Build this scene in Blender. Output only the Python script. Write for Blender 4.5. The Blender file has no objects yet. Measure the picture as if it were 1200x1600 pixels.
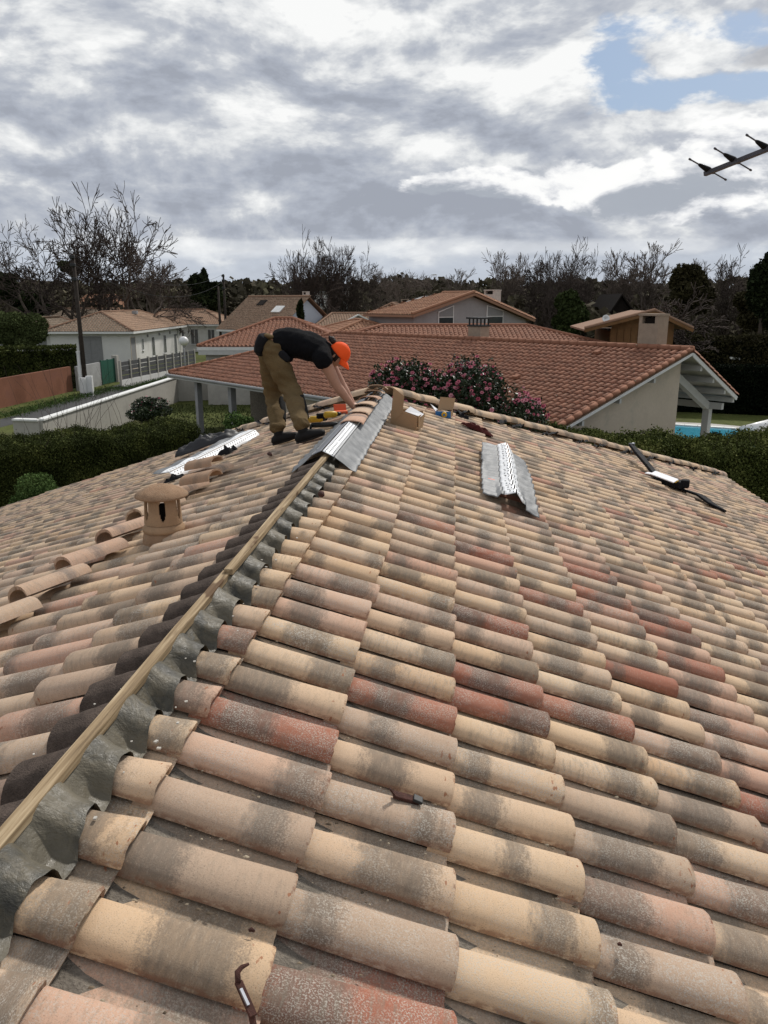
import bpy, math, random
import numpy as np
from mathutils import Vector, Matrix, noise as mnoise

C = bpy.context.scene.collection
S = bpy.context.scene
rad = math.radians
random.seed(7)
RNG = np.random.default_rng(11)

# ------------------------------------------------------------------ camera, world, sun, exposure
ZC = 6.2                                   # eye height above the gardens (standing on a low roof)
FPX, TH, PS = 1232.0, rad(14.9), rad(5.0)  # focal length in photo pixels, pitch down, yaw to the left
cd = bpy.data.cameras.new('camera'); cam = bpy.data.objects.new('camera', cd); C.objects.link(cam)
cam.location = (0, 0, ZC); cam.rotation_euler = (rad(90) - TH, 0, PS)
cd.sensor_fit = 'VERTICAL'; cd.sensor_height = 32.0; cd.lens = 32.0 * FPX / 1600.0
cd.clip_start = 0.05; cd.clip_end = 6000
S.camera = cam


FWD = Vector((-math.sin(PS) * math.cos(TH), math.cos(PS) * math.cos(TH), -math.sin(TH)))
RGT = Vector((math.cos(PS), math.sin(PS), 0)); UPV = RGT.cross(FWD)
FH = Vector((-math.sin(PS), math.cos(PS), 0))
EYE = Vector((0, 0, ZC))
def ray(x, y): return (FWD * FPX + RGT * (x - 600) + UPV * (800 - y)).normalized()
def at_z(x, y, z):                         # survey helpers: sight line cut with a level, a distance or a roof plane
    d = ray(x, y); return EYE + d * ((z - ZC) / d.z)
def at_d(x, y, D):
    d = ray(x, y); return EYE + d * (D / d.dot(FH))
def at_Y(x, y, Y):
    d = ray(x, y); return EYE + d * (Y / d.y)
def at_plane(x, y, a, c):
    d = ray(x, y); return EYE + d * ((c - ZC) / (d.z - a * d.x))
def seen(p):                               # photo pixel and depth of a point, for choosing which pieces get full detail
    d = Vector(p) - EYE; z = d.dot(FWD)
    if z < 0.2: return (1e6, 1e6, 1e6)
    return (600 + FPX * d.dot(RGT) / z, 800 - FPX * d.dot(UPV) / z, z)

class NT:
    """tiny node-graph writer"""
    def __init__(s, tree): s.t = tree; s.n = tree.nodes; s.l = tree.links
    def node(s, kind, **kw):
        n = s.n.new(kind)
        for k, v in kw.items():
            if k in n.inputs.keys() if hasattr(n.inputs, 'keys') else False: s.put(n.inputs[k], v)
            else: setattr(n, k, v)
        return n
    def put(s, sock, v):
        if isinstance(v, bpy.types.NodeSocket): s.l.new(v, sock)
        else: sock.default_value = v
    def m(s, op, a, b=0.0, c=0.0, clamp=False):
        n = s.n.new('ShaderNodeMath'); n.operation = op; n.use_clamp = clamp
        s.put(n.inputs[0], a); s.put(n.inputs[1], b)
        if len(n.inputs) > 2: s.put(n.inputs[2], c)
        return n.outputs[0]
    def ss(s, v, a, b):                    # smoothstep a..b
        n = s.n.new('ShaderNodeMapRange'); n.interpolation_type = 'SMOOTHSTEP'
        s.put(n.inputs['Value'], v); s.put(n.inputs['From Min'], a); s.put(n.inputs['From Max'], b)
        return n.outputs[0]
    def mix(s, f, a, b, mode='MIX'):
        n = s.n.new('ShaderNodeMix'); n.data_type = 'RGBA'; n.blend_type = mode
        s.put(n.inputs[0], f)
        for sock, v in ((n.inputs[6], a), (n.inputs[7], b)):
            if isinstance(v, tuple): v = v + (1,) if len(v) == 3 else v
            s.put(sock, v)
        return n.outputs[2]
    def noise(s, vec, scale, detail=3, rough=0.55, dist=0.0, dim='3D'):
        n = s.n.new('ShaderNodeTexNoise'); n.noise_dimensions = dim
        if vec is not None: s.l.new(vec, n.inputs['Vector'])
        n.inputs['Scale'].default_value = scale; n.inputs['Detail'].default_value = detail
        n.inputs['Roughness'].default_value = rough; n.inputs['Distortion'].default_value = dist
        return n.outputs['Fac']
    def ramp(s, f, stops, interp='LINEAR'):
        n = s.n.new('ShaderNodeValToRGB'); n.color_ramp.interpolation = interp
        e = n.color_ramp.elements
        while len(e) < len(stops): e.new(0.5)
        for i, (p, c) in enumerate(stops): e[i].position = p; e[i].color = (*c, 1)
        s.l.new(f, n.inputs[0]); return n.outputs[0]
    def comb(s, x, y, z):
        n = s.n.new('ShaderNodeCombineXYZ'); s.put(n.inputs[0], x); s.put(n.inputs[1], y); s.put(n.inputs[2], z); return n.outputs[0]
    def sep(s, v):
        n = s.n.new('ShaderNodeSeparateXYZ'); s.l.new(v, n.inputs[0]); return n.outputs
    def vm(s, op, a, b=(0, 0, 0), sc=1.0):
        n = s.n.new('ShaderNodeVectorMath'); n.operation = op
        s.put(n.inputs[0], a); s.put(n.inputs[1], b)
        if op == 'SCALE': s.put(n.inputs[3], sc)
        return n.outputs[0]
    def bump(s, h, strength=0.3, dist=0.01):
        n = s.n.new('ShaderNodeBump'); n.inputs['Strength'].default_value = strength
        n.inputs['Distance'].default_value = dist; s.l.new(h, n.inputs['Height']); return n.outputs[0]

# world: hazy physical sky with broken stratocumulus laid on it by direction
W = bpy.data.worlds.new('World'); S.world = W; W.use_nodes = True
W.node_tree.nodes.clear(); g = NT(W.node_tree)
SUN_EL, SUN_AZ = rad(44), rad(24)          # azimuth clockwise from +Y
out = g.node('ShaderNodeOutputWorld'); bg = g.node('ShaderNodeBackground')
sky = g.node('ShaderNodeTexSky', sky_type='NISHITA'); sky.sun_disc = False
sky.sun_elevation = SUN_EL; sky.sun_rotation = SUN_AZ; sky.air_density = 1.0; sky.dust_density = 1.5
tc = g.node('ShaderNodeTexCoord'); dirv = g.vm('NORMALIZE', tc.outputs['Generated'])
dx, dy, dz = g.sep(dirv)
az = g.m('ARCTAN2', dx, dy); el = g.m('ARCSINE', dz)
azd = g.m('MULTIPLY', az, 57.2958); eld = g.m('MULTIPLY', el, 57.2958)
def fb(scale, det, rough, off=(0, 0, 0), dist=0.0, stretch=(1, 1, 2.3)):
    return g.noise(g.vm('ADD', g.vm('MULTIPLY', dirv, stretch), off), scale, det, rough, dist)
n_a = fb(3.1, 7, 0.58, (0.7, 0.2, 0.0), 0.5)                       # big billows
n_b = fb(8.5, 6, 0.58, (3.1, 0.0, 0.0), 0.3)                       # broken detail
n_c = fb(5.2, 5, 0.55, (0.0, 5.0, 1.0), 0.3, (1, 1, 3.4))          # layered streaks
n_p = fb(19.0, 5, 0.55, (1.3, 2.0, 0.0), 0.2)                        # small puffs
D_UP = (0.004, 0.006, 0.050)                                        # a step toward the light, for lit edges
def relief(scale, det, rough, off, dist=0.0, stretch=(1, 1, 2.3)):
    p = fb(scale, det, rough, off, dist, stretch); q = fb(scale, det, rough, tuple(a + b for a, b in zip(off, D_UP)), dist, stretch)
    return g.m('SUBTRACT', p, q)
rel = g.m('ADD', g.m('MULTIPLY', relief(3.1, 7, 0.58, (0.7, 0.2, 0.0), 0.5), 1.0), g.m('MULTIPLY', relief(8.5, 6, 0.58, (3.1, 0.0, 0.0), 0.3), 0.55))
def bell(a0, e0, ra, re):                                           # smooth bump round azimuth a0, elevation e0 (degrees)
    u = g.m('DIVIDE', g.m('SUBTRACT', azd, a0), ra); v = g.m('DIVIDE', g.m('SUBTRACT', eld, e0), re)
    return g.m('EXPONENT', g.m('MULTIPLY', g.m('ADD', g.m('MULTIPLY', u, u), g.m('MULTIPLY', v, v)), -1.0))
def total(items):
    s_ = None
    for w_, *b in items:
        x = g.m('MULTIPLY', bell(*b), w_); s_ = x if s_ is None else g.m('ADD', s_, x)
    return s_
t0 = g.m('ADD', g.m('MULTIPLY', g.m('SUBTRACT', n_a, 0.5), 1.7), g.m('ADD', g.m('MULTIPLY', g.m('SUBTRACT', n_b, 0.5), 0.80), g.m('MULTIPLY', g.m('SUBTRACT', n_c, 0.5), 1.3)))
where = total([(0.30, -9, 17.5, 9, 2.6), (0.30, 2, 15, 12, 2.2), (0.22, -25, 12, 6, 4), (-0.42, -13, 8.2, 9, 2.6), (-0.25, 4, 5.6, 9, 1.6), (0.16, -12, 11.5, 5, 1.0),
               (0.30, 9, 14.8, 5, 2.0), (-0.16, -20, 14.2, 5, 1.3), (-0.12, -2, 15.6, 4, 0.8), (0.30, 8, 10.2, 6.5, 1.1), (0.20, 0, 9.3, 3, 1.0)])
hi = g.m('MULTIPLY', g.ss(eld, 3.0, 17.0), 0.30)
tone = g.m('ADD', g.m('ADD', t0, where), g.m('ADD', g.m('MULTIPLY', rel, 3.8), g.m('ADD', hi, 0.37)))
cloud = g.ramp(g.m('MULTIPLY', tone, 0.76), [(0.0, (0.315, 0.340, 0.395)), (0.24, (0.380, 0.410, 0.472)), (0.50, (0.480, 0.505, 0.550)), (0.72, (0.66, 0.675, 0.69)), (1.0, (0.84, 0.845, 0.84))])
bandm = g.ss(g.m('ADD', eld, g.m('MULTIPLY', g.m('SUBTRACT', n_c, 0.5), 7.0)), 4.6, 2.8)
cloud = g.mix(g.m('MULTIPLY', bandm, 0.55), cloud, (0.56, 0.61, 0.68))
glow = g.ss(g.m('ADD', total([(1.0, -8, 3.6, 16, 0.75), (0.9, -24, 3.2, 6, 0.8), (0.8, 12, 3.5, 6, .6)]), g.m('MULTIPLY', g.m('SUBTRACT', n_c, 0.5), 2.2)), 0.45, 0.95)
cloud = g.mix(g.m('MULTIPLY', glow, 0.42), cloud, (0.78, 0.80, 0.82))
# a row of sunlit cumulus in the middle distance on the right
dens = g.m('ADD', total([(1.05, -2.0, 7.5, 2.3, 0.9), (1.15, 2.2, 7.6, 2.6, 1.1), (1.15, 6.8, 8.1, 3.2, 1.5), (1.10, 12.5, 6.6, 4.2, 1.7), (1.15, 19.5, 8.4, 6.0, 2.8)]),
           0.0)
dens = g.m('ADD', dens, g.m('MULTIPLY', g.m('MINIMUM', g.m('MULTIPLY', dens, 2.2), 1.0), g.m('ADD', g.m('MULTIPLY', g.m('SUBTRACT', n_b, 0.5), 2.9), g.m('MULTIPLY', g.m('SUBTRACT', n_p, 0.5), 1.5))))
hm = g.ss(dens, 0.44, 0.70)
hsh = g.m('ADD', g.m('ADD', 0.52, g.m('MULTIPLY', relief(8.5, 6, 0.58, (3.1, 0.0, 0.0), 0.3), 6.0)), g.m('MULTIPLY', g.m('SUBTRACT', eld, g.m('SUBTRACT', 7.7, g.m('MULTIPLY', azd, 0.03))), 0.17))
hcol = g.ramp(g.m('MULTIPLY', hsh, 0.8), [(0.08, (0.36, 0.39, 0.44)), (0.36, (0.50, 0.52, 0.56)), (0.62, (0.72, 0.73, 0.75)), (0.95, (0.90, 0.90, 0.89))])
cloud = g.mix(g.m('MULTIPLY', hm, 0.92), cloud, hcol)
# breaks of blue, upper right, and more overhead
gapf = total([(0.75, 11.0, 16.2, 3.5, 1.2), (1.1, 13.2, 12.4, 6.5, 1.5), (0.9, 17.0, 15.6, 4.0, 1.3), (0.7, 9.0, 14.3, 2.5, 1.0), (0.8, 19.5, 12.2, 3, 1.0)])
gapf = g.m('ADD', gapf, g.m('MULTIPLY', g.m('MINIMUM', g.m('MULTIPLY', gapf, 2.0), 1.0), g.m('ADD', g.m('MULTIPLY', g.m('SUBTRACT', 0.5, n_b), 2.8), g.m('MULTIPLY', g.m('SUBTRACT', 0.5, n_a), 1.6))))
hole = g.m('MAXIMUM', g.ss(gapf, 0.55, 0.95), g.m('MULTIPLY', g.ss(n_a, 0.42, 0.34), g.ss(eld, 20.0, 30.0)))
dark = g.m('MULTIPLY', g.ss(g.m('ADD', total([(1.0, 19.5, 14.0, 3.6, 1.0)]), g.m('MULTIPLY', g.m('SUBTRACT', n_b, 0.5), 1.6)), 0.40, 0.75), 0.75)
skyc = g.vm('SCALE', sky.outputs[0], sc=0.085)
final = g.mix(dark, g.mix(hole, cloud, g.mix(0.6, skyc, (0.17, 0.29, 0.47))), (0.36, 0.37, 0.40))
g.l.new(final, bg.inputs['Color']); bg.inputs['Strength'].default_value = 1.0
g.l.new(bg.outputs[0], out.inputs[0])

sl = bpy.data.lights.new('sun', 'SUN'); sun = bpy.data.objects.new('sun', sl); C.objects.link(sun)
sl.energy = 2.7; sl.angle = rad(6); sl.color = (1.0, 0.955, 0.885)
sd = Vector((math.sin(SUN_AZ) * math.cos(SUN_EL), math.cos(SUN_AZ) * math.cos(SUN_EL), math.sin(SUN_EL)))
sun.rotation_euler = sd.to_track_quat('Z', 'Y').to_euler(); sun.location = (0, 0, 40)
vs = S.view_settings; vs.view_transform = 'Standard'; vs.look = 'None'; vs.exposure = 0.18; vs.gamma = 1.0; vs.use_curve_mapping = False
S.cycles.use_denoising = True
S.cycles.max_bounces = 4; S.cycles.diffuse_bounces = 2; S.cycles.glossy_bounces = 2; S.cycles.transmission_bounces = 3

# ------------------------------------------------------------------ materials
def new_mat(name, rough=0.8, spec=0.3):
    m = bpy.data.materials.new(name); m.use_nodes = True; t = NT(m.node_tree)
    p = m.node_tree.nodes['Principled BSDF']; p.inputs['Roughness'].default_value = rough
    p.inputs['Specular IOR Level'].default_value = spec
    return m, t, p
def mat(name, col, rough=0.8, spec=0.3, var=0.25, scale=6.0, bump=0.0, metal=0.0, fine=None, dirt=None):
    """plain surface with two scales of uneven tone"""
    m, t, p = new_mat(name, rough, spec); p.inputs['Metallic'].default_value = metal
    tcn = t.node('ShaderNodeTexCoord').outputs['Object']
    n1 = t.noise(tcn, scale, 4, 0.6); n2 = t.noise(tcn, scale * 9, 3, 0.6)
    f = t.m('ADD', t.m('MULTIPLY', n1, 0.65), t.m('MULTIPLY', n2, 0.35))
    lo = tuple(c * (1 - var) for c in col); hi = tuple(min(1, c * (1 + var)) for c in col)
    c = t.ramp(f, [(0.32, lo), (0.68, hi)])
    if dirt: c = t.mix(t.m('MULTIPLY', t.ss(t.noise(tcn, scale * 0.5, 6, 0.7), 0.5, 0.68), 0.6), c, dirt)
    t.l.new(c, p.inputs['Base Color'])
    if bump: t.l.new(t.bump(n2, bump, 0.02), p.inputs['Normal'])
    return m
def leafmat(name, stops, rough=0.9, trans=0.25):
    m, t, p = new_mat(name, rough, 0.25 if rough < 0.6 else 0.04)
    a = t.node('ShaderNodeAttribute', attribute_name='tint').outputs['Fac']
    c = t.ramp(a, stops); t.l.new(c, p.inputs['Base Color'])
    return m
def tilemat(name, base_stops, smoke, lichen, speck=1.0, bandw=1.0):
    """fired clay: per-tile body colour, a smoked patch along its length, run streaks, lichen specks"""
    m, t, p = new_mat(name, 0.88, 0.18)
    at = t.node('ShaderNodeAttribute', attribute_name='tint').outputs['Color']
    oi = t.node('ShaderNodeObjectInfo').outputs['Color']
    tv = t.vm('ADD', at, oi); r1, r2, r3 = t.sep(tv)
    uv = t.node('ShaderNodeUVMap').outputs[0]; u, v, _ = t.sep(uv)
    off = t.comb(t.m('MULTIPLY', r2, 3.7), t.m('MULTIPLY', r3, 5.3), t.m('MULTIPLY', r1, 9.1))
    q = t.vm('ADD', uv, off)
    base = t.ramp(r1, base_stops, 'LINEAR')
    soft = t.noise(q, 7, 4, 0.6)
    base = t.mix(t.m('MULTIPLY', soft, 0.45), base, t.mix(0.5, base, (0.60, 0.50, 0.40)))
    run = t.noise(t.vm('MULTIPLY', q, (80, 15, 30)), 1.0, 3, 0.6)
    runs = t.noise(t.vm('MULTIPLY', q, (230, 60, 30)), 1.0, 2, 0.6)
    grit = t.noise(q, 210, 3, 0.75)
    # smoked patch
    cen = t.m('ADD', 0.10, t.m('MULTIPLY', t.m('FRACT', t.m('MULTIPLY', r2, 7.31)), 0.36))
    half = t.m('MULTIPLY', t.m('ADD', 0.020, t.m('MULTIPLY', t.m('FRACT', t.m('MULTIPLY', r3, 5.17)), 0.085)), bandw)
    wob = t.m('MULTIPLY', t.m('SUBTRACT', t.noise(t.vm('MULTIPLY', q, (40, 16, 1)), 1.0, 4, 0.7), 0.5), 0.13)
    wob = t.m('ADD', wob, t.m('MULTIPLY', t.m('SUBTRACT', grit, 0.5), 0.11))
    dist = t.m('ABSOLUTE', t.m('ADD', t.m('SUBTRACT', u, cen), wob))
    bandm = t.ss(t.m('SUBTRACT', dist, half), 0.045, -0.02)
    bandm = t.m('MULTIPLY', bandm, t.m('ADD', 0.55, t.m('MULTIPLY', run, 0.55)), clamp=True)
    c = t.mix(t.m('MULTIPLY', bandm, 0.86), base, smoke)
    # overall grime and vertical runs
    c = t.mix(t.m('MULTIPLY', t.m('MULTIPLY', t.ss(run, 0.46, 0.70), t.m('FRACT', t.m('MULTIPLY', r3, 3.7))), 0.55), c, (0.23, 0.19, 0.145))
    c = t.mix(t.m('MULTIPLY', t.ss(runs, 0.52, 0.78), 0.20), c, (0.62, 0.53, 0.42))
    # lichen / efflorescence specks
    patch = t.ss(t.noise(q, 11, 3, 0.6), 0.34, 0.56)
    amt = t.m('MULTIPLY', patch, t.m('FRACT', t.m('MULTIPLY', t.m('ADD', r1, r2), 11.3)))
    sp = t.m('MULTIPLY', t.ss(grit, 0.51, 0.58), amt)
    c = t.mix(t.m('MULTIPLY', sp, 0.85 * speck), c, lichen)
    pand = t.m('MULTIPLY', t.ss(v, 0.26, 0.30), 0.36)
    g2 = t.noise(q, 120, 5, 0.85)
    c = t.mix(t.m('MULTIPLY', pand, t.ss(g2, 0.47, 0.53)), c, (0.22, 0.195, 0.16))
    c = t.mix(t.m('MULTIPLY', pand, t.ss(t.noise(q, 170, 4, 0.85), 0.54, 0.58)), c, (0.50, 0.44, 0.36))
    dk = t.m('MULTIPLY', t.ss(t.noise(q, 330, 2, 0.8), 0.58, 0.66), 0.55)
    c = t.mix(dk, c, (0.13, 0.10, 0.08))
    chip = t.m('MULTIPLY', t.ss(u, 0.398, 0.425), t.ss(t.noise(t.vm('MULTIPLY', q, (75, 28, 20)), 1.0, 2, 0.5), 0.665, 0.70))
    c = t.mix(t.m('MULTIPLY', chip, 0.8), c, (0.30, 0.12, 0.06))
    # bare red clay where the slip has worn off the rim
    rim = t.m('MULTIPLY', t.ss(u, 0.452, 0.459), t.ss(t.noise(q, 30, 3, 0.7), 0.50, 0.62))
    side = t.m('MULTIPLY', t.ss(v, 0.022, 0.006), t.ss(t.noise(t.vm('MULTIPLY', q, (30, 60, 1)), 1.0, 4, 0.7), 0.38, 0.55))
    rim = t.m('MAXIMUM', rim, side)
    c = t.mix(t.m('MULTIPLY', rim, 0.62), c, (0.19, 0.085, 0.05))
    t.l.new(c, p.inputs['Base Color'])
    hgt = t.m('ADD', t.m('MULTIPLY', grit, 0.5), t.m('ADD', t.m('MULTIPLY', run, 0.5), soft))
    t.l.new(t.bump(hgt, 0.45, 0.004), p.inputs['Normal'])
    return m
SAND = [(0.0, (0.53, 0.345, 0.20)), (0.22, (0.61, 0.435, 0.275)), (0.42, (0.55, 0.38, 0.25)), (0.60, (0.40, 0.285, 0.20)),
        (0.74, (0.54, 0.35, 0.245)), (0.87, (0.47, 0.25, 0.17)), (0.93, (0.34, 0.115, 0.062)), (1.0, (0.29, 0.085, 0.046))]
M = {}
M['tile'] = tilemat('aged_clay_tile', SAND, (0.125, 0.105, 0.085), (0.50, 0.46, 0.40))
M['redtile'] = tilemat('terracotta_tile', [(0, (0.215, 0.072, 0.038)), (0.5, (0.26, 0.09, 0.048)), (1, (0.315, 0.118, 0.064))], (0.15, 0.065, 0.042), (0.34, 0.20, 0.14), 0.25, 0.6)
M['browntile'] = tilemat('brown_clay_tile', [(0, (0.20, 0.12, 0.075)), (0.5, (0.26, 0.16, 0.10)), (1, (0.30, 0.20, 0.13))], (0.13, 0.09, 0.06), (0.33, 0.28, 0.22), 0.3, 0.7)
M['duntile'] = tilemat('dun_clay_tile', [(0, (0.27, 0.165, 0.105)), (0.5, (0.34, 0.20, 0.12)), (1, (0.37, 0.23, 0.15))], (0.20, 0.14, 0.10), (0.4, 0.33, 0.26), 0.3, 0.6)
M['greytile'] = tilemat('grey_brown_clay_tile', [(0, (0.15, 0.115, 0.08)), (0.5, (0.20, 0.15, 0.105)), (1, (0.25, 0.19, 0.135))], (0.12, 0.095, 0.07), (0.3, 0.27, 0.2), 0.3, 0.7)
M['pinktile'] = tilemat('new_ridge_tile', [(0, (0.50, 0.32, 0.21)), (0.5, (0.52, 0.37, 0.25)), (1, (0.50, 0.28, 0.19))], (0.17, 0.14, 0.125), (0.52, 0.48, 0.42), 0.5, 0.5)
M['deck'] = mat('old_mortar', (0.20, 0.175, 0.145), 0.95, 0.1, 0.4, 14, 0.6)
M['underside'] = mat('tile_underside_boards', (0.16, 0.11, 0.07), 0.9, 0.1, 0.3, 8)
M['render_cream'] = mat('cream_render', (0.52, 0.445, 0.355), 0.9, 0.15, 0.10, 1.5, 0.2, dirt=(0.36, 0.33, 0.27))
M['render_white'] = mat('white_render', (0.66, 0.65, 0.62), 0.9, 0.15, 0.07, 1.2, 0.15, dirt=(0.5, 0.49, 0.45))
M['render_grey'] = mat('grey_render', (0.30, 0.29, 0.29), 0.9, 0.15, 0.10, 1.2, 0.15)
M['render_blue'] = mat('pale_blue_render', (0.50, 0.54, 0.60), 0.9, 0.15, 0.07, 1.2, 0.15)
M['gardenwall'] = mat('weathered_grey_render', (0.40, 0.38, 0.34), 0.95, 0.1, 0.16, 0.7, 0.3, dirt=(0.27, 0.26, 0.23))
M['concrete'] = mat('stained_concrete', (0.36, 0.36, 0.35), 0.9, 0.15, 0.22, 1.6, 0.3, dirt=(0.2, 0.2, 0.2))
M['orangewall'] = mat('rust_red_render', (0.22, 0.098, 0.062), 0.9, 0.1, 0.20, 1.0, 0.2, dirt=(0.17, 0.08, 0.06))
M['white'] = mat('white_paint', (0.68, 0.68, 0.66), 0.6, 0.3, 0.07, 3, dirt=(0.5, 0.5, 0.47))
M['whitewood'] = mat('grey_white_painted_timber', (0.50, 0.50, 0.48), 0.7, 0.2, 0.10, 3)
M['greywood'] = mat('grey_post', (0.30, 0.30, 0.30), 0.8, 0.2, 0.14, 3)
M['coping'] = mat('white_coping', (0.72, 0.72, 0.70), 0.8, 0.2, 0.10, 2, dirt=(0.45, 0.45, 0.42))
M['green'] = mat('green_painted_gate', (0.022, 0.095, 0.062), 0.5, 0.3, 0.12, 4)
M['glass'] = mat('window_glass', (0.03, 0.035, 0.04), 0.12, 0.6, 0.2, 2)
M['shutter'] = mat('grey_shutter', (0.22, 0.22, 0.22), 0.6, 0.3, 0.1, 4)
M['brick'] = mat('buff_chimney_brick', (0.33, 0.26, 0.20), 0.9, 0.15, 0.15, 5, 0.3)
M['chimwhite'] = mat('whitewashed_brick', (0.52, 0.47, 0.42), 0.9, 0.15, 0.18, 5, 0.3)
M['blackmetal'] = mat('black_metal', (0.018, 0.018, 0.018), 0.5, 0.4, 0.2, 8)
M['timber'] = mat('stained_timber_wall', (0.17, 0.085, 0.035), 0.8, 0.2, 0.2, 4)
M['darktimber'] = mat('black_stained_timber', (0.018, 0.014, 0.012), 0.85, 0.1, 0.2, 4)
M['pole'] = mat('creosoted_pole', (0.045, 0.036, 0.030), 0.85, 0.15, 0.3, 6)
M['asphalt'] = mat('asphalt', (0.058, 0.058, 0.058), 0.9, 0.2, 0.2, 3, 0.3)
M['paving'] = mat('pale_pool_paving', (0.42, 0.40, 0.37), 0.85, 0.2, 0.1, 2)
M['bark'] = mat('grey_bark', (0.085, 0.068, 0.055), 0.95, 0.1, 0.35, 3)
M['twig'] = mat('winter_twigs', (0.068, 0.053, 0.046), 0.95, 0.1, 0.3, 0.6)
M['palebark'] = mat('pale_winter_twigs', (0.135, 0.108, 0.092), 0.95, 0.1, 0.3, 0.6)
M['plastic'] = mat('white_plastic', (0.70, 0.70, 0.69), 0.4, 0.4, 0.05, 5)
M['alu'] = mat('antenna_aluminium', (0.085, 0.08, 0.095), 0.45, 0.5, 0.1, 20, metal=0.4)
def wood_mat():
    m, t, p = new_mat('weathered_batten_wood', 0.8, 0.2)
    o = t.node('ShaderNodeTexCoord').outputs['Object']
    gr = t.noise(t.vm('MULTIPLY', o, (60, 2.2, 60)), 1.0, 5, 0.65, 0.4)
    c = t.ramp(gr, [(0.3, (0.13, 0.09, 0.05)), (0.5, (0.30, 0.215, 0.125)), (0.68, (0.48, 0.375, 0.24))])
    kn = t.ss(t.noise(t.vm('MULTIPLY', o, (14, 5, 14)), 1.0, 2, 0.5), 0.60, 0.68)
    c = t.mix(t.m('MULTIPLY', kn, 0.85), c, (0.10, 0.055, 0.028))
    t.l.new(c, p.inputs['Base Color']); t.l.new(t.bump(gr, 0.5, 0.004), p.inputs['Normal']); return m
M['batten'] = wood_mat()
def membrane_mat():
    m, t, p = new_mat('old_bituminous_ridge_membrane', 0.45, 0.38)
    o = t.node('ShaderNodeTexCoord').outputs['Object']
    a = t.noise(o, 9, 5, 0.65, 0.6); b = t.noise(o, 34, 4, 0.7); d = t.noise(o, 5, 3, 0.5)
    c = t.ramp(a, [(0.30, (0.022, 0.021, 0.017)), (0.47, (0.052, 0.048, 0.036)), (0.60, (0.105, 0.088, 0.058)), (0.76, (0.075, 0.085, 0.088))])
    c = t.mix(t.m('MULTIPLY', t.ss(d, 0.44, 0.62), 0.65), c, (0.15, 0.13, 0.092))
    c = t.mix(t.m('MULTIPLY', t.ss(b, 0.68, 0.74), 0.6), c, (0.35, 0.32, 0.26))
    t.l.new(c, p.inputs['Base Color']); t.l.new(t.ramp(b, [(0.3, (0.36,) * 3), (0.7, (0.75,) * 3)]), p.inputs['Roughness'])
    t.l.new(t.bump(t.m('ADD', a, t.m('MULTIPLY', b, 0.4)), 0.7, 0.015), p.inputs['Normal']); return m
M['membrane'] = membrane_mat()
M['membrane_dark'] = mat('dark_brown_felt', (0.085, 0.064, 0.052), 0.8, 0.12, 0.45, 20, 0.5)
def foil_mat():
    m, t, p = new_mat('crinkled_lead_grey_flashing', 0.55, 0.35); p.inputs['Metallic'].default_value = 0.1
    o = t.node('ShaderNodeTexCoord').outputs['Object']
    w = t.noise(t.vm('MULTIPLY', o, (1, 60, 1)), 1.4, 3, 0.6); n = t.noise(o, 14, 4, 0.6)
    c = t.ramp(n, [(0.3, (0.13, 0.135, 0.14)), (0.7, (0.215, 0.22, 0.225))])
    t.l.new(c, p.inputs['Base Color']); t.l.new(t.bump(t.m('ADD', w, n), 0.5, 0.006), p.inputs['Normal']); return m
M['foil'] = foil_mat()
M['strip'] = mat('white_ventilation_strip', (0.84, 0.85, 0.86), 0.45, 0.5, 0.04, 10)
M['greystrip'] = mat('grey_strip_face', (0.16, 0.17, 0.19), 0.45, 0.4, 0.08, 10)
M['hole'] = mat('slot_shadow', (0.10, 0.10, 0.105), 0.8, 0.2, 0.1, 10)
M['card'] = mat('brown_cardboard', (0.36, 0.235, 0.135), 0.85, 0.15, 0.07, 5)
M['cardin'] = mat('cardboard_inner', (0.27, 0.185, 0.10), 0.85, 0.15, 0.07, 5)
M['black'] = mat('black_cloth', (0.010, 0.010, 0.012), 0.8, 0.15, 0.3, 12)
M['blackplastic'] = mat('black_plastic_sheet', (0.006, 0.006, 0.009), 0.5, 0.5, 0.3, 12)
M['skin'] = mat('skin', (0.42, 0.225, 0.155), 0.55, 0.35, 0.10, 16)
M['shirt'] = mat('black_tshirt', (0.0065, 0.0065, 0.008), 0.9, 0.1, 0.25, 20, 0.4)
M['trousers'] = mat('khaki_work_trousers', (0.135, 0.092, 0.045), 0.9, 0.1, 0.14, 7, 0.5)
M['kneepad'] = mat('black_knee_panel', (0.012, 0.012, 0.012), 0.85, 0.1, 0.2, 10)
M['shoe'] = mat('black_shoe', (0.010, 0.009, 0.009), 0.7, 0.2, 0.2, 10)
M['sole'] = mat('shoe_sole', (0.03, 0.028, 0.026), 0.8, 0.2, 0.2, 10)
M['cap'] = mat('fluorescent_orange_cap', (0.90, 0.10, 0.018), 0.7, 0.15, 0.06, 10)
M['hair'] = mat('dark_hair', (0.018, 0.010, 0.007), 0.6, 0.3, 0.3, 60)
M['yellow'] = mat('yellow_tool_plastic', (0.62, 0.38, 0.03), 0.45, 0.4, 0.08, 10)
M['orange'] = mat('orange_plastic', (0.72, 0.11, 0.03), 0.5, 0.4, 0.08, 10)
M['blue'] = mat('blue_packaging', (0.03, 0.16, 0.42), 0.5, 0.4, 0.15, 20)
M['lens'] = mat('dark_lens', (0.01, 0.01, 0.012), 0.08, 0.8, 0.1, 10)
M['maroon'] = mat('dark_red_cloth', (0.07, 0.018, 0.016), 0.9, 0.1, 0.3, 14)
M['paper'] = mat('white_paper', (0.76, 0.76, 0.78), 0.7, 0.2, 0.03, 10)
M['rust'] = mat('rusty_iron', (0.075, 0.030, 0.022), 0.8, 0.3, 0.45, 60, 0.5)
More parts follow.
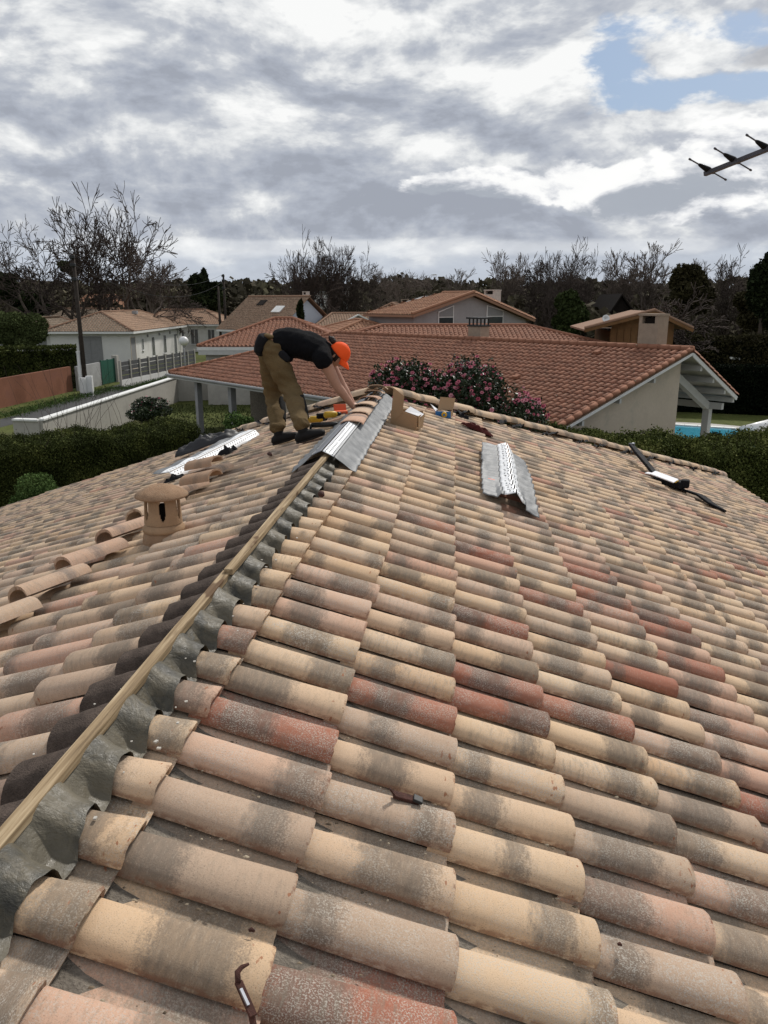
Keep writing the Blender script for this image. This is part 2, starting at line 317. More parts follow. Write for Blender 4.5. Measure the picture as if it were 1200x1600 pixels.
M['steel'] = mat('dull_steel', (0.30, 0.31, 0.34), 0.35, 0.5, 0.15, 40, metal=0.7)
M['vent'] = mat('ochre_terracotta_vent', (0.37, 0.245, 0.15), 0.9, 0.15, 0.16, 9, 0.3, dirt=(0.26, 0.17, 0.10))
M['ventcap'] = mat('weathered_vent_cap', (0.33, 0.21, 0.13), 0.92, 0.15, 0.25, 14, 0.5, dirt=(0.20, 0.17, 0.13))
M['stone'] = mat('pale_mortar_crumbs', (0.5, 0.47, 0.42), 0.9, 0.1, 0.2, 20)
def water_mat():
    m, t, p = new_mat('pool_water', 0.06, 0.5)
    o = t.node('ShaderNodeTexCoord').outputs['Object']; n = t.noise(o, 2.5, 3, 0.6)
    t.l.new(t.ramp(n, [(0.3, (0.045, 0.26, 0.36)), (0.7, (0.08, 0.34, 0.45))]), p.inputs['Base Color'])
    t.l.new(t.bump(n, 0.15, 0.03), p.inputs['Normal']); return m
M['water'] = water_mat()
def ground_mat():
    m, t, p = new_mat('winter_lawn', 0.95, 0.1)
    o = t.node('ShaderNodeTexCoord').outputs['Object']
    a = t.noise(o, 0.18, 5, 0.6); b = t.noise(o, 2.2, 5, 0.7); d = t.noise(o, 14, 4, 0.7)
    c = t.ramp(b, [(0.3, (0.055, 0.066, 0.018)), (0.55, (0.105, 0.118, 0.034)), (0.75, (0.15, 0.135, 0.055))])
    c = t.mix(t.m('MULTIPLY', t.ss(a, 0.5, 0.65), 0.5), c, (0.085, 0.068, 0.042))
    c = t.mix(t.m('MULTIPLY', d, 0.5), c, (0.04, 0.055, 0.015))
    t.l.new(c, p.inputs['Base Color']); t.l.new(t.bump(d, 0.6, 0.05), p.inputs['Normal']); return m
M['lawn'] = ground_mat()
LF = lambda a, b, c: [(0.0, a), (0.55, b), (1.0, c)]
M['hedge'] = leafmat('hedge_leaves', LF((0.024, 0.031, 0.010), (0.056, 0.068, 0.020), (0.135, 0.145, 0.042)), 0.8)
M['hedgebright'] = leafmat('bright_hedge_leaves', LF((0.036, 0.046, 0.013), (0.092, 0.108, 0.030), (0.195, 0.195, 0.066)), 0.8)
M['bush'] = leafmat('fresh_green_leaves', LF((0.03, 0.055, 0.016), (0.07, 0.115, 0.034), (0.12, 0.175, 0.06)))
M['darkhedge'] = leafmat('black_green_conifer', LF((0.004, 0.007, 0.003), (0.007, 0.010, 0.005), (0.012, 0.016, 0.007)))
M['evergreen'] = leafmat('dark_evergreen', LF((0.012, 0.016, 0.008), (0.022, 0.030, 0.013), (0.042, 0.054, 0.022)))
M['olive'] = leafmat('olive_brown_crown', LF((0.022, 0.020, 0.010), (0.042, 0.037, 0.018), (0.070, 0.062, 0.028)))
M['midgreen'] = leafmat('mid_green_crown', LF((0.022, 0.030, 0.011), (0.038, 0.052, 0.018), (0.065, 0.085, 0.030)))
M['wood'] = leafmat('winter_woodland', LF((0.055, 0.048, 0.034), (0.088, 0.076, 0.052), (0.125, 0.115, 0.068)))
M['camellia'] = leafmat('camellia_leaves', LF((0.010, 0.018, 0.008), (0.022, 0.036, 0.014), (0.055, 0.070, 0.030)), 0.4)
M['pink'] = leafmat('pink_petals', LF((0.44, 0.09, 0.14), (0.58, 0.19, 0.25), (0.68, 0.34, 0.38)), 0.6)
M['green_far'] = leafmat('pale_olive_shrub', LF((0.04, 0.05, 0.02), (0.075, 0.095, 0.035), (0.12, 0.14, 0.055)))

# ------------------------------------------------------------------ mesh helpers
class MB:
    """collects pieces that belong to one mesh object"""
    def __init__(s): s.v = []; s.f = []
    def add(s, vs_, fs):
        b = len(s.v); s.v += [tuple(v) for v in vs_]; s.f += [tuple(i + b for i in f) for f in fs]; return s
    def box(s, c, size, rot=None, taper=1.0):
        x, y, z = (k / 2 for k in size); pts = []
        for sz in (-1, 1):
            k = taper if sz > 0 else 1.0
            for sx, sy in ((-1, -1), (1, -1), (1, 1), (-1, 1)):
                p = Vector((sx * x * k, sy * y * k, sz * z))
                if rot is not None: p = rot @ p
                pts.append(p + Vector(c))
        return s.add(pts, [(3, 2, 1, 0), (4, 5, 6, 7), (0, 1, 5, 4), (1, 2, 6, 5), (2, 3, 7, 6), (3, 0, 4, 7)])
    def bar(s, a, b, w, h, up=Vector((0, 0, 1))):
        a = Vector(a); b = Vector(b); d = (b - a).normalized(); sx = d.cross(up).normalized(); sz = sx.cross(d)
        pts = [p + sx * (i * w / 2) + sz * (j * h / 2) for p in (a, b) for i, j in ((-1, -1), (1, -1), (1, 1), (-1, 1))]
        return s.add(pts, [(3, 2, 1, 0), (4, 5, 6, 7), (0, 1, 5, 4), (1, 2, 6, 5), (2, 3, 7, 6), (3, 0, 4, 7)])
    def tube(s, pts, rads, n=8, cap=True):
        pts = [Vector(p) for p in pts]; b = len(s.v); prev = None
        if not hasattr(rads, '__len__'): rads = [rads] * len(pts)
        for i, p in enumerate(pts):
            d = (pts[min(i + 1, len(pts) - 1)] - pts[max(i - 1, 0)]).normalized()
            a = prev - d * prev.dot(d) if prev is not None else d.orthogonal()
            a.normalize(); prev = a; c = d.cross(a)
            for k in range(n):
                t = 2 * math.pi * k / n; s.v.append(tuple(p + (a * math.cos(t) + c * math.sin(t)) * rads[i]))
        for i in range(len(pts) - 1):
            for k in range(n):
                k2 = (k + 1) % n; s.f.append((b + i * n + k, b + i * n + k2, b + (i + 1) * n + k2, b + (i + 1) * n + k))
        if cap: s.f.append(tuple(b + k for k in range(n))[::-1]); s.f.append(tuple(b + (len(pts) - 1) * n + k for k in range(n)))
        return s
    def lathe(s, prof, c=(0, 0, 0), n=32, cap=True):
        b = len(s.v); c = Vector(c)
        for r, z in prof:
            for k in range(n):
                t = 2 * math.pi * k / n; s.v.append((c.x + r * math.cos(t), c.y + r * math.sin(t), c.z + z))
        for i in range(len(prof) - 1):
            for k in range(n):
                k2 = (k + 1) % n; s.f.append((b + i * n + k, b + i * n + k2, b + (i + 1) * n + k2, b + (i + 1) * n + k))
        if cap: s.f.append(tuple(b + k for k in range(n))[::-1]); s.f.append(tuple(b + (len(prof) - 1) * n + k for k in range(n)))
        return s
    def prism(s, poly, h, axis=2, at=0.0):
        """polygon extruded along an axis"""
        def put(p, k):
            q = list(p); q.insert(axis, k); return q
        n = len(poly)
        return s.add([put(p, at) for p in poly] + [put(p, at + h) for p in poly],
                     [tuple(range(n))[::-1], tuple(range(n, 2 * n))] + [(i, (i + 1) % n, n + (i + 1) % n, n + i) for i in range(n)])
    def grid(s, fn, nu, nv):
        b = len(s.v)
        for i in range(nu + 1):
            for j in range(nv + 1): s.v.append(tuple(fn(i / nu, j / nv)))
        for i in range(nu):
            for j in range(nv):
                a = b + i * (nv + 1) + j; s.f.append((a, a + 1, a + nv + 2, a + nv + 1))
        return s
    def build(s, name, material, parent=None, smooth=False, bevel=0.0, solid=0.0, uv=False):
        me = bpy.data.meshes.new(name); me.from_pydata(s.v, [], s.f); me.validate()
        o = bpy.data.objects.new(name, me); C.objects.link(o); me.materials.append(material)
        import bmesh
        bm = bmesh.new(); bm.from_mesh(me); bmesh.ops.recalc_face_normals(bm, faces=bm.faces); bm.to_mesh(me); bm.free()
        if smooth: me.shade_smooth()
        if solid:
            md = o.modifiers.new('solid', 'SOLIDIFY'); md.thickness = solid; md.offset = 0
        if bevel:
            md = o.modifiers.new('bevel', 'BEVEL'); md.width = bevel; md.segments = 2; md.limit_method = 'ANGLE'
        if parent: o.parent = parent
        return o
def tag(o, label=None, cat=None, group=None, kind=None):
    if label: o['label'] = label
    if cat: o['category'] = cat
    if group: o['group'] = group
    if kind: o['kind'] = kind
    return o
def empty(name, loc, rz=0.0, label=None, cat=None, group=None):
    o = bpy.data.objects.new(name, None); C.objects.link(o); o.location = loc; o.rotation_euler = (0, 0, rz)
    o.empty_display_size = 0.3
    return tag(o, label, cat, group)
def mesh_np(name, V, Q, material, parent=None, uv=None, tint=None, smooth=False, n=4):
    """fast mesh of n-gons from numpy arrays"""
    me = bpy.data.meshes.new(name); nf = len(Q)
    me.vertices.add(len(V)); me.vertices.foreach_set('co', np.asarray(V, np.float32).ravel())
    me.loops.add(nf * n); me.loops.foreach_set('vertex_index', np.asarray(Q, np.int32).ravel())
    me.polygons.add(nf); me.polygons.foreach_set('loop_start', np.arange(0, nf * n, n, dtype=np.int32))
    me.update(calc_edges=True)
    if uv is not None:
        l = me.uv_layers.new(name='UVMap'); l.data.foreach_set('uv', np.asarray(uv, np.float32)[np.asarray(Q).ravel()].ravel())
    if tint is not None:
        a = me.attributes.new('tint', 'FLOAT_COLOR', 'POINT'); t = np.ones((len(V), 4), np.float32); t[:, :3] = tint
        a.data.foreach_set('color', t.ravel())
    if smooth: me.shade_smooth()
    me.materials.append(material)
    o = bpy.data.objects.new(name, me); C.objects.link(o); o.color = (0, 0, 0, 1)
    if parent: o.parent = parent
    return o

# ------------------------------------------------------------------ clay tiles
def tile_template(W=0.2255, L=0.46, na=10, nl=3, seed=0, inner=True, crown=0.055):
    """one interlocking canal tile: a tapered barrel cover with a shallow pan beside it; x runs down the slope"""
    r = random.Random(seed); V = []; Q = []; UV = []
    y0, hw0, hw1 = -0.018, 0.0645 * W / 0.2255, 0.0755 * W / 0.2255
    wob = [r.uniform(-0.0018, 0.0018) for _ in range(40)]
    def arc(u, t, shrink=0.0, y_c=y0):
        hw = hw0 + (hw1 - hw0) * u - shrink; h = crown * (0.9 + 0.1 * u) - shrink
        a = math.pi * t
        yy = -math.cos(a) * hw; zz = (math.sin(a) ** 0.72) * h
        return yy + y_c, zz
    def strip(rows):                      # rows: list of lists of (x,y,z,u,v)
        b = len(V); m_ = len(rows[0])
        for row in rows:
            for x, y, z, u, v in row: V.append((x, y, z)); UV.append((u, v))
        for i in range(len(rows) - 1):
            for j in range(m_ - 1):
                a = b + i * m_ + j; Q.append((a, a + m_, a + m_ + 1, a + 1))
    lift = lambda u: -0.014 + 0.030 * u
    rows = []
    for i in range(nl + 1):
        u = i / nl; row = []
        for j in range(na + 1):
            y, z = arc(u, j / na)
            rnd = 0.0
            row.append((u * L, y, z + lift(u) - 0.010 + wob[(i * 3 + j) % 40], u * L, j / na * 0.22))
        rows.append(row)
    # slightly rounded nose at the butt
    last = []; chip = [0.0] * (na + 1)
    for _ in range(r.choice((0, 1, 1, 2))):
        q_ = r.choice((0, 1, 2, 3, na - 2, na - 1, na)); chip[q_] = r.uniform(0.004, 0.013)
    for j in range(na + 1):
        y, z = arc(1, j / na, 0.003); last.append((L + 0.004 - chip[j], y, z + lift(1) - 0.010, L + 0.004, j / na * 0.22))
    rows.append(last); strip(rows)
    # butt thickness
    a = []; b_ = []
    for j in range(na + 1):
        y, z = arc(1, j / na, 0.003); a.append((L + 0.004 - chip[j], y, z + lift(1) - 0.010, 0.458, j / na * 0.22))
        y, z = arc(1, j / na, 0.015); b_.append((L + 0.002 - chip[j], y, z + lift(1) - 0.012, 0.462, j / na * 0.22))
    strip([a, b_])
    if inner:
        c = []
        for j in range(na + 1):
            y, z = arc(0.4, j / na, 0.015); c.append((L * 0.4, y, z + lift(0.4) - 0.012, 0.2, j / na * 0.22))
        strip([b_, c])
    # pan
    hwc = hw0 * 0.8; ys = [y0 + hwc, y0 + hw1 + 0.012, W / 2 + 0.002, W - hw1 + y0 - 0.008, W + y0 - hwc]
    zs = [-0.020, -0.025, -0.028, -0.025, -0.020]
    strip([[(u * L, y, z + lift(u), u * L, 0.3 + y) for y, z in zip(ys, zs)] for u in (0, 1)])
    strip([[(L, y, z + lift(1), 0.456, 0.3 + y) for y, z in zip(ys, zs)], [(L - 0.002, y, z + lift(1) - 0.013, 0.46, 0.3 + y) for y, z in zip(ys, zs)]])
    return np.array(V, np.float32), np.array(Q, np.int32)[:, ::-1], np.array(UV, np.float32)
def tile_lo(W=0.2255, L=0.46, crown=0.055, na=4):
    return tile_template(W, L, na=na, nl=1, inner=False, crown=crown)
def inside(poly, a, d):
    c = False; n = len(poly); j = n - 1
    for i in range(n):
        (xi, yi), (xj, yj) = poly[i], poly[j]
        if (yi > d) != (yj > d) and a < (xj - xi) * (d - yi) / (yj - yi) + xi: c = not c
        j = i
    return c
def slope_frames(O, A, D, poly, W, step, L, first=0.0, phase=0.0, jit=1.0, rnd=random):
    """tile places on a roof plane: origin O, level axis A, down axis D, outline in (along, down) metres; rows of butts at first + k*step"""
    O, A, D = Vector(O), Vector(A).normalized(), Vector(D).normalized(); N = D.cross(A)
    if N.z < 0: raise ValueError('slope faces down')
    am, aM = min(p[0] for p in poly), max(p[0] for p in poly); dm, dM = min(p[1] for p in poly), max(p[1] for p in poly)
    res = []; k = 0
    while first + k * step < dM + step * 0.5:
        d1 = first + k * step; i0 = math.floor((am - phase) / W)
        for i in range(i0, int((aM - am) / W) + i0 + 3):
            a = phase + i * W
            if inside(poly, a, min(d1 - step * 0.45, dM - 0.01)):
                yaw = rnd.gauss(0, 0.011) * jit; p = O + A * (a + rnd.gauss(0, 0.0022) * jit) + D * (d1 - L + rnd.gauss(0, 0.0055) * jit) + N * (rnd.gauss(0, 0.0022) * jit)
                X = (D * math.cos(yaw) + A * math.sin(yaw)).normalized(); Yx = N.cross(X)
                res.append((Matrix(((X.x, Yx.x, N.x, p.x), (X.y, Yx.y, N.y, p.y), (X.z, Yx.z, N.z, p.z), (0, 0, 0, 1))), k, i))
        k += 1
    return res
def bulk_tiles(name, frames, tmpl, material, parent, tints, kind='stuff', label=None):
    V, Q, UV = tmpl; n = len(frames)
    if not n: return None
    Ms = np.array([[list(r) for r in f] for f in frames], np.float32)
    VV = np.einsum('nij,vj->nvi', Ms[:, :3, :3], V) + Ms[:, None, :3, 3]
    QQ = Q[None] + (np.arange(n) * len(V))[:, None, None]
    T = np.repeat(np.array(tints, np.float32), len(V), axis=0)
    o = mesh_np(name, VV.reshape(-1, 3), QQ.reshape(-1, 4), material, parent, np.tile(UV, (n, 1)), T, smooth=True)
    if kind: o['kind'] = kind
    if label: o['label'] = label
    return o
def tint3(): return (random.random(), random.random(), random.random())
def wm(o):
    """world matrix worked out by hand (no depsgraph update needed)"""
    return (wm(o.parent) @ o.matrix_parent_inverse @ o.matrix_basis) if o.parent else o.matrix_basis.copy()
def wp(o, parent):
    """parent a piece modelled in world coordinates without moving it"""
    o.parent = parent; o.matrix_parent_inverse = wm(parent).inverted(); return o

# ================================================================== THE SETTING
def sheet(name, pts, z, material, label=None, kind='structure', sub=0):
    mb = MB(); mb.add([(p[0], p[1], z) for p in pts], [tuple(range(len(pts)))])
    o = mb.build(name, material); tag(o, label, None, None, kind); return o
big = MB(); R = 3000
big.grid(lambda u, v: (-R + 2 * R * u, -400 + (R + 400) * v, 0.0), 24, 16)
tag(big.build('ground', M['lawn']), 'dull winter grass ground of the gardens around the houses', kind='structure')
# lane behind the white-capped wall, running away to the upper right
rd = [(0, 655), (40, 645), (100, 628), (165, 606), (230, 590), (300, 574), (330, 566), (330, 574), (296, 585), (262, 594), (200, 614), (120, 637), (60, 653), (0, 668)]
sheet('lane', [at_z(x, y, 0) for x, y in rd], 0.006, M['asphalt'], 'grey asphalt lane behind the white-capped garden wall')

# ================================================================== THE HOUSE WE STAND ON
SL = 0.36; XR = -0.945; ZR = 5.02          # slope, ridge position and height of the tile plane
YA = 10.15                                 # far end of the ridge
ca = 1 / math.sqrt(1 + SL * SL); sa = SL * ca
house = empty('tiled_house', (-1.0, 4.0, 0.0), 0, 'house in the foreground with a low hipped roof of mottled sand and red clay tiles', 'house')
def zr(x): return ZR - SL * (x - XR)
def zl(x): return ZR - SL * (XR - x)
XE, YE = 5.75, 17.0                        # right eave
XL, YL1, YL2 = -9.9, 13.3, 15.8            # left wing
roof = MB()
dk = -0.035
y0 = -3.0
roof.add([(XR, y0, ZR + dk), (XE, y0, zr(XE) + dk), (XE, YE, zr(XE) + dk), (XR, YA, ZR + dk)], [(0, 1, 2, 3)])
LX = -4.0
roof.add([(XR, y0, ZR + dk), (XR, YA, ZR + dk), (LX, YL1, zl(LX) + dk), (XL, YL2, zl(XL) + dk), (XL, y0, zl(XL) + dk)], [(0, 1, 2, 3, 4)])
# the hipped end that falls away from us
roof.add([(XR, YA, ZR + dk), (XE, YE, zr(XE) + dk), (LX, YE - 0.5, zr(XE) + 0.2), (LX, YL1, zl(LX) + dk)], [(0, 1, 2, 3)])
roof_o = wp(roof.build('roof', M['deck']), house)
wl = MB()
wl.prism([(XE - 0.5, y0 + 0.4), (XE - 0.5, YE - 0.6), (XL + 0.6, YL2 - 0.8), (XL + 0.6, y0 + 0.4)], 1.55, 2, 0.0)
wp(wl.build('wall', M['render_cream']), house)
gt = MB(); gt.tube([(XE + 0.10, y0, zr(XE) - 0.09), (XE + 0.10, YE + 0.1, zr(XE) - 0.09)], 0.06, 8)
wp(gt.build('gutter', M['greywood'], smooth=True), house)

STEP = 0.38 / ca; TL = 0.462; TW = 0.2255
polyR = [(y0, 0.0), (YA, 0.0), (YE, (XE - XR) / ca), (y0, (XE - XR) / ca)]
firstR = (-0.745 - XR) / ca
frR = slope_frames((XR, 0, ZR), (0, 1, 0), (ca, 0, -sa), polyR, TW, STEP, TL, firstR, -0.02)
# left face: level axis runs -Y so that tile frames stay right-handed
polyL = [(-YA, 0.0), (-YL1, (XR - LX) / ca), (-YL2, (XR - XL) / ca), (-y0, (XR - XL) / ca), (-y0, 0.0)]
firstL = (XR + 1.40) / ca
frL = slope_frames((XR, 0, ZR), (0, -1, 0), (-ca, 0, -sa), polyL, TW, STEP, TL, firstL, 0.11)
allf = []
for side, fr in (('R', frR), ('L', frL)):
    for Mx, k, i in fr:
        p = Mx @ Vector((0.3, 0, 0.05)); x, y, z = seen(p)
        vis = -60 < x < 1260 and 560 < y < 1690
        area = (1e4 / (z * z)) * abs((EYE - p).normalized().dot(Mx.to_3x3() @ Vector((0, 0, 1)))) if vis else 0
        allf.append((area, Mx, side, k, i, x, y))
allf.sort(key=lambda t: -t[0])
temps = [tile_template(seed=s) for s in range(8)]
tmesh = []
for s, (V, Q, UV) in enumerate(temps):
    o = mesh_np('tile', V, Q, M['tile'], None, UV, None, smooth=True); tmesh.append(o.data); bpy.data.objects.remove(o)
CUT = 0.185                                 # the course below the ridge is cut short
V, Q, UV = tile_template(L=CUT, nl=2, seed=5); UV[:, 0] += np.where(UV[:, 0] <= CUT + 0.01, 0.46 - CUT, 0)
o = mesh_np('tile', V, Q, M['tile'], None, UV, None, smooth=True); tcut = o.data; bpy.data.objects.remove(o)
# the red-bodied tiles one can point at in the photograph
def clay(side, x, y):
    r1, r2, r3 = random.random(), random.random(), random.random()
    if side == 'R':
        r1 = r1 ** 1.15 * (0.90 if random.random() < 0.80 else 1.0)
        if x > 700 and 850 < y < 1200 and random.random() < 0.15: r1 = random.uniform(0.92, 1.0)
    else:
        r1 = r1 * 0.86 if random.random() < 0.95 else r1
    return r1, r2, r3
REDS = [(435, 1140), (780, 1060), (780, 1110), (630, 1075), (920, 1125), (560, 1570), (770, 865), (915, 890), (1190, 1262)]
used = set()
near = []
for t in allf[:300]:
    area, Mx, side, k, i, x, y = t
    c = clay(side, x, y)
    if y > 1130 and c[0] > 0.84: c = (c[0] * 0.7, c[1], c[2])
    near.append([Mx if not (side == 'R' and k == 0) else Mx @ Matrix.Translation((TL - CUT, 0, 0)), c, x, y, side, k])
for rx, ry in REDS:
    j = min(range(len(near)), key=lambda q: (near[q][2] - rx) ** 2 + (near[q][3] - ry) ** 2 if near[q][4] == 'R' and q not in used else 1e9)
    if (near[j][2] - rx) ** 2 + (near[j][3] - ry) ** 2 < 60 ** 2: used.add(j); near[j][1] = (random.uniform(0.93, 1.0), near[j][1][1], near[j][1][2])
for j, (Mx, c, x, y, side, _k) in enumerate(near):
    o = bpy.data.objects.new('tile', tmesh[(j * 5 + j // 7) % 8] if not (side == 'R' and near[j][5] == 0) else tcut); C.objects.link(o); o.parent = roof_o
    o.matrix_parent_inverse = wm(roof_o).inverted(); o.matrix_basis = Mx; o.color = (*c, 1)
rest = [t for t in allf[300:]]
def shrink(t):
    if t[2] == 'R' and t[3] == 0: return t[1] @ Matrix.Translation((TL - CUT, 0, 0)) @ Matrix.Diagonal((CUT / TL, 1, 1, 1))
    return t[1]
bulk_tiles('roof_tiling', [shrink(t) for t in rest], tile_template(na=5, nl=1, inner=False), M['tile'], None, [clay(t[2], t[5], t[6]) for t in rest])
wp(bpy.data.objects['roof_tiling'], roof_o)

# what shows along the open ridge: old membrane moulded over the tiles, and the batten
def cover_h(y, phase, sgn):
    """height of the barrel profile at this place along the ridge"""
    t = ((sgn * y - phase + 0.018) / TW + 0.5) % 1.0 - 0.5
    yy = t * TW; hw = 0.0765
    return 0.058 * max(0.0, 1 - (abs(yy) / hw) ** 2.2) ** 0.5 if abs(yy) < hw else 0.0
def memb(side):
    mb = MB(); n = 560; ya, yb = -1.2, 5.9
    def fn(u, v):
        y = ya + (yb - ya) * u
        edge = (0.105 if side > 0 else 0.165) + 0.022 * mnoise.noise((y * 3.1, side * 5.0, 0)) + 0.012 * mnoise.noise((y * 19, side * 5.0, 2))
        d = 0.012 + (edge - 0.012) * v
        x = XR + side * d
        prof = cover_h(y, -0.02 if side > 0 else 0.11, 1 if side > 0 else -1)
        sm = min(1.0, v * 1.9)
        z = ZR - SL * d + 0.004 + prof * (0.45 + 0.55 * sm) * 1.02 + (1 - sm) * (0.040 if side > 0 else 0.03) + (-0.004 * v if side > 0 else 0.010)
        if prof < 0.012: z -= 0.011 * sm * (1 - prof / 0.012)
        z += 0.008 * mnoise.noise((x * 16, y * 11, 0.3)) * (1 - v * 0.9) + 0.004 * mnoise.noise((x * 40, y * 33, 4.3)) * (1 - v * .8)
        return (x, y, z + 0.004)
    mb.grid(fn, n, 12); return mb
for side in (1, -1):
    mo = wp(memb(side).build('ridge_membrane', M['membrane' if side > 0 else 'membrane_dark'], smooth=True), house)
    mo['label'] = 'dark bituminous membrane moulded over the tiles beside the open ridge'
def batten(ya, yb, dz, dx, w=0.038, h=0.028, s=0):
    mb = MB(); n = 14
    pts = []
    for i in range(n + 1):
        y = ya + (yb - ya) * i / n; wob = 0.006 * mnoise.noise((y * 1.3, s, 0)); 
        for cx, cz in ((-1, -1), (1, -1), (1, 1), (-1, 1)):
            chip = 0.003 * mnoise.noise((y * 9, cx * 3 + s, cz * 5))
            pts.append((XR + dx + cx * w / 2 + wob + chip, y, ZR + dz + cz * h / 2 + chip))
    f = []
    for i in range(n):
        for a in range(4): b = (a + 1) % 4; f.append((i * 4 + a, i * 4 + b, i * 4 + 4 + b, i * 4 + 4 + a))
    f += [(3, 2, 1, 0), (n * 4, n * 4 + 1, n * 4 + 2, n * 4 + 3)]
    mb.add(pts, f); o = wp(mb.build('ridge_batten', M['batten'], bevel=0.003), house); return o
batten(-1.2, 3.12, 0.060, 0.0, s=1); batten(3.08, 5.9, 0.080, 0.016, s=2)
# grit lying in the membrane
mb = MB()
for _ in range(46):
    y = random.uniform(0.8, 4.0); side = random.choice((1, 1, -1)); d = random.uniform(0.05, 0.17); r = random.uniform(0.0015, 0.0045)
    mb.box((XR + side * d, y, ZR - SL * d + 0.055), (r * 2, r * 2.6, r), Matrix.Rotation(random.random() * 3, 3, 'Z'))
g_ = tag(mb.build('mortar_crumbs', M['stone']), 'pale mortar crumbs scattered on the dark ridge membrane', kind='stuff')

# grit, moss crumbs and clay chips washed into the channels
Vg = []; Qg = []; Tg = []
cube = np.array([(-1, -1, 0), (1, -1, 0), (1, 1, 0), (-1, 1, 0), (-.6, -.6, 1), (.7, -.6, 1), (.6, .5, 1), (-.5, .7, 1)], float)
cq = np.array([(0, 1, 5, 4), (1, 2, 6, 5), (2, 3, 7, 6), (3, 0, 4, 7), (4, 5, 6, 7)])
for Mx, c_, x_, y_, sd_, k_ in near:
    for _ in range(9 if y_ > 1150 else 4):
        u_ = random.uniform(0.08, 0.44); v_ = (0.02 + random.random() * 0.075) + 0.035; s_ = random.uniform(0.0010, 0.0035)
        p = Mx @ Vector((u_, v_ + 0.0, -0.034 + 0.03 * u_ / 0.46 + 0.009)); a = random.random() * 6.28; R2 = np.array([(math.cos(a), -math.sin(a)), (math.sin(a), math.cos(a))])
        q_ = cube.copy(); q_[:, :2] = q_[:, :2] @ R2.T; q_ = q_ * np.array([s_ * random.uniform(1, 2.2), s_, s_ * .9]) + np.array(p)
        Qg.append(cq + len(Vg) * 8); Vg.append(q_); Tg += [random.random()] * 8
M['grit'] = leafmat('roof_grit', [(0.0, (0.05, 0.04, 0.03)), (0.6, (0.22, 0.17, 0.12)), (1.0, (0.45, 0.38, 0.28))])
gg = mesh_np('grit', np.concatenate(Vg), np.concatenate(Qg), M['grit'], None, None, np.repeat(np.array(Tg)[:, None], 3, 1))
tag(gg, 'loose grit and moss crumbs in the channels between the nearest roof tiles', kind='stuff')

# hip caps: half-round ridge tiles bedded along both hips
def cap_mesh(W_=0.30, L_=0.42, h=0.095, seed=0, th=0.014):
    r = random.Random(seed); V = []; Q = []; UV = []
    n = 9; nl = 3
    def ring(u, sh):
        hw = W_ / 2 * (0.90 + 0.10 * u) - sh; hh = h * (0.92 + 0.08 * u) - sh
        return [(u * L_, -math.cos(math.pi * j / n) * hw, max(0.0, math.sin(math.pi * j / n)) ** 0.8 * hh) for j in range(n + 1)]
    def strip(rows, us):
        b = len(V)
        for row, u in zip(rows, us):
            for j, p in enumerate(row): V.append(p); UV.append((u, 0.03 + j * 0.023))
        for i in range(len(rows) - 1):
            for j in range(n): a = b + i * (n + 1) + j; Q.append((a, a + 1, a + n + 2, a + n + 1))
    rows = [ring(k / nl, 0) for k in range(nl + 1)]; strip(rows, [k / nl * L_ for k in range(nl + 1)])
    strip([ring(1, 0), ring(1, th)], [0.455, 0.46]); strip([ring(1, th), ring(0, th)], [0.3, 0.1]); strip([ring(0, th), ring(0, 0)], [0.0, 0.0])
    return np.array(V, np.float32), np.array(Q, np.int32), np.array(UV, np.float32)
def cap_obj(name, seed=0, material=None, **kw):
    V, Q, UV = cap_mesh(seed=seed, **kw)
    o = mesh_np(name, V, Q, material or M['tile'], None, UV, None, smooth=True)
    o.color = (random.uniform(0, 0.8), random.random(), random.random() * 0.6, 1); return o
cap0 = cap_obj('hip_tile')
def along(name, a, b, step, src, parent, lift=0.035, jit=0.02, col=None):
    a, b = Vector(a), Vector(b); d = (b - a); n = int(d.length / step); d.normalize()
    for i in range(n):
        o = src.copy(); o.name = name; C.objects.link(o); dd = (d + Vector((random.gauss(0, jit), random.gauss(0, jit), random.gauss(0, jit * 0.5)))).normalized()
        Yx = Vector((0, 0, 1)).cross(dd).normalized(); Z = dd.cross(Yx)
        p = a + d * (i * step) + Vector((0, 0, lift + random.gauss(0, 0.006)))
        o.matrix_basis = Matrix(((dd.x, Yx.x, Z.x, p.x), (dd.y, Yx.y, Z.y, p.y), (dd.z, Yx.z, Z.z, p.z), (0, 0, 0, 1)))
        o.color = col() if col else (random.uniform(0, 0.75), random.random(), random.random() * 0.7, 1)
        wp(o, parent)
along('hip_tile', (XR + 0.1, YA + 0.1, ZR), (XE, YE, zr(XE)), 0.385, cap0, roof_o)
along('hip_tile', (XR - 0.1, YA + 0.1, ZR), (LX + 0.1, YL1 - 0.1, zl(LX)), 0.385, cap0, roof_o)
bpy.data.objects.remove(cap0)
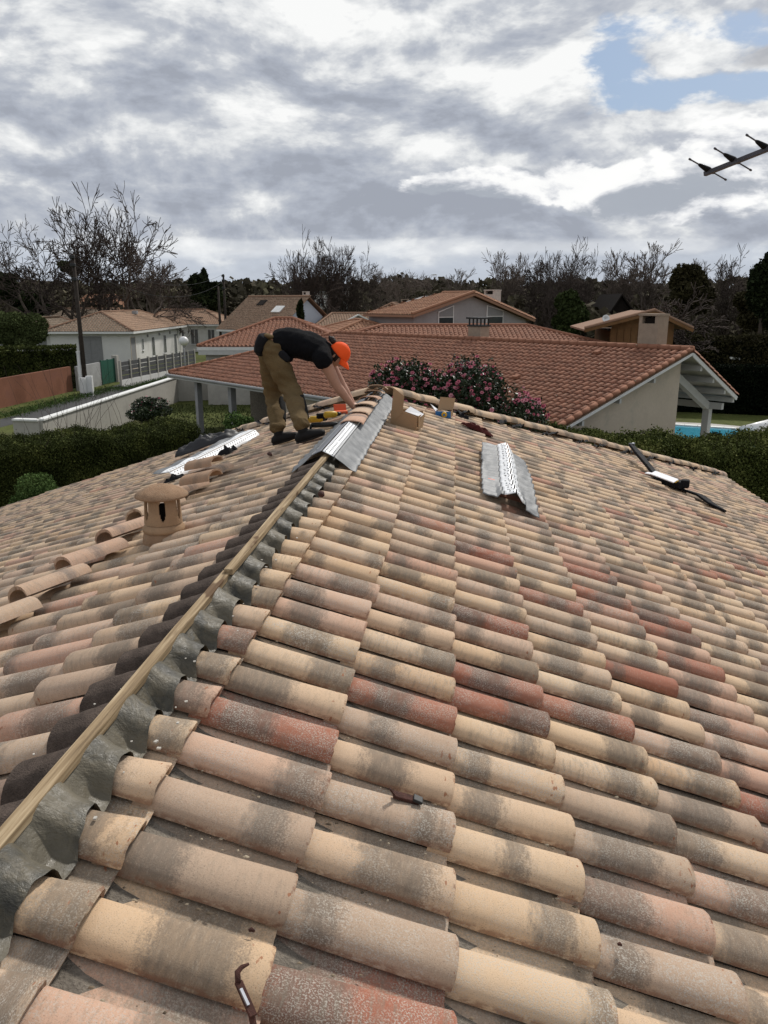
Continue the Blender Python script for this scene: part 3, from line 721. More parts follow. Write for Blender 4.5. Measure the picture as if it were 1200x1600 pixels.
# torn bits of old felt showing under the hip tiles
mb = MB()
def scrap(mb, c, L_, W_, ang, h, seed):
    def fn(u, v):
        a = (u - 0.5) * L_; b = (v - 0.5) * W_ * (0.6 + 0.8 * abs(mnoise.noise((u * 3, seed, 0))))
        x = c[0] + a * math.cos(ang) - b * math.sin(ang); y = c[1] + a * math.sin(ang) + b * math.cos(ang)
        return (x, y, c[2] + h * (0.5 + mnoise.noise((u * 4, v * 3, seed))))
    mb.grid(fn, 8, 4)
for i, t in enumerate([0.9, 1.5, 1.75, 2.3, 2.9, 3.25, 3.8, 4.4, 4.9, 5.5, 6.1]):
    x = XR + t + 0.16; y = YA + t - 0.10
    scrap(mb, (x, y, zr(x) + 0.055), random.uniform(0.15, 0.42), 0.09, rad(45), 0.07, i)
for i, t in enumerate([0.7, 1.2, 1.8, 2.3, 2.8]):
    x = XR - t - 0.15; y = YA + t - 0.12
    scrap(mb, (x, y, zl(x) + 0.055), random.uniform(0.2, 0.5), 0.08, rad(135), 0.06, i + 40)
fs = wp(mb.build('torn_underlay', M['black'], smooth=True), roof_o); fs['kind'] = 'stuff'

# three new ridge tiles already laid on the far end of the ridge
for i, y in enumerate((7.30, 7.78, 8.26, 8.74, 9.22, 9.66)):
    o = cap_obj('ridge_tile', seed=i, material=M['pinktile'], W_=0.215, L_=0.55, h=0.038, th=0.009)
    o.name = 'ridge_tile'; dd = Vector((0.0, -1, 0.03 * i)).normalized(); Yx = Vector((0, 0, 1)).cross(dd).normalized(); Z = dd.cross(Yx)
    p = Vector((XR + 0.03, y + 0.32, ZR + 0.108 + 0.001 * i))
    o.matrix_basis = Matrix(((dd.x, Yx.x, Z.x, p.x), (dd.y, Yx.y, Z.y, p.y), (dd.z, Yx.z, Z.z, p.z), (0, 0, 0, 1)))
    o.color = (random.choice([0.9, 0.3, 0.6]), random.random(), 0.3, 1); wp(o, house)

# ================================================================== RIDGE FLASHING ROLLS
def wavy(y, phase, sgn): return 0.030 + cover_h(y, phase, sgn) * 0.34
def flashing(name, label, L_, strip_w, skirt, material_grey, sag, place, rows=3, two_tone=False):
    """a length of ventilated ridge flashing: folded white perforated strip between crinkled grey skirts. local y runs along it"""
    t = empty(name, place[0], place[1], label, 'roof flashing', 'lengths of ridge flashing on the roof')
    hs = strip_w / 2
    def prof(x, y):
        ax = abs(x)
        return sag(x, y)
    for sx in (-1, 1):
        mb = MB()
        mb.grid(lambda u, v: (sx * (0.006 + (hs - 0.006) * u), (v - 0.5) * L_, prof(sx * (0.006 + (hs - 0.006) * u), (v - 0.5) * L_) + 0.006), 4, 60)
        mb.build('strip', M['strip' if (sx > 0 or not two_tone) else 'greystrip'], t, smooth=True, solid=0.002)
        mb = MB()
        e = lambda v: skirt * (1 + 0.06 * mnoise.noise((v * 6, sx * 3, 1)))
        def fn(u, v):
            x = sx * (hs + e(v) * u); y = (v - 0.5) * L_ * 0.985 + 0.01 * mnoise.noise((u * 3, sx, 9))
            return (x, y, prof(x, y) + 0.0022 * math.sin(y * 230) * (0.3 + u) + 0.012 * mnoise.noise((x * 12, y * 7, sx * 4)) * u)
        mb.grid(fn, 12, 150); mb.build('skirt', material_grey, t, smooth=True, solid=0.002)
        # rows of punched slots, raised a hair above the strip
        mb = MB(); n = int(L_ / 0.055)
        slot_m = M['hole']
        if two_tone and sx < 0: slot_m = M['strip']
        for r in range(rows if not (two_tone and sx < 0) else 1):
            for i in range(n):
                if random.random() < 0.05: continue
                x = sx * hs * ((0.22 + 0.30 * r) if slot_m is M['hole'] else 0.80); y = -L_ / 2 + 0.03 + 0.055 * i + (r % 2) * 0.027
                if y > L_ / 2 - 0.02: continue
                z = prof(x, y) + 0.0105
                x2 = x + sx * 0.009; z2 = prof(x2, y) + 0.0105
                mb.add([(x, y - 0.010, z), (x2, y - 0.010, z2), (x2, y + 0.010, z2), (x, y + 0.010, z)], [(0, 1, 2, 3)])
        sl_ = mb.build('slots', slot_m, t); sl_['kind'] = 'stuff'
    return t
# 1. the one being fitted, lying over the ridge
Y1a, Y1b = 5.6, 9.95; Lc = (Y1a + Y1b) / 2
def sag1(x, y):
    ax = abs(x); yy = y + Lc
    base = 0.130 - SL * ax * 1.35 if ax < 0.085 else 0.130 - 0.115 * 0.36 * 1.0 - SL * (ax - 0.085) * 1.12
    pr = wavy(yy, -0.02 if x > 0 else 0.11, 1 if x > 0 else -1) if ax > 0.1 else 0.05
    floor = -SL * ax + 0.018 + pr
    k = min(1.0, max(0.0, (ax - 0.08) / 0.14))
    return base * (1 - k) + floor * k
r1 = flashing('ridge_flashing', 'long white perforated flashing with grey skirts draped over the ridge under the roofer\'s hands',
              Y1b - Y1a, 0.17, 0.155, M['foil'], sag1, ((XR, Lc, ZR), 0.0), two_tone=True)
# 2. the one lying loose on the right slope
def sag2(x, y):
    ax = abs(x); b = 0.115 - ax * 0.75 if ax < 0.08 else 0.055 - (ax - 0.08) * 0.16
    b += 0.018 * math.sin(y * 2.2 + x * 5) + (0.05 * max(0, -y - 0.6) if ax < 0.12 else -0.02 * max(0, -y - 0.6))
    return b + 0.012 * math.sin(y * 27.5)
p2 = Vector((0.52, 7.50, zr(0.52) + 0.085))
r2 = flashing('ridge_flashing', 'white perforated flashing with grey skirts lying alone on the tiles of the right slope',
              2.35, 0.17, 0.17, M['foil'], sag2, (p2, rad(3)), rows=2)
r2.rotation_euler = (0, math.atan(SL), rad(-1.5))
mbr = MB(); mbr.add([(-0.20, -0.55, sag2(-0.2, -0.55) + 0.016), (-0.14, -0.55, sag2(-0.14, -0.55) + 0.016), (-0.14, -0.50, sag2(-0.14, -0.5) + 0.016), (-0.20, -0.50, sag2(-0.2, -0.5) + 0.016)], [(0, 1, 2, 3)])
mbr.build('red_mark', M['orange'], r2)
# 3. the crumpled one on the left slope
def sag3(x, y):
    ax = abs(x); b = 0.10 - ax * 0.5 if ax < 0.08 else 0.06 - (ax - 0.08) * 0.55
    if ax > 0.085: b += 0.05 * mnoise.noise((x * 9, y * 3.0, 3))
    return b
a3 = at_plane(262, 758, SL, ZR - SL * XR); b3 = at_plane(396, 688, SL, ZR - SL * XR)
mid3 = (a3 + b3) / 2; d3 = (b3 - a3); ang3 = math.atan2(d3.y, d3.x) - math.pi / 2
r3 = flashing('ridge_flashing', 'crumpled white perforated flashing lying across the left slope beside two loose ridge tiles',
              d3.length * 1.0, 0.20, 0.11, M['foil'], sag3, (mid3 + Vector((0, 0, 0.05)), ang3), rows=2)
nL = Vector((-SL, 0, 1)).normalized(); dd = d3.normalized(); Yx = dd; X_ = Yx.cross(nL).normalized(); Zx = X_.cross(Yx)
X2 = (X_ - Zx * 0.75).normalized(); Z2 = X2.cross(Yx)
mm = Matrix(((X2.x, Yx.x, Z2.x), (X2.y, Yx.y, Z2.y), (X2.z, Yx.z, Z2.z))); r3.rotation_euler = mm.to_euler()

# ================================================================== LOOSE RIDGE TILES WAITING ON THE LEFT SLOPE
def lay(o, pos, dirv, roll=0.0, lift=0.0, nrm=None):
    d = Vector(dirv).normalized(); n = Vector(nrm) if nrm else Vector((0, 0, 1)); Yx = n.cross(d).normalized(); Z = d.cross(Yx)
    R3 = Matrix(((d.x, Yx.x, Z.x), (d.y, Yx.y, Z.y), (d.z, Yx.z, Z.z))) @ Matrix.Rotation(roll, 3, 'X')
    o.matrix_basis = Matrix.Translation(Vector(pos) + Vector((0, 0, lift))) @ R3.to_4x4()
dl = Vector((-ca, 0, -sa))
row = [(3.02, 0.62, 'sandy loose ridge tile at the lower end of the row, cut by the picture edge'),
       (3.58, 0.30, 'plain sand ridge tile in the row, between the pale one and the lowest one'),
       (4.08, 0.08, 'palest cream ridge tile in the row lying loose on the left slope'),
       (4.62, 0.80, 'pink and smoked ridge tile in the row, just below the rosy one'),
       (5.22, 0.78, 'smooth rosy ridge tile in the row, directly below the terracotta roof vent'),
       (5.80, 0.55, 'tan ridge tile in the row, half hidden behind the terracotta roof vent'),
       (6.45, 0.72, 'pinkish ridge tile lying loose just above the terracotta roof vent'),
       (7.10, 0.70, 'flat-looking pink ridge tile at the upper end of the loose row')]
for y, c, lab in row:
    o = cap_obj('ridge_tile', seed=int(y * 10), material=M['pinktile'], W_=0.37, L_=0.38, h=0.08, th=0.022)
    X = XR - 1.22 + random.uniform(-0.03, 0.03)
    aa = rad(random.uniform(44, 56)); d = Vector((-math.cos(aa), -math.sin(aa), -SL * math.cos(aa) + 0.10)).normalized()
    lay(o, (X, y + 0.12, zl(X) + 0.060), d, random.uniform(0.06, 0.16), nrm=(-sa, 0, ca))
    o.color = (c, random.random(), random.random() * 0.5, 1)
    tag(o, lab, 'roof tile', 'ridge tiles lying loose on the left slope')
for px, py, yaw, lab, c, z in ((322, 768, 2.6, 'grey-brown ridge tile lying loose just below the crumpled flashing', 0.5, 0.06),
                              (326, 752, 2.75, 'tan ridge tile tipped over the edge of the crumpled flashing', 0.65, 0.11)):
    o = cap_obj('ridge_tile', seed=px, material=M['duntile'], W_=0.21, L_=0.31, h=0.07, th=0.016)
    p = at_plane(px, py, SL, ZR - SL * XR + 0.05)
    lay(o, p + Vector((-0.18, 0.05, 0)), (math.cos(0.1 - (yaw - 2.6)), math.sin(-0.35), 0.25), 0.0, z, nrm=(-sa, 0, ca)); o.color = (c, 0.3, 0.4, 1)
    tag(o, lab, 'roof tile', 'ridge tiles lying loose on the left slope')

# ================================================================== TERRACOTTA VENT
vp = at_plane(258, 848, SL, ZR - SL * XR)
vent = empty('roof_vent', (vp.x, vp.y, zl(vp.x)), 0, 'round ochre terracotta roof vent with a domed cap on the left slope', 'roof vent')
VS = 1.0
mb = MB(); mb.lathe([(0.155 * VS, -0.12), (0.155 * VS, 0.10), (0.165 * VS, 0.105), (0.165 * VS, 0.13), (0.150 * VS, 0.15), (0.143 * VS, 0.165)], n=40)
mb.build('base', M['vent'], vent, smooth=True)
mb = MB(); nseg = 120; nz = 26                 # body wall with six tall drop-shaped openings left out
for i in range(nseg):
    t0 = 2 * math.pi * i / nseg; t1 = 2 * math.pi * (i + 1) / nseg; tm = (t0 + t1) / 2
    for k in range(nz):
        z0_ = 0.165 + 0.21 * k / nz; z1_ = 0.165 + 0.21 * (k + 1) / nz; zm = (z0_ + z1_) / 2
        da = ((tm - rad(-70)) / (math.pi / 3) + 0.5) % 1.0 - 0.5; ex = da * 60 / (12.5 * (0.62 + 0.38 * (zm - 0.2) / 0.14)); ez = (zm - 0.278) / 0.078
        if ex * ex + abs(ez) ** 3 < 1: continue
        r0 = 0.140 - 0.014 * k / nz; r1_ = 0.140 - 0.014 * (k + 1) / nz
        mb.add([(r0 * math.cos(t0), r0 * math.sin(t0), z0_), (r0 * math.cos(t1), r0 * math.sin(t1), z0_), (r1_ * math.cos(t1), r1_ * math.sin(t1), z1_), (r1_ * math.cos(t0), r1_ * math.sin(t0), z1_)], [(0, 1, 2, 3)])
mb.build('body', M['vent'], vent, solid=0.018)
mb = MB(); mb.lathe([(0.02, 0.12), (0.055, 0.13), (0.055, 0.30), (0.02, 0.31)], n=16); mb.build('inner_pipe', M['darktimber'], vent, smooth=True)
mb = MB(); mb.lathe([(0.12 * VS, 0.366), (0.20 * VS, 0.368), (0.208 * VS, 0.374), (0.205 * VS, 0.388), (0.16 * VS, 0.418), (0.10 * VS, 0.446), (0.03, 0.462), (0.0005, 0.464)], n=48)
mb.build('cap', M['ventcap'], vent, smooth=True)
# mortar collar round its foot
mb = MB(); mb.lathe([(0.165, -0.06), (0.172, 0.03), (0.160, 0.09), (0.15, 0.11)], n=32, cap=False)
mb.build('collar', M['ventcap'], vent, smooth=True)

vent.scale = (0.80, 0.80, 0.84)
# ================================================================== BOXES, BAGS, TOOLS
def rplane(x): return zr(x) + 0.045
# open cardboard box
bx = at_plane(636, 664, -SL, ZR + SL * XR + 0.05)
box = empty('cardboard_box', (bx.x, bx.y, bx.z), rad(-8), 'open brown cardboard box with tall flaps standing beside the ridge flashing', 'box')
w, d_, h = 0.30, 0.26, 0.15
def panel(pts, m='card', name='panel', par=box): 
    return MB().add(pts, [tuple(range(len(pts)))]).build(name, M[m], par, solid=0.005)
panel([(-w/2, -d_/2, 0), (w/2, -d_/2, -0.03), (w/2, d_/2, -0.03), (-w/2, d_/2, 0)], name='bottom')
panel([(-w/2, -d_/2, 0), (w*0.45, -d_/2 - 0.02, -0.05), (w*0.48, -d_/2 - 0.03, 0.11), (-w*0.03, -d_/2 - 0.01, 0.16), (-w/2, -d_/2, 0.17)], name='front_panel')
panel([(-w/2 - 0.01, -d_/2, 0), (-w*0.06, -d_/2 - 0.015, 0.16), (-w*0.02, -d_/2 - 0.01, 0.33), (-w*0.43, -d_/2 + 0.03, 0.41)], name='flap')
panel([(-w/2, -d_/2, 0), (-w/2, d_/2, 0), (-w/2 - 0.02, d_/2, 0.17), (-w/2, -d_/2, 0.17)], name='side_panel')
panel([(w/2, -d_/2, -0.03), (w/2, d_/2, -0.03), (w/2 + 0.02, d_/2, 0.12), (w/2, -d_/2, 0.12)], name='side_panel')
panel([(-w/2, d_/2, 0), (w/2, d_/2, -0.03), (w/2, d_/2 + 0.01, 0.14), (-w/2, d_/2 + 0.01, 0.16)], name='back_panel')
panel([(-0.02, -0.02, 0.15), (0.16, -0.06, 0.10), (0.18, 0.02, 0.12), (0.02, 0.08, 0.19)], 'paper', 'inner_flap')
# small box of fixings with a blue label and a yellow tape roll
b2 = at_plane(694, 650, -SL, ZR + SL * XR + 0.05)
fx = empty('fixings_box', (b2.x, b2.y, b2.z), rad(-10), 'small open carton with a blue side and a yellow roll at the roof head', 'box')
w, d_, h = 0.20, 0.15, 0.07
for nm, m_, pts in (('bottom', 'card', [(-w/2, -d_/2, 0), (w/2, -d_/2, 0), (w/2, d_/2, 0), (-w/2, d_/2, 0)]),
                    ('front_panel', 'blue', [(-w/2, -d_/2, 0), (w/2, -d_/2, -0.015), (w/2, -d_/2 - 0.01, h), (-w/2, -d_/2 - 0.01, h)]),
                    ('side_panel', 'card', [(-w/2, -d_/2, 0), (-w/2, d_/2, 0), (-w/2, d_/2, h), (-w/2, -d_/2, h)]),
                    ('side_panel', 'card', [(w/2, -d_/2, 0), (w/2, d_/2, 0), (w/2, d_/2, h), (w/2, -d_/2, h)]),
                    ('lid', 'card', [(-w/2, d_/2, h), (w/2, d_/2, h), (w/2 + 0.02, d_/2 + 0.06, h + 0.15), (-w/2 + 0.02, d_/2 + 0.06, h + 0.16)]),
                    ('flap', 'paper', [(-w/2, -d_/2, h), (-w/2, d_/2, h), (-w/2 - 0.10, d_/2, h + 0.07), (-w/2 - 0.09, d_/2 - 0.03, h + 0.075)])):
    panel(pts, m_, nm, fx)
mb = MB(); mb.tube([(0.02, -d_/2 - 0.035, 0.03), (0.02, -d_/2 - 0.012, 0.034)], 0.036, 20); tr = mb.build('tape_roll', M['yellow'], fx, smooth=False, bevel=0.003)
mb = MB(); mb.tube([(0.02, -d_/2 - 0.038, 0.03), (0.02, -d_/2 - 0.03, 0.031)], 0.014, 12); mb.build('core', M['blue'], tr)
# crumpled cloths, bags
def crumple(name, label, cat, p, L_, W_, h, ang, m_, seed, nrm=(0, 0, 1), power=1.0, group=None):
    mb = MB(); n = Vector(nrm).normalized(); X = Vector((math.cos(ang), math.sin(ang), 0)); X = (X - n * X.dot(n)).normalized(); Yx = n.cross(X)
    nu, nv = 34, 18
    def top(u, v):
        a = (u - 0.5) * L_; ww = W_ * (math.sin(math.pi * min(max(u, 0.001), 0.999)) ** 0.45) * (0.75 + 0.5 * mnoise.noise((u * 3, seed, 1))); b = (v - 0.5) * ww
        b += 0.10 * W_ * mnoise.noise((u * 4, seed + 9, 2))
        e = (math.sin(math.pi * u) ** 0.5) * (math.sin(math.pi * v) ** 0.6)
        z = h * e * (0.75 + 0.9 * mnoise.noise((u * 5, v * 3, seed)) + 0.35 * mnoise.noise((u * 14, v * 9, seed)))
        return Vector(p) + X * a + Yx * b + n * max(z, 0.0)
    def bot(u, v):
        q = top(u, v); return q - n * ((q - Vector(p)).dot(n) + 0.01)
    mb.grid(top, nu, nv); mb.grid(lambda u, v: bot(u, v), 10, 4)
    o = mb.build(name, M[m_], smooth=True); tag(o, label, cat, group); return o
NR = (sa, 0, ca); NLv = (-sa, 0, ca)
pb = at_plane(322, 701, SL, ZR - SL * XR + 0.06)
crumple('plastic_bag', 'crumpled black plastic bag lying beyond the white flashing on the left slope', 'bag', pb + Vector((-0.02, 0.12, 0.03)), 1.0, 0.40, 0.17, rad(22), 'blackplastic', 3, NLv)
pb = at_plane(356, 708, SL, ZR - SL * XR + 0.10)
crumple('felt_scrap', 'small dark felt scrap hanging over the middle of the crumpled flashing', 'scrap', pb, 0.24, 0.15, 0.08, rad(20), 'black', 5, NLv)
pb = at_plane(272, 750, SL, ZR - SL * XR + 0.06)
crumple('felt_scrap', 'black felt scrap at the lower end of the crumpled flashing', 'scrap', pb, 0.26, 0.14, 0.05, rad(10), 'black', 8, NLv)
pb = at_plane(745, 672, -SL, ZR + SL * XR + 0.05)
crumple('red_cloth', 'crumpled dark red cloth lying on the tiles right of the small carton', 'cloth', pb, 0.46, 0.17, 0.07, rad(-14), 'maroon', 11, NR)  # a crumpled dark red cloth
pb = at_plane(724, 652, -SL, ZR + SL * XR + 0.05)
crumple('felt_scrap', 'small black scrap on the hip just above the dark red cloth', 'scrap', pb, 0.16, 0.10, 0.05, rad(-10), 'black', 15, NR)
# black tool belt with papers on the far right of the slope
q1 = at_plane(984, 716, -SL, ZR + SL * XR + 0.06); q2 = at_plane(1030, 752, -SL, ZR + SL * XR + 0.06); q3 = at_plane(1070, 768, -SL, ZR + SL * XR + 0.06); q4 = at_plane(1133, 801, -SL, ZR + SL * XR + 0.06)
belt = empty('tool_belt', q2, 0, 'black tool belt with a pouch and white papers stretched out on the right slope', 'tool belt')
q1.z += 0.20
mb = MB(); k = 8
def band(mb, pts, wds, th=0.05, seed=0):
    pts = [Vector(p) for p in pts]
    for i in range(len(pts) - 1):
        a, b = pts[i], pts[i + 1]; mb_d = (b - a).normalized(); sx = mb_d.cross(Vector(NR)).normalized(); w0, w1 = wds[i], wds[i + 1]
        nn = Vector(NR) * th
        mb.add([a - sx * w0, a + sx * w0, a + sx * w0 + nn, a - sx * w0 + nn, b - sx * w1, b + sx * w1, b + sx * w1 + nn, b - sx * w1 + nn],
               [(3, 2, 1, 0), (4, 5, 6, 7), (0, 1, 5, 4), (1, 2, 6, 5), (2, 3, 7, 6), (3, 0, 4, 7)])
band(mb, [q1, q1.lerp(q2, 0.3), q1.lerp(q2, 0.65), q2], [0.05, 0.065, 0.055, 0.06], 0.05)
wp(mb.build('strap', M['black'], bevel=0.012), belt)
mb = MB(); band(mb, [q2 + Vector((0.1, -0.05, 0.0)), q3, q3.lerp(q4, 0.35) + Vector((0.03, 0.06, 0.02)), q3.lerp(q4, 0.7), q4], [0.06, 0.10, 0.095, 0.08, 0.02], 0.035)
wp(mb.build('strap', M['black'], bevel=0.012), belt)
c_ = q2.lerp(q3, 0.55)
mb = MB(); mb.box(c_ + Vector((0, 0, 0.06)), (0.36, 0.17, 0.11), Matrix.Rotation(rad(-55), 3, 'Z')); mb.box(c_ + Vector((0.13, -0.12, 0.08)), (0.12, 0.12, 0.12), Matrix.Rotation(rad(-20), 3, 'Z'))
wp(mb.build('pouch', M['black'], bevel=0.02), belt)
mb = MB(); pc = at_plane(1038, 745, -SL, ZR + SL * XR + 0.22); mb.box(pc, (0.34, 0.24, 0.012), Matrix.Rotation(rad(-30), 3, 'Z') @ Matrix.Rotation(rad(14), 3, 'Y')); mb.box(pc + Vector((-0.13, 0.2, 0.0)), (0.16, 0.10, 0.01), Matrix.Rotation(rad(-40), 3, 'Z'))
wp(mb.build('paper', M['paper']), belt)
mb = MB(); mb.tube([q1 + Vector((-0.03, 0.0, 0.04)), q1 + Vector((0.05, -0.05, 0.055))], 0.018, 8); wp(mb.build('buckle', M['steel'], smooth=True), belt)
mb = MB(); mb.box(c_ + Vector((-0.02, -0.13, 0.11)), (0.10, 0.03, 0.03)); wp(mb.build('pencil', M['yellow']), belt)

# cordless tools by the roofer's feet
def drill(label, p, ang, body, seed):
    t = empty('cordless_drill', p, ang, label, 'drill')
    mb = MB(); mb.tube([(-0.09, 0, 0.05), (-0.08, 0, 0.05), (0.02, 0, 0.05), (0.05, 0, 0.05)], [0.022, 0.035, 0.036, 0.028], 12); mb.build('body', M[body], t, smooth=True)
    mb = MB(); mb.tube([(0.05, 0, 0.05), (0.09, 0, 0.05), (0.105, 0, 0.05)], [0.024, 0.020, 0.010], 12); mb.tube([(0.10, 0, 0.05), (0.16, 0, 0.05)], 0.004, 6); mb.build('chuck', M['blackmetal'], t, smooth=True)
    mb = MB(); mb.bar((-0.03, 0, 0.04), (-0.05, 0.12, 0.02), 0.035, 0.04); mb.build('handle', M['black'], t, bevel=0.008)
    mb = MB(); mb.box((-0.055, 0.15, 0.02), (0.09, 0.055, 0.055)); mb.build('battery', M[body] if seed else M['black'], t, bevel=0.006)
    return t
pa = at_plane(497, 662, SL, ZR - SL * XR + 0.09); drill('yellow and black drill lying nearest the roofer\'s front shoe', pa, rad(15), 'yellow', 1)
pa = at_plane(519, 655, SL, ZR - SL * XR + 0.11); drill('yellow and black drill lying with its chuck toward the orange case', pa, rad(35), 'yellow', 0)
pa = at_plane(508, 668, SL, ZR - SL * XR + 0.07)
sn = empty('caulking_gun', pa, rad(22), 'dark caulking gun lying between the drills and the ridge flashing', 'caulking gun')
mb = MB(); mb.tube([(-0.14, 0, 0.03), (0.12, 0, 0.03), (0.15, 0, 0.03)], [0.026, 0.026, 0.008], 12); mb.build('barrel', M['blackmetal'], sn, smooth=True)
mb = MB(); mb.bar((-0.14, 0, 0.03), (-0.17, -0.08, 0.01), 0.02, 0.03); mb.build('handle', M['black'], sn, bevel=0.004)
mb = MB(); mb.tube([(-0.26, 0, 0.03), (-0.14, 0, 0.03)], 0.005, 6); mb.build('rod', M['steel'], sn)
pa = at_plane(533, 647, SL, ZR - SL * XR + 0.09)
oc = empty('screw_case', pa, rad(20), 'small orange open case lying beyond the drills near the ridge', 'case')
mb = MB(); mb.box((0, 0, 0.02), (0.14, 0.09, 0.035)); mb.build('tray', M['orange'], oc, bevel=0.006)
mb = MB(); mb.box((0.0, 0.06, 0.06), (0.14, 0.012, 0.09), Matrix.Rotation(rad(-25), 3, 'X')); mb.build('lid', M['orange'], oc, bevel=0.004)

# small ironmongery
def curve_piece(name, label, cat, pts, r, m_):
    mb = MB(); mb.tube(pts, r, 8); return tag(mb.build(name, M[m_], smooth=True), label, cat)
def onr(px, py, h): 
    return at_plane(px, py, -SL, ZR + SL * XR + 0.03 + h)
hk = empty('rusty_hook', onr(384, 1545, 0.05), 0, 'bent rusty iron hook lying at the bottom edge, across a pale tile', 'hook')
mb = MB(); mb.tube([onr(389, 1506, 0.085), onr(378, 1511, 0.08), onr(371, 1519, 0.075), onr(372, 1535, 0.07)], [0.0025, 0.0045, 0.006, 0.006], 8)
wp(mb.build('hook', M['rust'], smooth=True), hk)
mb = MB(); mb.bar(onr(372, 1533, 0.068), onr(396, 1588, 0.055), 0.017, 0.006, Vector(NR)); mb.bar(onr(392, 1580, 0.055), onr(398, 1612, 0.03), 0.013, 0.006, Vector(NR))
wp(mb.build('shank', M['rust'], bevel=0.002), hk)
mb = MB(); mb.bar(onr(376, 1545, 0.071), onr(388, 1571, 0.064), 0.006, 0.004, Vector(NR)); wp(mb.build('slot', M['steel']), hk)
cl = empty('metal_clip', onr(636, 1247, 0.04), 0, 'small dark metal clip lying in a tile channel near the middle', 'clip')
mb = MB(); mb.bar(onr(614, 1241, 0.035), onr(655, 1252, 0.033), 0.028, 0.012, Vector(NR)); mb.bar(onr(609, 1232, 0.065), onr(617, 1243, 0.04), 0.012, 0.006, Vector(NR)); wp(mb.build('bracket', M['rust'], bevel=0.003), cl)
mb = MB(); mb.bar(onr(646, 1246, 0.044), onr(660, 1252, 0.042), 0.028, 0.010, Vector(NR)); wp(mb.build('plate', M['blackmetal'], bevel=0.002), cl)
mb = MB(); mb.tube([onr(628, 1244, 0.032), onr(634, 1245, 0.034)], 0.006, 8); wp(mb.build('bolt', M['steel']), cl)
for px, py, l, lab in ((393, 1454, 9, 'small dark nail lying in the channel above the rusty hook'), (968, 1476, 6, 'tiny dark fragment on the lower rim of a smoked tile'),
                  (500, 772, 4, 'small dark stone on the tiles beside the near end of the flashing'), (419, 709, 5, 'small dark fragment on the tiles left of the roofer\'s back shoe')):
    if px in (500, 419): a = at_plane(px, py, SL, ZR - SL * XR + 0.08); b = at_plane(px + l, py + 2, SL, ZR - SL * XR + 0.08)
    else: a = onr(px - l / 2, py, 0.03); b = onr(px + l / 2, py + 1, 0.03)
    mb = MB(); mb.tube([a, (a + b) / 2 + Vector((0, 0, 0.004)), b], [0.003 if py > 1000 else 0.012, 0.005 if py > 1000 else 0.02, 0.003 if py > 1000 else 0.010], 6); tag(mb.build('nail' if px == 393 else 'fragment', M['rust'], smooth=True), lab, 'nail' if px == 393 else 'fragment')

# ================================================================== TV ANTENNA
A0 = EYE + ray(1101, 272) * 3.1
bd = (RGT * 0.511 - UPV * 0.011 - FWD * 0.80).normalized(); ed = (RGT * 1.109 - UPV * 0.097 + FWD * 0.80).normalized()
ant = empty('tv_antenna', A0, 0, 'dark television aerial with short rods reaching in at the upper right', 'antenna')
mb = MB(); mb.bar(A0, A0 + bd * 1.25, 0.015, 0.015); wp(mb.build('boom', M['alu'], bevel=0.002), ant)
for i, s in enumerate((0.012, 0.105, 0.215, 0.335, 0.46, 0.59, 0.72)):
    c = A0 + bd * s + Vector((0, 0, 0.010)); hl = 0.105
    mb = MB(); mb.tube([c - ed * hl, c + ed * hl], 0.0024, 8); 
    for sg in (-1, 1): mb.tube([c + ed * sg * (hl - 0.004), c + ed * sg * (hl + 0.004)], 0.0036, 8)
    el_ = wp(mb.build('rod', M['alu'], smooth=True), ant)
    mb = MB(); mb.tube([c - ed * 0.055, c - ed * 0.045, c, c + ed * 0.028, c + ed * 0.036], [0.0035, 0.006, 0.0105, 0.0065, 0.0035], 8); wp(mb.build('insulator', M['black'], smooth=True), el_)
mt = A0 + bd * 1.05
mb = MB(); mb.tube([(mt.x, mt.y, mt.z + 0.25), (mt.x, mt.y, zr(mt.x))], 0.02, 10); wp(mb.build('mast', M['alu'], smooth=True), ant)
mb = MB(); mb.box((mt.x, mt.y, mt.z), (0.06, 0.06, 0.07)); wp(mb.build('clamp', M['blackmetal'], bevel=0.004), ant)
# ================================================================== THE ROOFER
def loft(mb, pts, ra, rb, side=Vector((0, 1, 0)), n=14):
    """closed tube with elliptic sections: ra across (towards side), rb the other way; rounded ends"""
    pts = [Vector(p) for p in pts]; b = len(mb.v)
    P = [pts[0]] + pts + [pts[-1]]; RA = [ra[0] * 0.35] + list(ra) + [ra[-1] * 0.35]; RB = [rb[0] * 0.35] + list(rb) + [rb[-1] * 0.35]
    d0 = (pts[1] - pts[0]).normalized(); d1 = (pts[-1] - pts[-2]).normalized()
    P[0] = pts[0] - d0 * min(ra[0], rb[0]) * 0.6; P[-1] = pts[-1] + d1 * min(ra[-1], rb[-1]) * 0.6
    for i, p in enumerate(P):
        d = (P[min(i + 1, len(P) - 1)] - P[max(i - 1, 0)]).normalized()
        s_ = (side - d * side.dot(d)).normalized(); t_ = d.cross(s_)
        for k in range(n):
            a = 2 * math.pi * k / n; mb.v.append(tuple(p + s_ * math.cos(a) * RA[i] + t_ * math.sin(a) * RB[i]))
    m_ = len(P)
    for i in range(m_ - 1):
        for k in range(n):
            k2 = (k + 1) % n; mb.f.append((b + i * n + k, b + i * n + k2, b + (i + 1) * n + k2, b + (i + 1) * n + k))
    mb.f.append(tuple(b + k for k in range(n))[::-1]); mb.f.append(tuple(b + (m_ - 1) * n + k for k in range(n)))
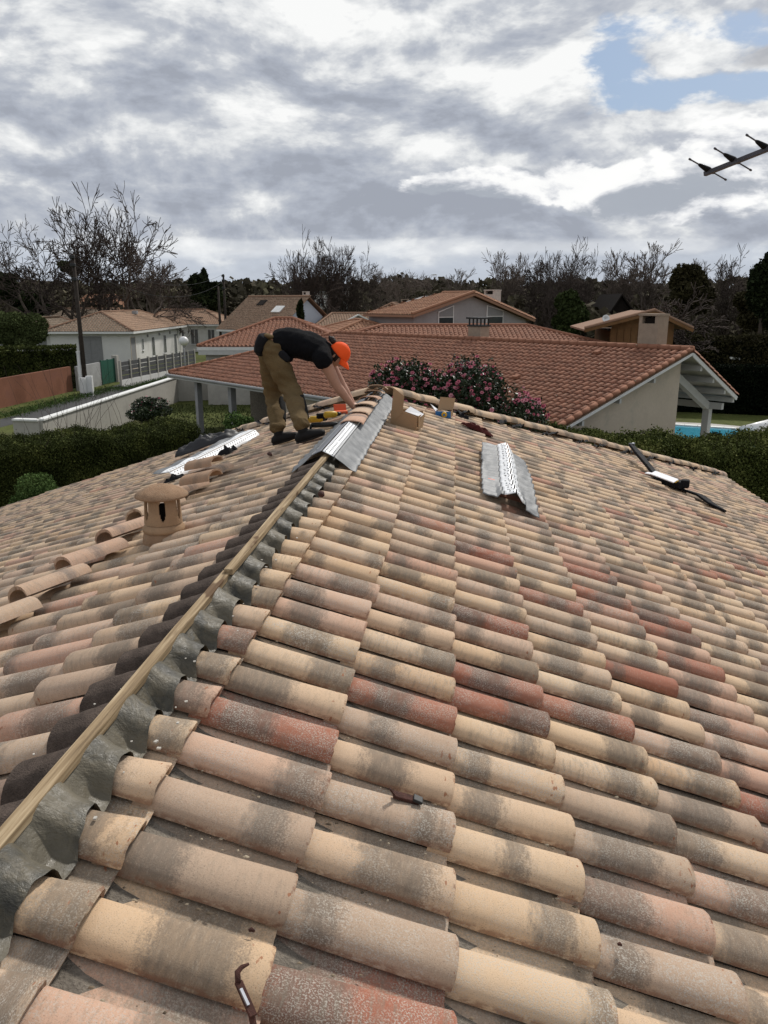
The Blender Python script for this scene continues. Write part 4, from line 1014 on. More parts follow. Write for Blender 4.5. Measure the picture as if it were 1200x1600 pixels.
def smooth_path(pts, vals, sub=4):
    """Catmull-Rom through points and radii"""
    P = [Vector(p) for p in pts]; out = []; ov = [[] for _ in vals]
    for i in range(len(P) - 1):
        p0, p1, p2, p3 = P[max(i - 1, 0)], P[i], P[i + 1], P[min(i + 2, len(P) - 1)]
        for k in range(sub):
            t = k / sub; out.append(0.5 * ((2 * p1) + (p2 - p0) * t + (2 * p0 - 5 * p1 + 4 * p2 - p3) * t * t + (3 * p1 - p0 - 3 * p2 + p3) * t ** 3))
            for j, v in enumerate(vals): ov[j].append(v[i] + (v[i + 1] - v[i]) * t)
    out.append(P[-1]); [ov[j].append(v[-1]) for j, v in enumerate(vals)]
    return out, ov
def limb(mb, pts, ra, rb=None, side=Vector((0, 1, 0)), sub=4, n=14):
    rb = rb or ra; p, (a, b) = smooth_path(pts, [ra, rb], sub); loft(mb, p, a, b, side, n)
def fuse(mb, name, material, parent, voxel, smooth=4, fold=None):
    o = mb.build(name, material)
    md = o.modifiers.new('r', 'REMESH'); md.mode = 'VOXEL'; md.voxel_size = voxel
    md = o.modifiers.new('s', 'SMOOTH'); md.iterations = smooth; md.factor = 0.5
    dg = bpy.context.evaluated_depsgraph_get(); me = bpy.data.meshes.new_from_object(o.evaluated_get(dg)); o.modifiers.clear()
    o.data = me; me.shade_smooth()
    if not me.materials: me.materials.append(material)
    if fold:
        n = len(me.vertices); co = np.empty(n * 3, np.float32); me.vertices.foreach_get('co', co); no = np.empty(n * 3, np.float32); me.vertices.foreach_get('normal', no)
        co = co.reshape(-1, 3); no = no.reshape(-1, 3)
        dsp = np.array([fold(Vector(c)) for c in co], np.float32); me.vertices.foreach_set('co', (co + no * dsp[:, None]).ravel()); me.update()
    return wp(o, parent)
J = lambda px, py, Y: at_Y(px, py, Y)
YN, YF = 7.95, 8.25                          # near (right) and far (left) side of the body
pf = at_plane(462, 691, SL, ZR - SL * XR)
person = empty('person', (pf.x, pf.y, pf.z), 0, 'roofer in a black T-shirt, khaki trousers and orange cap bending down to the ridge', 'person')
hipN, hipF = J(427, 552, YN + 0.06), J(421, 550, YF - 0.04)
kneeN, kneeF = J(457, 612, YN - 0.02), J(430, 622, YF + 0.04)
solN = at_plane(474, 690, SL, ZR - SL * XR + 0.07); solF = at_plane(436, 693, SL, ZR - SL * XR + 0.07)
ankN, ankF = solN + Vector((0, 0, .10)), solF + Vector((0, 0, .10))
pel = J(423, 538, 8.10); waist = J(443, 534, 8.10); chest = J(484, 540, 8.10); upch = J(507, 549, 8.10); neck = J(519, 549, 8.10); headc = J(527, 554, 8.09)
shN, shF = J(506, 562, YN - 0.02), J(509, 557, YF + 0.02)
elN, elF = J(526, 602, YN + 0.02), J(533, 600, YF)
wrN, wrF = J(553, 637, YN + 0.12), J(551, 630, YF - 0.05)
body = MB()
limb(body, [pel, waist, chest, upch], [0.15, 0.14, 0.165, 0.15], [0.11, 0.10, 0.115, 0.085])
limb(body, [upch, neck, headc], [0.075, 0.058, 0.055], [0.075, 0.062, 0.06])
for hip, knee, ank in ((hipN, kneeN, ankN), (hipF, kneeF, ankF)):
    limb(body, [hip, hip.lerp(knee, .5), knee, knee.lerp(ank, .35), ank], [.085, .075, .055, .055, .036])
for sh, el, wr, s_ in ((shN, elN, wrN, -1), (shF, elF, wrF, 1)):
    limb(body, [upch + Vector((0, s_ * 0.08, 0)), sh, sh.lerp(el, .45), el, el.lerp(wr, .35), wr], [.07, .066, .056, .047, .048, .031], [.07, .068, .060, .049, .046, .027])
def hand(mb, wr, fdir, pdir, side, curl, thumb_side):
    """palm and five bent fingers; fdir along the hand, pdir out of the palm, side across it"""
    f, p, s_ = fdir.normalized(), pdir.normalized(), side.normalized()
    pc = wr + f * 0.045
    limb(mb, [wr - f * 0.01, wr + f * 0.03, wr + f * 0.075, wr + f * 0.092], [.026, .036, .040, .036], [.019, .016, .014, .012], side=s_, sub=2, n=12)
    for i, (off, L_) in enumerate(((-0.030, 0.072), (-0.010, 0.082), (0.011, 0.076), (0.030, 0.060))):
        b = wr + f * 0.088 + s_ * off; c1 = curl * (0.75 + 0.12 * i)
        d1 = (f * math.cos(c1) + p * math.sin(c1)); d2 = (f * math.cos(c1 * 2.0) + p * math.sin(c1 * 2.0)); d3 = (f * math.cos(c1 * 2.7) + p * math.sin(c1 * 2.7))
        q1 = b + d1 * L_ * .45; q2 = q1 + d2 * L_ * .32; q3 = q2 + d3 * L_ * .23
        limb(mb, [b - f * .02, b, q1, q2, q3], [.0095, .0095, .0088, .0080, .0068], side=s_, sub=2, n=8)
    b = wr + f * 0.028 + s_ * thumb_side * 0.030; d1 = (f * .62 + s_ * thumb_side * .62 + p * .45).normalized(); q1 = b + d1 * .042; d2 = (f * .85 + s_ * thumb_side * .1 + p * .5).normalized(); q2 = q1 + d2 * .032
    limb(mb, [b - d1 * .015, b, q1, q2], [.014, .014, .0105, .0085], side=p, sub=2, n=8)
hf = Vector((0.75, 0.05, -0.62))
hand(body, wrN, hf, Vector((-0.30, 0.35, -0.88)), Vector((0.35, -0.85, 0.35)), 0.42, -1)
hand(body, wrF, Vector((0.86, -0.05, -0.40)), Vector((-0.25, -0.30, -0.85)), Vector((0.2, 0.95, 0.1)), 0.42, -1)
# head: ellipsoid pushed into a skull, jaw, nose, brow, lips and ears
hu = Vector((0.73, -0.02, 0.66)).normalized(); hfw = (Vector((0.66, 0.02, -0.74)) - hu * Vector((0.66, 0.02, -0.74)).dot(hu)).normalized(); hs = hu.cross(hfw).normalized()
def head_pt(th, ph):
    """th 0..pi from the crown, ph 0..2pi from the face"""
    x = math.sin(th) * math.cos(ph); y = math.sin(th) * math.sin(ph); z = math.cos(th)
    X = x * (0.098 if x > 0 else 0.102); Yy = y * 0.076; Z = z * 0.122
    if z < 0: k = 1 - 0.33 * (-z) ** 1.3; Yy *= k; X = X * (1 - 0.12 * -z) + 0.020 * (-z) * (1 if x > 0 else 0.2)
    g_ = lambda a, b, s: math.exp(-((a) ** 2 + (b) ** 2) / (2 * s * s))
    if x > 0:
        X += 0.026 * g_(y * 0.9, z + 0.20, 0.10) + 0.012 * g_(y * 0.9, z - 0.02, 0.10)       # nose tip and bridge
        X -= 0.011 * (g_(y - 0.36, z - 0.02, 0.13) + g_(y + 0.36, z - 0.02, 0.13))           # eye sockets
        X += 0.006 * g_(y * 0.5, z - 0.22, 0.10) + 0.006 * g_(y * 0.5, z + 0.50, 0.06) + 0.010 * g_(y, z + 0.85, 0.14)
        X -= 0.004 * g_(y * 0.4, z + 0.555, 0.03)
    return headc + hfw * X + hs * Yy + hu * Z
body.grid(lambda u, v: head_pt(math.pi * (0.001 + 0.998 * u), 2 * math.pi * v), 28, 36)
for s_ in (-1, 1):
    e = headc + hs * s_ * 0.074 - hfw * 0.010 - hu * 0.012
    loft(body, [e - hu * .028 - hfw * .004, e - hu * .012, e + hu * .012, e + hu * .028 - hfw * .006], [.006, .009, .010, .007], [.010, .014, .017, .013], side=hs, n=10)
fuse(body, 'body', M['skin'], person, 0.0062, 3)
# trousers
tr_ = MB()
limb(tr_, [J(417, 535, 8.10), J(424, 541, 8.10), J(437, 541, 8.10)], [.155, .178, .165], [.12, .135, .12])
for hip, knee, ank, k in ((hipN, kneeN, ankN, 1.0), (hipF, kneeF, ankF, 0.98)):
    kn = knee + Vector((-0.01, 0, 0))
    limb(tr_, [hip + Vector((0, 0, .05)), hip.lerp(kn, .45), kn, kn.lerp(ank, .5), ank + Vector((-0.012, 0, 0.055))], [.115, .105, .088, .080, .074], [.128, .118, .098, .090, .082], sub=6)
def folds(c):
    return 0.011 * mnoise.noise((c.x * 9, c.y * 9, c.z * 19)) + 0.013 * mnoise.noise((c.x * 4 + 3, c.y * 5, c.z * 8)) + 0.004 * math.sin(c.z * 70 + c.x * 30 + 4 * mnoise.noise((c.x * 6, c.y * 6, c.z * 6)))
fuse(tr_, 'trousers', M['trousers'], person, 0.010, 4, folds)
for kn, ank in ((kneeN, ankN), (kneeF, ankF)):
    mb = MB(); o0 = Vector((0.068, 0.0, 0.0))
    limb(mb, [kn + o0 + Vector((0.002, 0, -0.01)), kn.lerp(ank, .35) + o0 + Vector((-0.002, 0, 0)), kn.lerp(ank, .62) + o0 + Vector((-0.006, 0, 0))], [.064, .068, .058], [.030, .032, .026])
    fuse(mb, 'knee_pad', M['kneepad'], person, 0.009, 2)
# T-shirt
sh_ = MB()
limb(sh_, [J(434, 537, 8.10), J(447, 535, 8.10), J(466, 537, 8.10), J(487, 543, 8.10), J(506, 549, 8.10), J(516, 549, 8.10)],
     [.165, .165, .172, .195, .175, .085], [.135, .150, .150, .152, .125, .080], sub=5)
for sh, el, s_ in ((shN, elN, -1), (shF, elF, 1)):
    limb(sh_, [upch + Vector((-0.02, s_ * 0.07, 0)), sh + Vector((-0.01, 0, 0.01)), sh.lerp(el, .14)], [.10, .095, .086], [.11, .10, .088])
limb(sh_, [J(440, 548, 8.06), J(450, 560, 8.04), J(456, 563, 8.03)], [.10, .06, .03], [.06, .04, .02])   # hem hanging down in front
fuse(sh_, 'tshirt', M['shirt'], person, 0.010, 4, lambda c: 0.010 * mnoise.noise((c.x * 8, c.y * 8, c.z * 8)) + 0.004 * mnoise.noise((c.x * 22, c.y * 16, c.z * 22)))
# shoes
for ank, dx_ in ((ankN, 1), (ankF, 1)):
    d = Vector((ca, 0, sa)); base_z = lambda p: Vector((p.x, p.y, zl(p.x) + 0.068))
    heel = base_z(ank + d * -0.055); ball = base_z(ank + d * 0.10); toe = base_z(ank + d * 0.205)
    mb = MB(); limb(mb, [heel + Vector((0, 0, .040)), base_z(ank) + Vector((0, 0, .052)), ball + Vector((0, 0, .040)), toe + Vector((0, 0, .026))], [.046, .050, .058, .042], [.046, .058, .050, .030])
    limb(mb, [base_z(ank) + Vector((0, 0, .05)), ank + Vector((0, 0, .02))], [.045, .045], [.05, .05])
    fuse(mb, 'shoe', M['shoe'], person, 0.008, 2)
    mb = MB(); limb(mb, [heel + Vector((-.01, 0, .008)), base_z(ank + d * 0.03) + Vector((0, 0, .008)), ball + Vector((0, 0, .008)), toe + Vector((0.01, 0, .008))], [.042, .040, .054, .034], [.012, .012, .012, .010])
    fuse(mb, 'sole', M['sole'], person, 0.007, 1)
# cap with bill
mb = MB()
def cap_pt(u, v):
    th = u * rad(94); ph = 2 * math.pi * v; r_ = 1.0
    X = math.sin(th) * math.cos(ph) * 0.112; Yy = math.sin(th) * math.sin(ph) * 0.090; Z = math.cos(th) * 0.118
    return headc + hfw * (X + 0.004) + hs * Yy + hu * (Z + 0.022)
mb.grid(cap_pt, 14, 36)
co_ = wp(mb.build('cap', M['cap'], smooth=True, solid=0.003), person)
mb = MB()
def bill(u, v):
    a = (v - 0.5) * rad(128); r0 = 0.108; l = 0.078 * math.cos((v - .5) * math.pi * 0.92) ** 0.5
    X = math.cos(a) * 0.114 + u * l; Yy = math.sin(a) * 0.088 * (1 - 0.10 * u)
    return headc + hfw * X + hs * Yy + hu * (0.020 - 0.012 * u * u * 3 - 0.018 * (abs(v - .5) * 2) ** 2 * (0.3 + u))
mb.grid(bill, 8, 18); wp(mb.build('bill', M['cap'], smooth=True, solid=0.003), co_)
mb = MB(); mb.lathe([(0.011, 0), (0.009, 0.005), (0.001, 0.008)], headc + hu * 0.139, 10); wp(mb.build('button', M['cap'], smooth=True), co_)
# hair: back of the head, sides, tied tuft sticking out over the strap
mb = MB()
mb.grid(lambda u, v: headc + (head_pt(rad(55 + 62 * u), rad(70 + 220 * v)) - headc) * 1.055, 12, 24)
ho = wp(mb.build('hair', M['hair'], smooth=True, solid=0.006), person)
mb = MB(); b0 = headc - hfw * 0.098 + hu * 0.055
limb(mb, [b0, b0 - hfw * 0.030 + hu * .006, b0 - hfw * 0.062 + hu * .018], [.020, .034, .024], [.020, .032, .022])
limb(mb, [b0 - hfw * .03, b0 - hfw * .07 + hs * .01, b0 - hfw * .088 + hu * .01], [.022, .018, .008])
fuse(mb, 'hair_bun', M['hair'], person, 0.006, 1, lambda c: 0.004 * mnoise.noise((c.x * 60, c.y * 60, c.z * 60)))
# sunglasses
sg = MB()
for s_ in (-1, 1):
    c = headc + hfw * 0.101 + hs * s_ * 0.033 + hu * 0.002
    sg.grid(lambda u, v: c + hs * (u - .5) * .052 + hu * (v - .5) * .036 - hfw * (0.012 * ((u - .5) * 2) ** 2), 6, 4)
go = wp(sg.build('sunglasses', M['lens'], smooth=True, solid=0.003), person)
mb = MB()
for s_ in (-1, 1): mb.bar(headc + hfw * 0.095 + hs * s_ * 0.060 + hu * .008, headc - hfw * 0.01 + hs * s_ * 0.080 + hu * .006, 0.004, 0.006)
mb.bar(headc + hfw * 0.106 - hs * .01 + hu * .008, headc + hfw * .106 + hs * .01 + hu * .008, .004, .005)
wp(mb.build('temple', M['blackmetal']), go)
# belt, pouch on the back hip, skin strip shows between shirt and belt
mb = MB(); p_, (a_, b_) = smooth_path([J(425.5, 530, 8.10), J(429, 533, 8.10)], [[.172, .17], [.135, .13]], 3)
mb2 = MB(); c0 = J(410, 540, 8.01)
limb(mb2, [c0 + Vector((0.03, 0, .085)), c0 + Vector((-.005, 0, .02)), c0 + Vector((-.03, 0, -.07))], [.10, .105, .085], [.062, .070, .062])
fuse(mb2, 'belt_pouch', M['black'], person, 0.009, 2, lambda c: 0.006 * mnoise.noise((c.x * 14, c.y * 14, c.z * 14)))
mb = MB(); limb(mb, [J(411, 528, 7.99), J(417, 525, 7.99), J(425, 527, 7.96)], [.05, .055, .04], [.026, .03, .02])
fuse(mb, 'pocket_flap', M['trousers'], person, 0.008, 2)
mb = MB(); c0 = J(446, 558, 7.92); limb(mb, [c0 + Vector((-.05, 0, .045)), c0 + Vector((-.01, 0, .0)), c0 + Vector((.03, 0, -.03))], [.022, .026, .022], [.04, .048, .03])
fuse(mb, 'thigh_pouch', M['black'], person, 0.008, 1)

# ================================================================== HOUSES
def slope_poly_tiles(name, parent, O, A, D, poly, W_, step, tmpl, material, first=0.35, nbig=0, crown=0.06, inv=None):
    """tiles on one slope of a distant roof, in the house's own frame"""
    fr = slope_frames(O, A, D, poly, W_, step, step + 0.06, first, 0.0, 0.6)
    fr = [f[0] for f in fr]
    if nbig:
        Wm = wm(parent)
        def key(f):
            p = Wm @ f @ Vector((0.2, 0, 0)); x, y, z = seen(p); return z if -20 < x < 1220 else 1e5 + z
        fr.sort(key=key)
    return fr
def slope_mesh(mb, pts, th=0.10):
    """roof slab under the tiles: quad or triangle with thickness"""
    n = len(pts); up_ = [Vector(p) for p in pts]; lo = [p - Vector((0, 0, th)) for p in up_]
    mb.add(up_ + lo, [tuple(range(n)), tuple(range(n, 2 * n))[::-1]] + [(i, n + i, n + (i + 1) % n, (i + 1) % n) for i in range(n)])
def roof_faces_hip(x0, x1, y0, y1, ze, rise, axis, h0=None, h1=None):
    """corner points of the four slopes; the hips start h0/h1 in from each end (0 = gable)"""
    if axis == 'x':
        ym = (y0 + y1) / 2; h0 = (y1 - y0) / 2 if h0 is None else h0; h1 = (y1 - y0) / 2 if h1 is None else h1
        a, b = Vector((x0 + h0, ym, ze + rise)), Vector((x1 - h1, ym, ze + rise))
        c = [Vector((x0, y0, ze)), Vector((x1, y0, ze)), Vector((x1, y1, ze)), Vector((x0, y1, ze))]
        f = [[c[0], c[1], b, a], [c[2], c[3], a, b]]
        if h1 > 0: f.append([c[1], c[2], b])
        if h0 > 0: f.append([c[3], c[0], a])
    else:
        xm = (x0 + x1) / 2; h0 = (x1 - x0) / 2 if h0 is None else h0; h1 = (x1 - x0) / 2 if h1 is None else h1
        a, b = Vector((xm, y0 + h0, ze + rise)), Vector((xm, y1 - h1, ze + rise))
        c = [Vector((x0, y0, ze)), Vector((x1, y0, ze)), Vector((x1, y1, ze)), Vector((x0, y1, ze))]
        f = [[c[1], c[2], b, a], [c[3], c[0], a, b]]
        if h0 > 0: f.append([c[0], c[1], a])
        if h1 > 0: f.append([c[2], c[3], b])
    return f, a, b
def tile_slope(face, W_, step, name, material, parent, nbig=0, na=3, crown=0.06, kind='stuff'):
    """cover one slope (first edge = eave, left to right seen from outside) with tiles"""
    e0, e1 = face[0], face[1]; A = (e1 - e0).normalized(); top = face[2]
    up_ = (top - e0) - A * (top - e0).dot(A); H = up_.length; D = -up_.normalized(); N = D.cross(A)
    if N.z < 0: A = -A; O = e1 - D * H
    else: O = e0 - D * H
    poly = [((p - O).dot(A), (p - O).dot(D)) for p in face]
    first = (H + 0.03) - math.floor((H - 0.1) / step) * step
    fr = [f[0] for f in slope_frames(O, A, D, poly, W_, step, step + 0.06, first, 0.0, 0.6)]
    if nbig:
        Wm = wm(parent)
        fr.sort(key=lambda f: (lambda q: q[2] if -20 < q[0] < 1220 else 1e5)(seen(Wm @ f @ Vector((0.2, 0, 0)))))
        V, Q, UV = tile_template(W_, step + 0.06, na=6, nl=1, inner=False, crown=crown)
        src = mesh_np('tile', V, Q, material, None, UV, None, smooth=True); me = src.data; bpy.data.objects.remove(src)
        for f in fr[:nbig]:
            o = bpy.data.objects.new('tile', me); C.objects.link(o); o.parent = parent; o.matrix_basis = f; o.color = (*tint3(), 1)
        fr = fr[nbig:]
    return bulk_tiles(name, fr, tile_lo(W_, step + 0.06, crown, na), material, parent, [tint3() for _ in fr])
def ridge_caps(mb, a, b, r=0.12, step=0.4):
    a, b = Vector(a), Vector(b); n = max(1, int((b - a).length / step)); d = (b - a) / n
    for i in range(n): mb.tube([a + d * i, a + d * (i + 1.04)], [r * 0.92, r], 7)
def window(parent, c, w, h, nx, ny, shutter=False, frame='white', panes=2, depth=0.06):
    """c = centre on the wall face, (nx,ny) = outward normal in the house frame"""
    n = Vector((nx, ny, 0)); s_ = Vector((-ny, nx, 0)); c = Vector(c); rot = Matrix(((s_.x, n.x, 0), (s_.y, n.y, 0), (0, 0, 1)))
    mb = MB(); t = 0.06
    for dx_, dz_, ww, hh in ((-w / 2, 0, t, h + t), (w / 2, 0, t, h + t), (0, h / 2, w - t, t), (0, -h / 2, w - t, t)) + (((0, 0, t * .7, h - t),) if panes > 1 else ()):
        mb.box(c + s_ * dx_ + Vector((0, 0, dz_)) + n * 0.02, (ww, depth, hh), rot)
    mb.box(c + Vector((0, 0, -h / 2 - 0.06)) + n * 0.05, (w + 0.2, 0.14, 0.05), rot)
    f = mb.build('window', M[frame], parent)
    mb = MB(); mb.box(c + n * 0.012, (w - t, 0.03, h - t), rot); mb.build('pane', M['shutter' if shutter else 'glass'], f)
    return f
def simple_house(name, label, cat, org, rz, x0, x1, y0, y1, ze, rise, axis='x', h0=None, h1=None, over=0.45, tile='duntile', wall='render_cream',
                 W_=0.25, step=0.38, faces_tiled=None, na=3, base=0.0, fascia='white', wins=(), crown=0.05, split=None):
    t = empty(name, org, rz, label, cat)
    mb = MB(); mb.box(((x0 + x1) / 2, (y0 + y1) / 2, (ze + base) / 2 - 0.06), (x1 - x0, y1 - y0, ze - base - 0.12 + 0.0))
    faces, a, b = roof_faces_hip(x0 - over, x1 + over, y0 - over, y1 + over, ze, rise, axis, h0, h1)
    # gable walls
    if axis == 'x':
        for xx, hh, sg in ((x0, h0, 1), (x1, h1, -1)):
            if hh == 0: mb.prism([(y0, ze - .12), (y1, ze - .12), ((y0 + y1) / 2, ze + rise * (y1 - y0) / (y1 - y0 + 2 * over) - .10)], 0.2 * sg, 0, xx)
    else:
        for yy, hh, sg in ((y0, h0, 1), (y1, h1, -1)):
            if hh == 0: mb.prism([(x0, ze - .12), (x1, ze - .12), ((x0 + x1) / 2, ze + rise * (x1 - x0) / (x1 - x0 + 2 * over) - .10)], 0.2 * sg, 1, yy)
    mb.build('wall', M[wall], t)
    rb = MB()
    for f in faces: slope_mesh(rb, [p - Vector((0, 0, 0.02)) for p in f], 0.08)
    ro = rb.build('roof', M[tile if split is None else tile], t)
    for i, f in enumerate(faces):
        if faces_tiled is not None and i not in faces_tiled: continue
        tm = tile if not split or i not in split else split[i]
        tile_slope(f, W_, step, 'roof_tiling', M[tm], ro, 0, na, crown)
    cm = MB(); ridge_caps(cm, a + Vector((0, 0, .02)), b + Vector((0, 0, .02)))
    for f in faces:
        if len(f) == 3: ridge_caps(cm, f[0] + Vector((0, 0, .02)), f[2] + Vector((0, 0, .02))); ridge_caps(cm, f[1] + Vector((0, 0, .02)), f[2] + Vector((0, 0, .02)))
    cm.build('ridge_caps', M[tile], ro)['kind'] = 'stuff'
    fb = MB(); fx0, fx1, fy0, fy1 = x0 - over, x1 + over, y0 - over, y1 + over; zz = ze - 0.16
    for a_, b_ in (((fx0, fy0), (fx1, fy0)), ((fx1, fy0), (fx1, fy1)), ((fx1, fy1), (fx0, fy1)), ((fx0, fy1), (fx0, fy0))):
        gable = (axis == 'x' and a_[0] == b_[0] and (h0 == 0 if a_[0] == fx0 else h1 == 0)) or (axis == 'y' and a_[1] == b_[1] and (h0 == 0 if a_[1] == fy0 else h1 == 0))
        if not gable: fb.bar((a_[0], a_[1], zz), (b_[0], b_[1], zz), 0.07, 0.20)
    fb.build('fascia', M[fascia], t)
    for wv in wins: window(t, *wv)
    return t, faces, ro

CAMZ = PS                                   # frame turned like the view: x to the right, y away
def on(px, D): p = at_d(px, 472, D); return Vector((p.x, p.y, 0))

# --- long red-tiled house just beyond our roof
G = Vector((2.858, 21.876, 0)); RN = math.atan2(-0.70, 0.714)
n1 = empty('tiled_house', G, RN, 'long low house with a red tiled roof and open gable porch, behind the pink camellias', 'house')
XL1, WR, HR, ZE = -23.75, 6.9, 1.88, 2.8
RL = -19.0; FY, FZ = 10.25, 3.02
nf = [Vector((XL1, 0, ZE)), Vector((0, 0, ZE)), Vector((0, WR, ZE + HR)), Vector((RL, WR, ZE + HR))]
ff = [Vector((0, FY, FZ)), Vector((-6, FY, FZ)), Vector((-6, WR, ZE + HR)), Vector((0, WR, ZE + HR))]
ff2 = [Vector((-6, 13.8, ZE)), Vector((XL1, 13.8, ZE)), Vector((RL, WR, ZE + HR)), Vector((-6, WR, ZE + HR))]
lf = [Vector((XL1, 13.8, ZE)), Vector((XL1, 0, ZE)), Vector((RL, WR, ZE + HR))]
rb = MB()
for f in (nf, ff, ff2, lf): slope_mesh(rb, [p - Vector((0, 0, .03)) for p in f], 0.07)
ro1 = rb.build('roof', M['underside'], n1)
tile_slope(nf, 0.25, 0.37, 'roof_tiling', M['redtile'], ro1, 290, 5, 0.075)
tile_slope(ff, 0.25, 0.37, 'roof_tiling', M['redtile'], ro1, 0, 3, 0.07)
tile_slope(ff2, 0.25, 0.37, 'roof_tiling', M['redtile'], ro1, 0, 3, 0.07)
tile_slope(lf, 0.25, 0.37, 'roof_tiling', M['redtile'], ro1, 0, 3, 0.07)
cm = MB(); up3 = Vector((0, 0, .05))
ridge_caps(cm, nf[3] + up3, nf[2] + up3, 0.115); ridge_caps(cm, nf[0] + up3, nf[3] + up3, 0.11); ridge_caps(cm, lf[0] + up3, lf[2] + up3, 0.11)
cm.build('ridge_caps', M['redtile'], ro1, smooth=True)['kind'] = 'stuff'
cm = MB(); ridge_caps(cm, nf[1] + up3 + Vector((-.05, 0, 0)), nf[2] + up3 + Vector((-.05, 0, 0)), 0.085, 0.37); ridge_caps(cm, ff[0] + up3 + Vector((-.05, 0, 0)), ff[3] + up3 + Vector((-.05, 0, 0)), 0.085, 0.37)
cm.build('verge_tiles', M['redtile'], ro1, smooth=True)['kind'] = 'stuff'
wb = MB(); wb.box((-7.9, 3.5, 1.30), (14.0, 6.2, 2.60)); wb.prism([(0.4, 2.60), (6.9, 2.60), (6.9, 4.56), (0.4, 2.76)], -0.25, 0, -0.35); wb.prism([(0.4, 0.0), (6.9, 0.0), (6.9, 2.6), (0.4, 2.6)], -0.25, 0, -0.35)
wb.build('wall', M['render_cream'], n1)
wb = MB(); wb.box((-19.0, 5.5, 1.28), (8.2, 2.6, 2.56)); wb.box((-15.2, 9.6, 1.2), (1.0, 3.0, 2.4)); wb.build('carport_wall', M['deck'], n1)  # wall coloured dark to stand in for the shade inside the carport
fb = MB(); fb.bar((XL1 - .05, -0.05, ZE - 0.13), (0.05, -0.05, ZE - 0.13), 0.05, 0.18); fb.bar((XL1 - .05, 0, ZE - 0.13), (XL1 - .05, 13.8, ZE - 0.13), 0.05, 0.18)
fb.build('fascia', M['whitewood'], n1)
gb = MB(); gb.tube([(XL1, -0.14, ZE - 0.07), (0.0, -0.14, ZE - 0.07)], 0.065, 8); gb.build('gutter', M['greywood'], n1, smooth=True)
fb = MB(); fb.bar((0.03, 0.0, ZE - 0.10), (0.03, WR, ZE + HR - 0.10), 0.04, 0.07); fb.bar((0.03, WR, ZE + HR - 0.13), (0.03, FY, FZ - 0.13), 0.05, 0.13); fb.build('barge_board', M['white'], n1)
sb = MB(); sb.add([(-0.02, WR + .05, ZE + HR - .13), (-0.02, FY, FZ - .13), (-5.5, FY, FZ - .13), (-5.5, WR + .05, ZE + HR - .13)], [(0, 1, 2, 3)]); sb.build('soffit', M['whitewood'], n1, solid=0.02)
for yy in (7.6, 8.5, 9.4, 10.1):
    zz = ZE + HR + (FZ - ZE - HR) * (yy - WR) / (FY - WR) - 0.26
    mb = MB(); mb.bar((-4.8, yy, zz), (0.0, yy, zz), 0.12, 0.16); mb.build('purlin', M['whitewood'], n1)
for yy in (1.2, 3.0, 4.8):
    zz = ZE + HR * yy / WR - 0.26
    mb = MB(); mb.bar((-0.9, yy, zz), (0.0, yy, zz), 0.10, 0.14); mb.build('purlin', M['whitewood'], n1)
mb = MB(); mb.bar((-0.75, 6.5, 4.20), (-0.75, 9.75, 2.55), 0.20, 0.26); mb.build('diagonal_beam', M['whitewood'], n1)
mb = MB(); mb.bar((-4.8, 9.75, 2.62), (-0.2, 9.75, 2.62), 0.16, 0.22); mb.build('beam', M['whitewood'], n1)
for xx, yy in ((-0.75, 9.75), (-4.6, 9.75)): mb = MB(); mb.box((xx, yy, 1.25), (0.24, 0.24, 2.5)); mb.build('post', M['whitewood'], n1)
for xx in (-21.6, -18.4): mb = MB(); mb.box((xx, 0.45, 1.28), (0.26, 0.26, 2.56)); mb.build('post', M['greywood'], n1)
def chimney(parent, x, y, z0, z1, w, d, m_, cap_='open'):
    mb = MB(); mb.box((x, y, (z0 + z1) / 2), (w, d, z1 - z0)); ch = mb.build('chimney', M[m_], parent)
    if cap_ == 'metal':
        k = MB(); k.box((x, y, z1 + 0.03), (w * 1.12, d * 1.12, 0.06))
        for sx in (-1, -.33, .33, 1):
            for sy in (-1, 1): k.box((x + sx * w * .46, y + sy * d * .42, z1 + .18), (.05, .05, .26))
        k.box((x, y, z1 + 0.34), (w * 1.25, d * 1.2, 0.07)); k.build('chimney_cap', M['blackmetal'], ch)
    else:
        k = MB()
        for sx in (-1, 1): k.box((x + sx * (w / 2 - .06), y, z1 + .13), (.12, d, .26))
        k.box((x, y + d / 2 - .06, z1 + .13), (w - .24, .12, .26)); k.box((x, y, z1 + .29), (w * 1.06, d * 1.08, .07)); k.build('chimney_cap', M[m_], ch)
        k = MB(); k.box((x, y - 0.02, z1 + .10), (w * .55, d * .5, .18)); k.build('flue', M['darktimber'], ch)
    return ch
chimney(n1, -9.95, WR + 0.6, 3.6, 5.22, 0.70, 0.55, 'brick', 'metal')
chimney(n1, -1.75, WR + 0.45, 3.9, 5.50, 0.72, 0.65, 'brick')
for x_, y_ in ((-4.2, 3.2), (-3.0, 6.0)): 
    mb = MB(); zz = ZE + HR * y_ / WR; mb.box((x_, y_, zz + .10), (.22, .26, .12), Matrix.Rotation(math.atan(HR / WR), 3, 'X')); mb.build('vent_tile', M['redtile'], ro1, bevel=0.03)
# wing at its back left
t, fc, ro = simple_house('house_wing', 'red hip-roofed wing with a white fascia left of the bending roofer', 'house', on(304, 49), CAMZ, 0.4, 9.2, 0.4, 8.0, 3.62, 1.55, 'x', None, None, 0.4, 'redtile', 'gardenwall', 0.25, 0.38, [0, 3, 2], 4, crown=0.07)
mb = MB(); mb.box((4.8, 0.02, 3.30), (9.5, 0.06, 0.42)); mb.build('fascia_board', M['whitewood'], t)
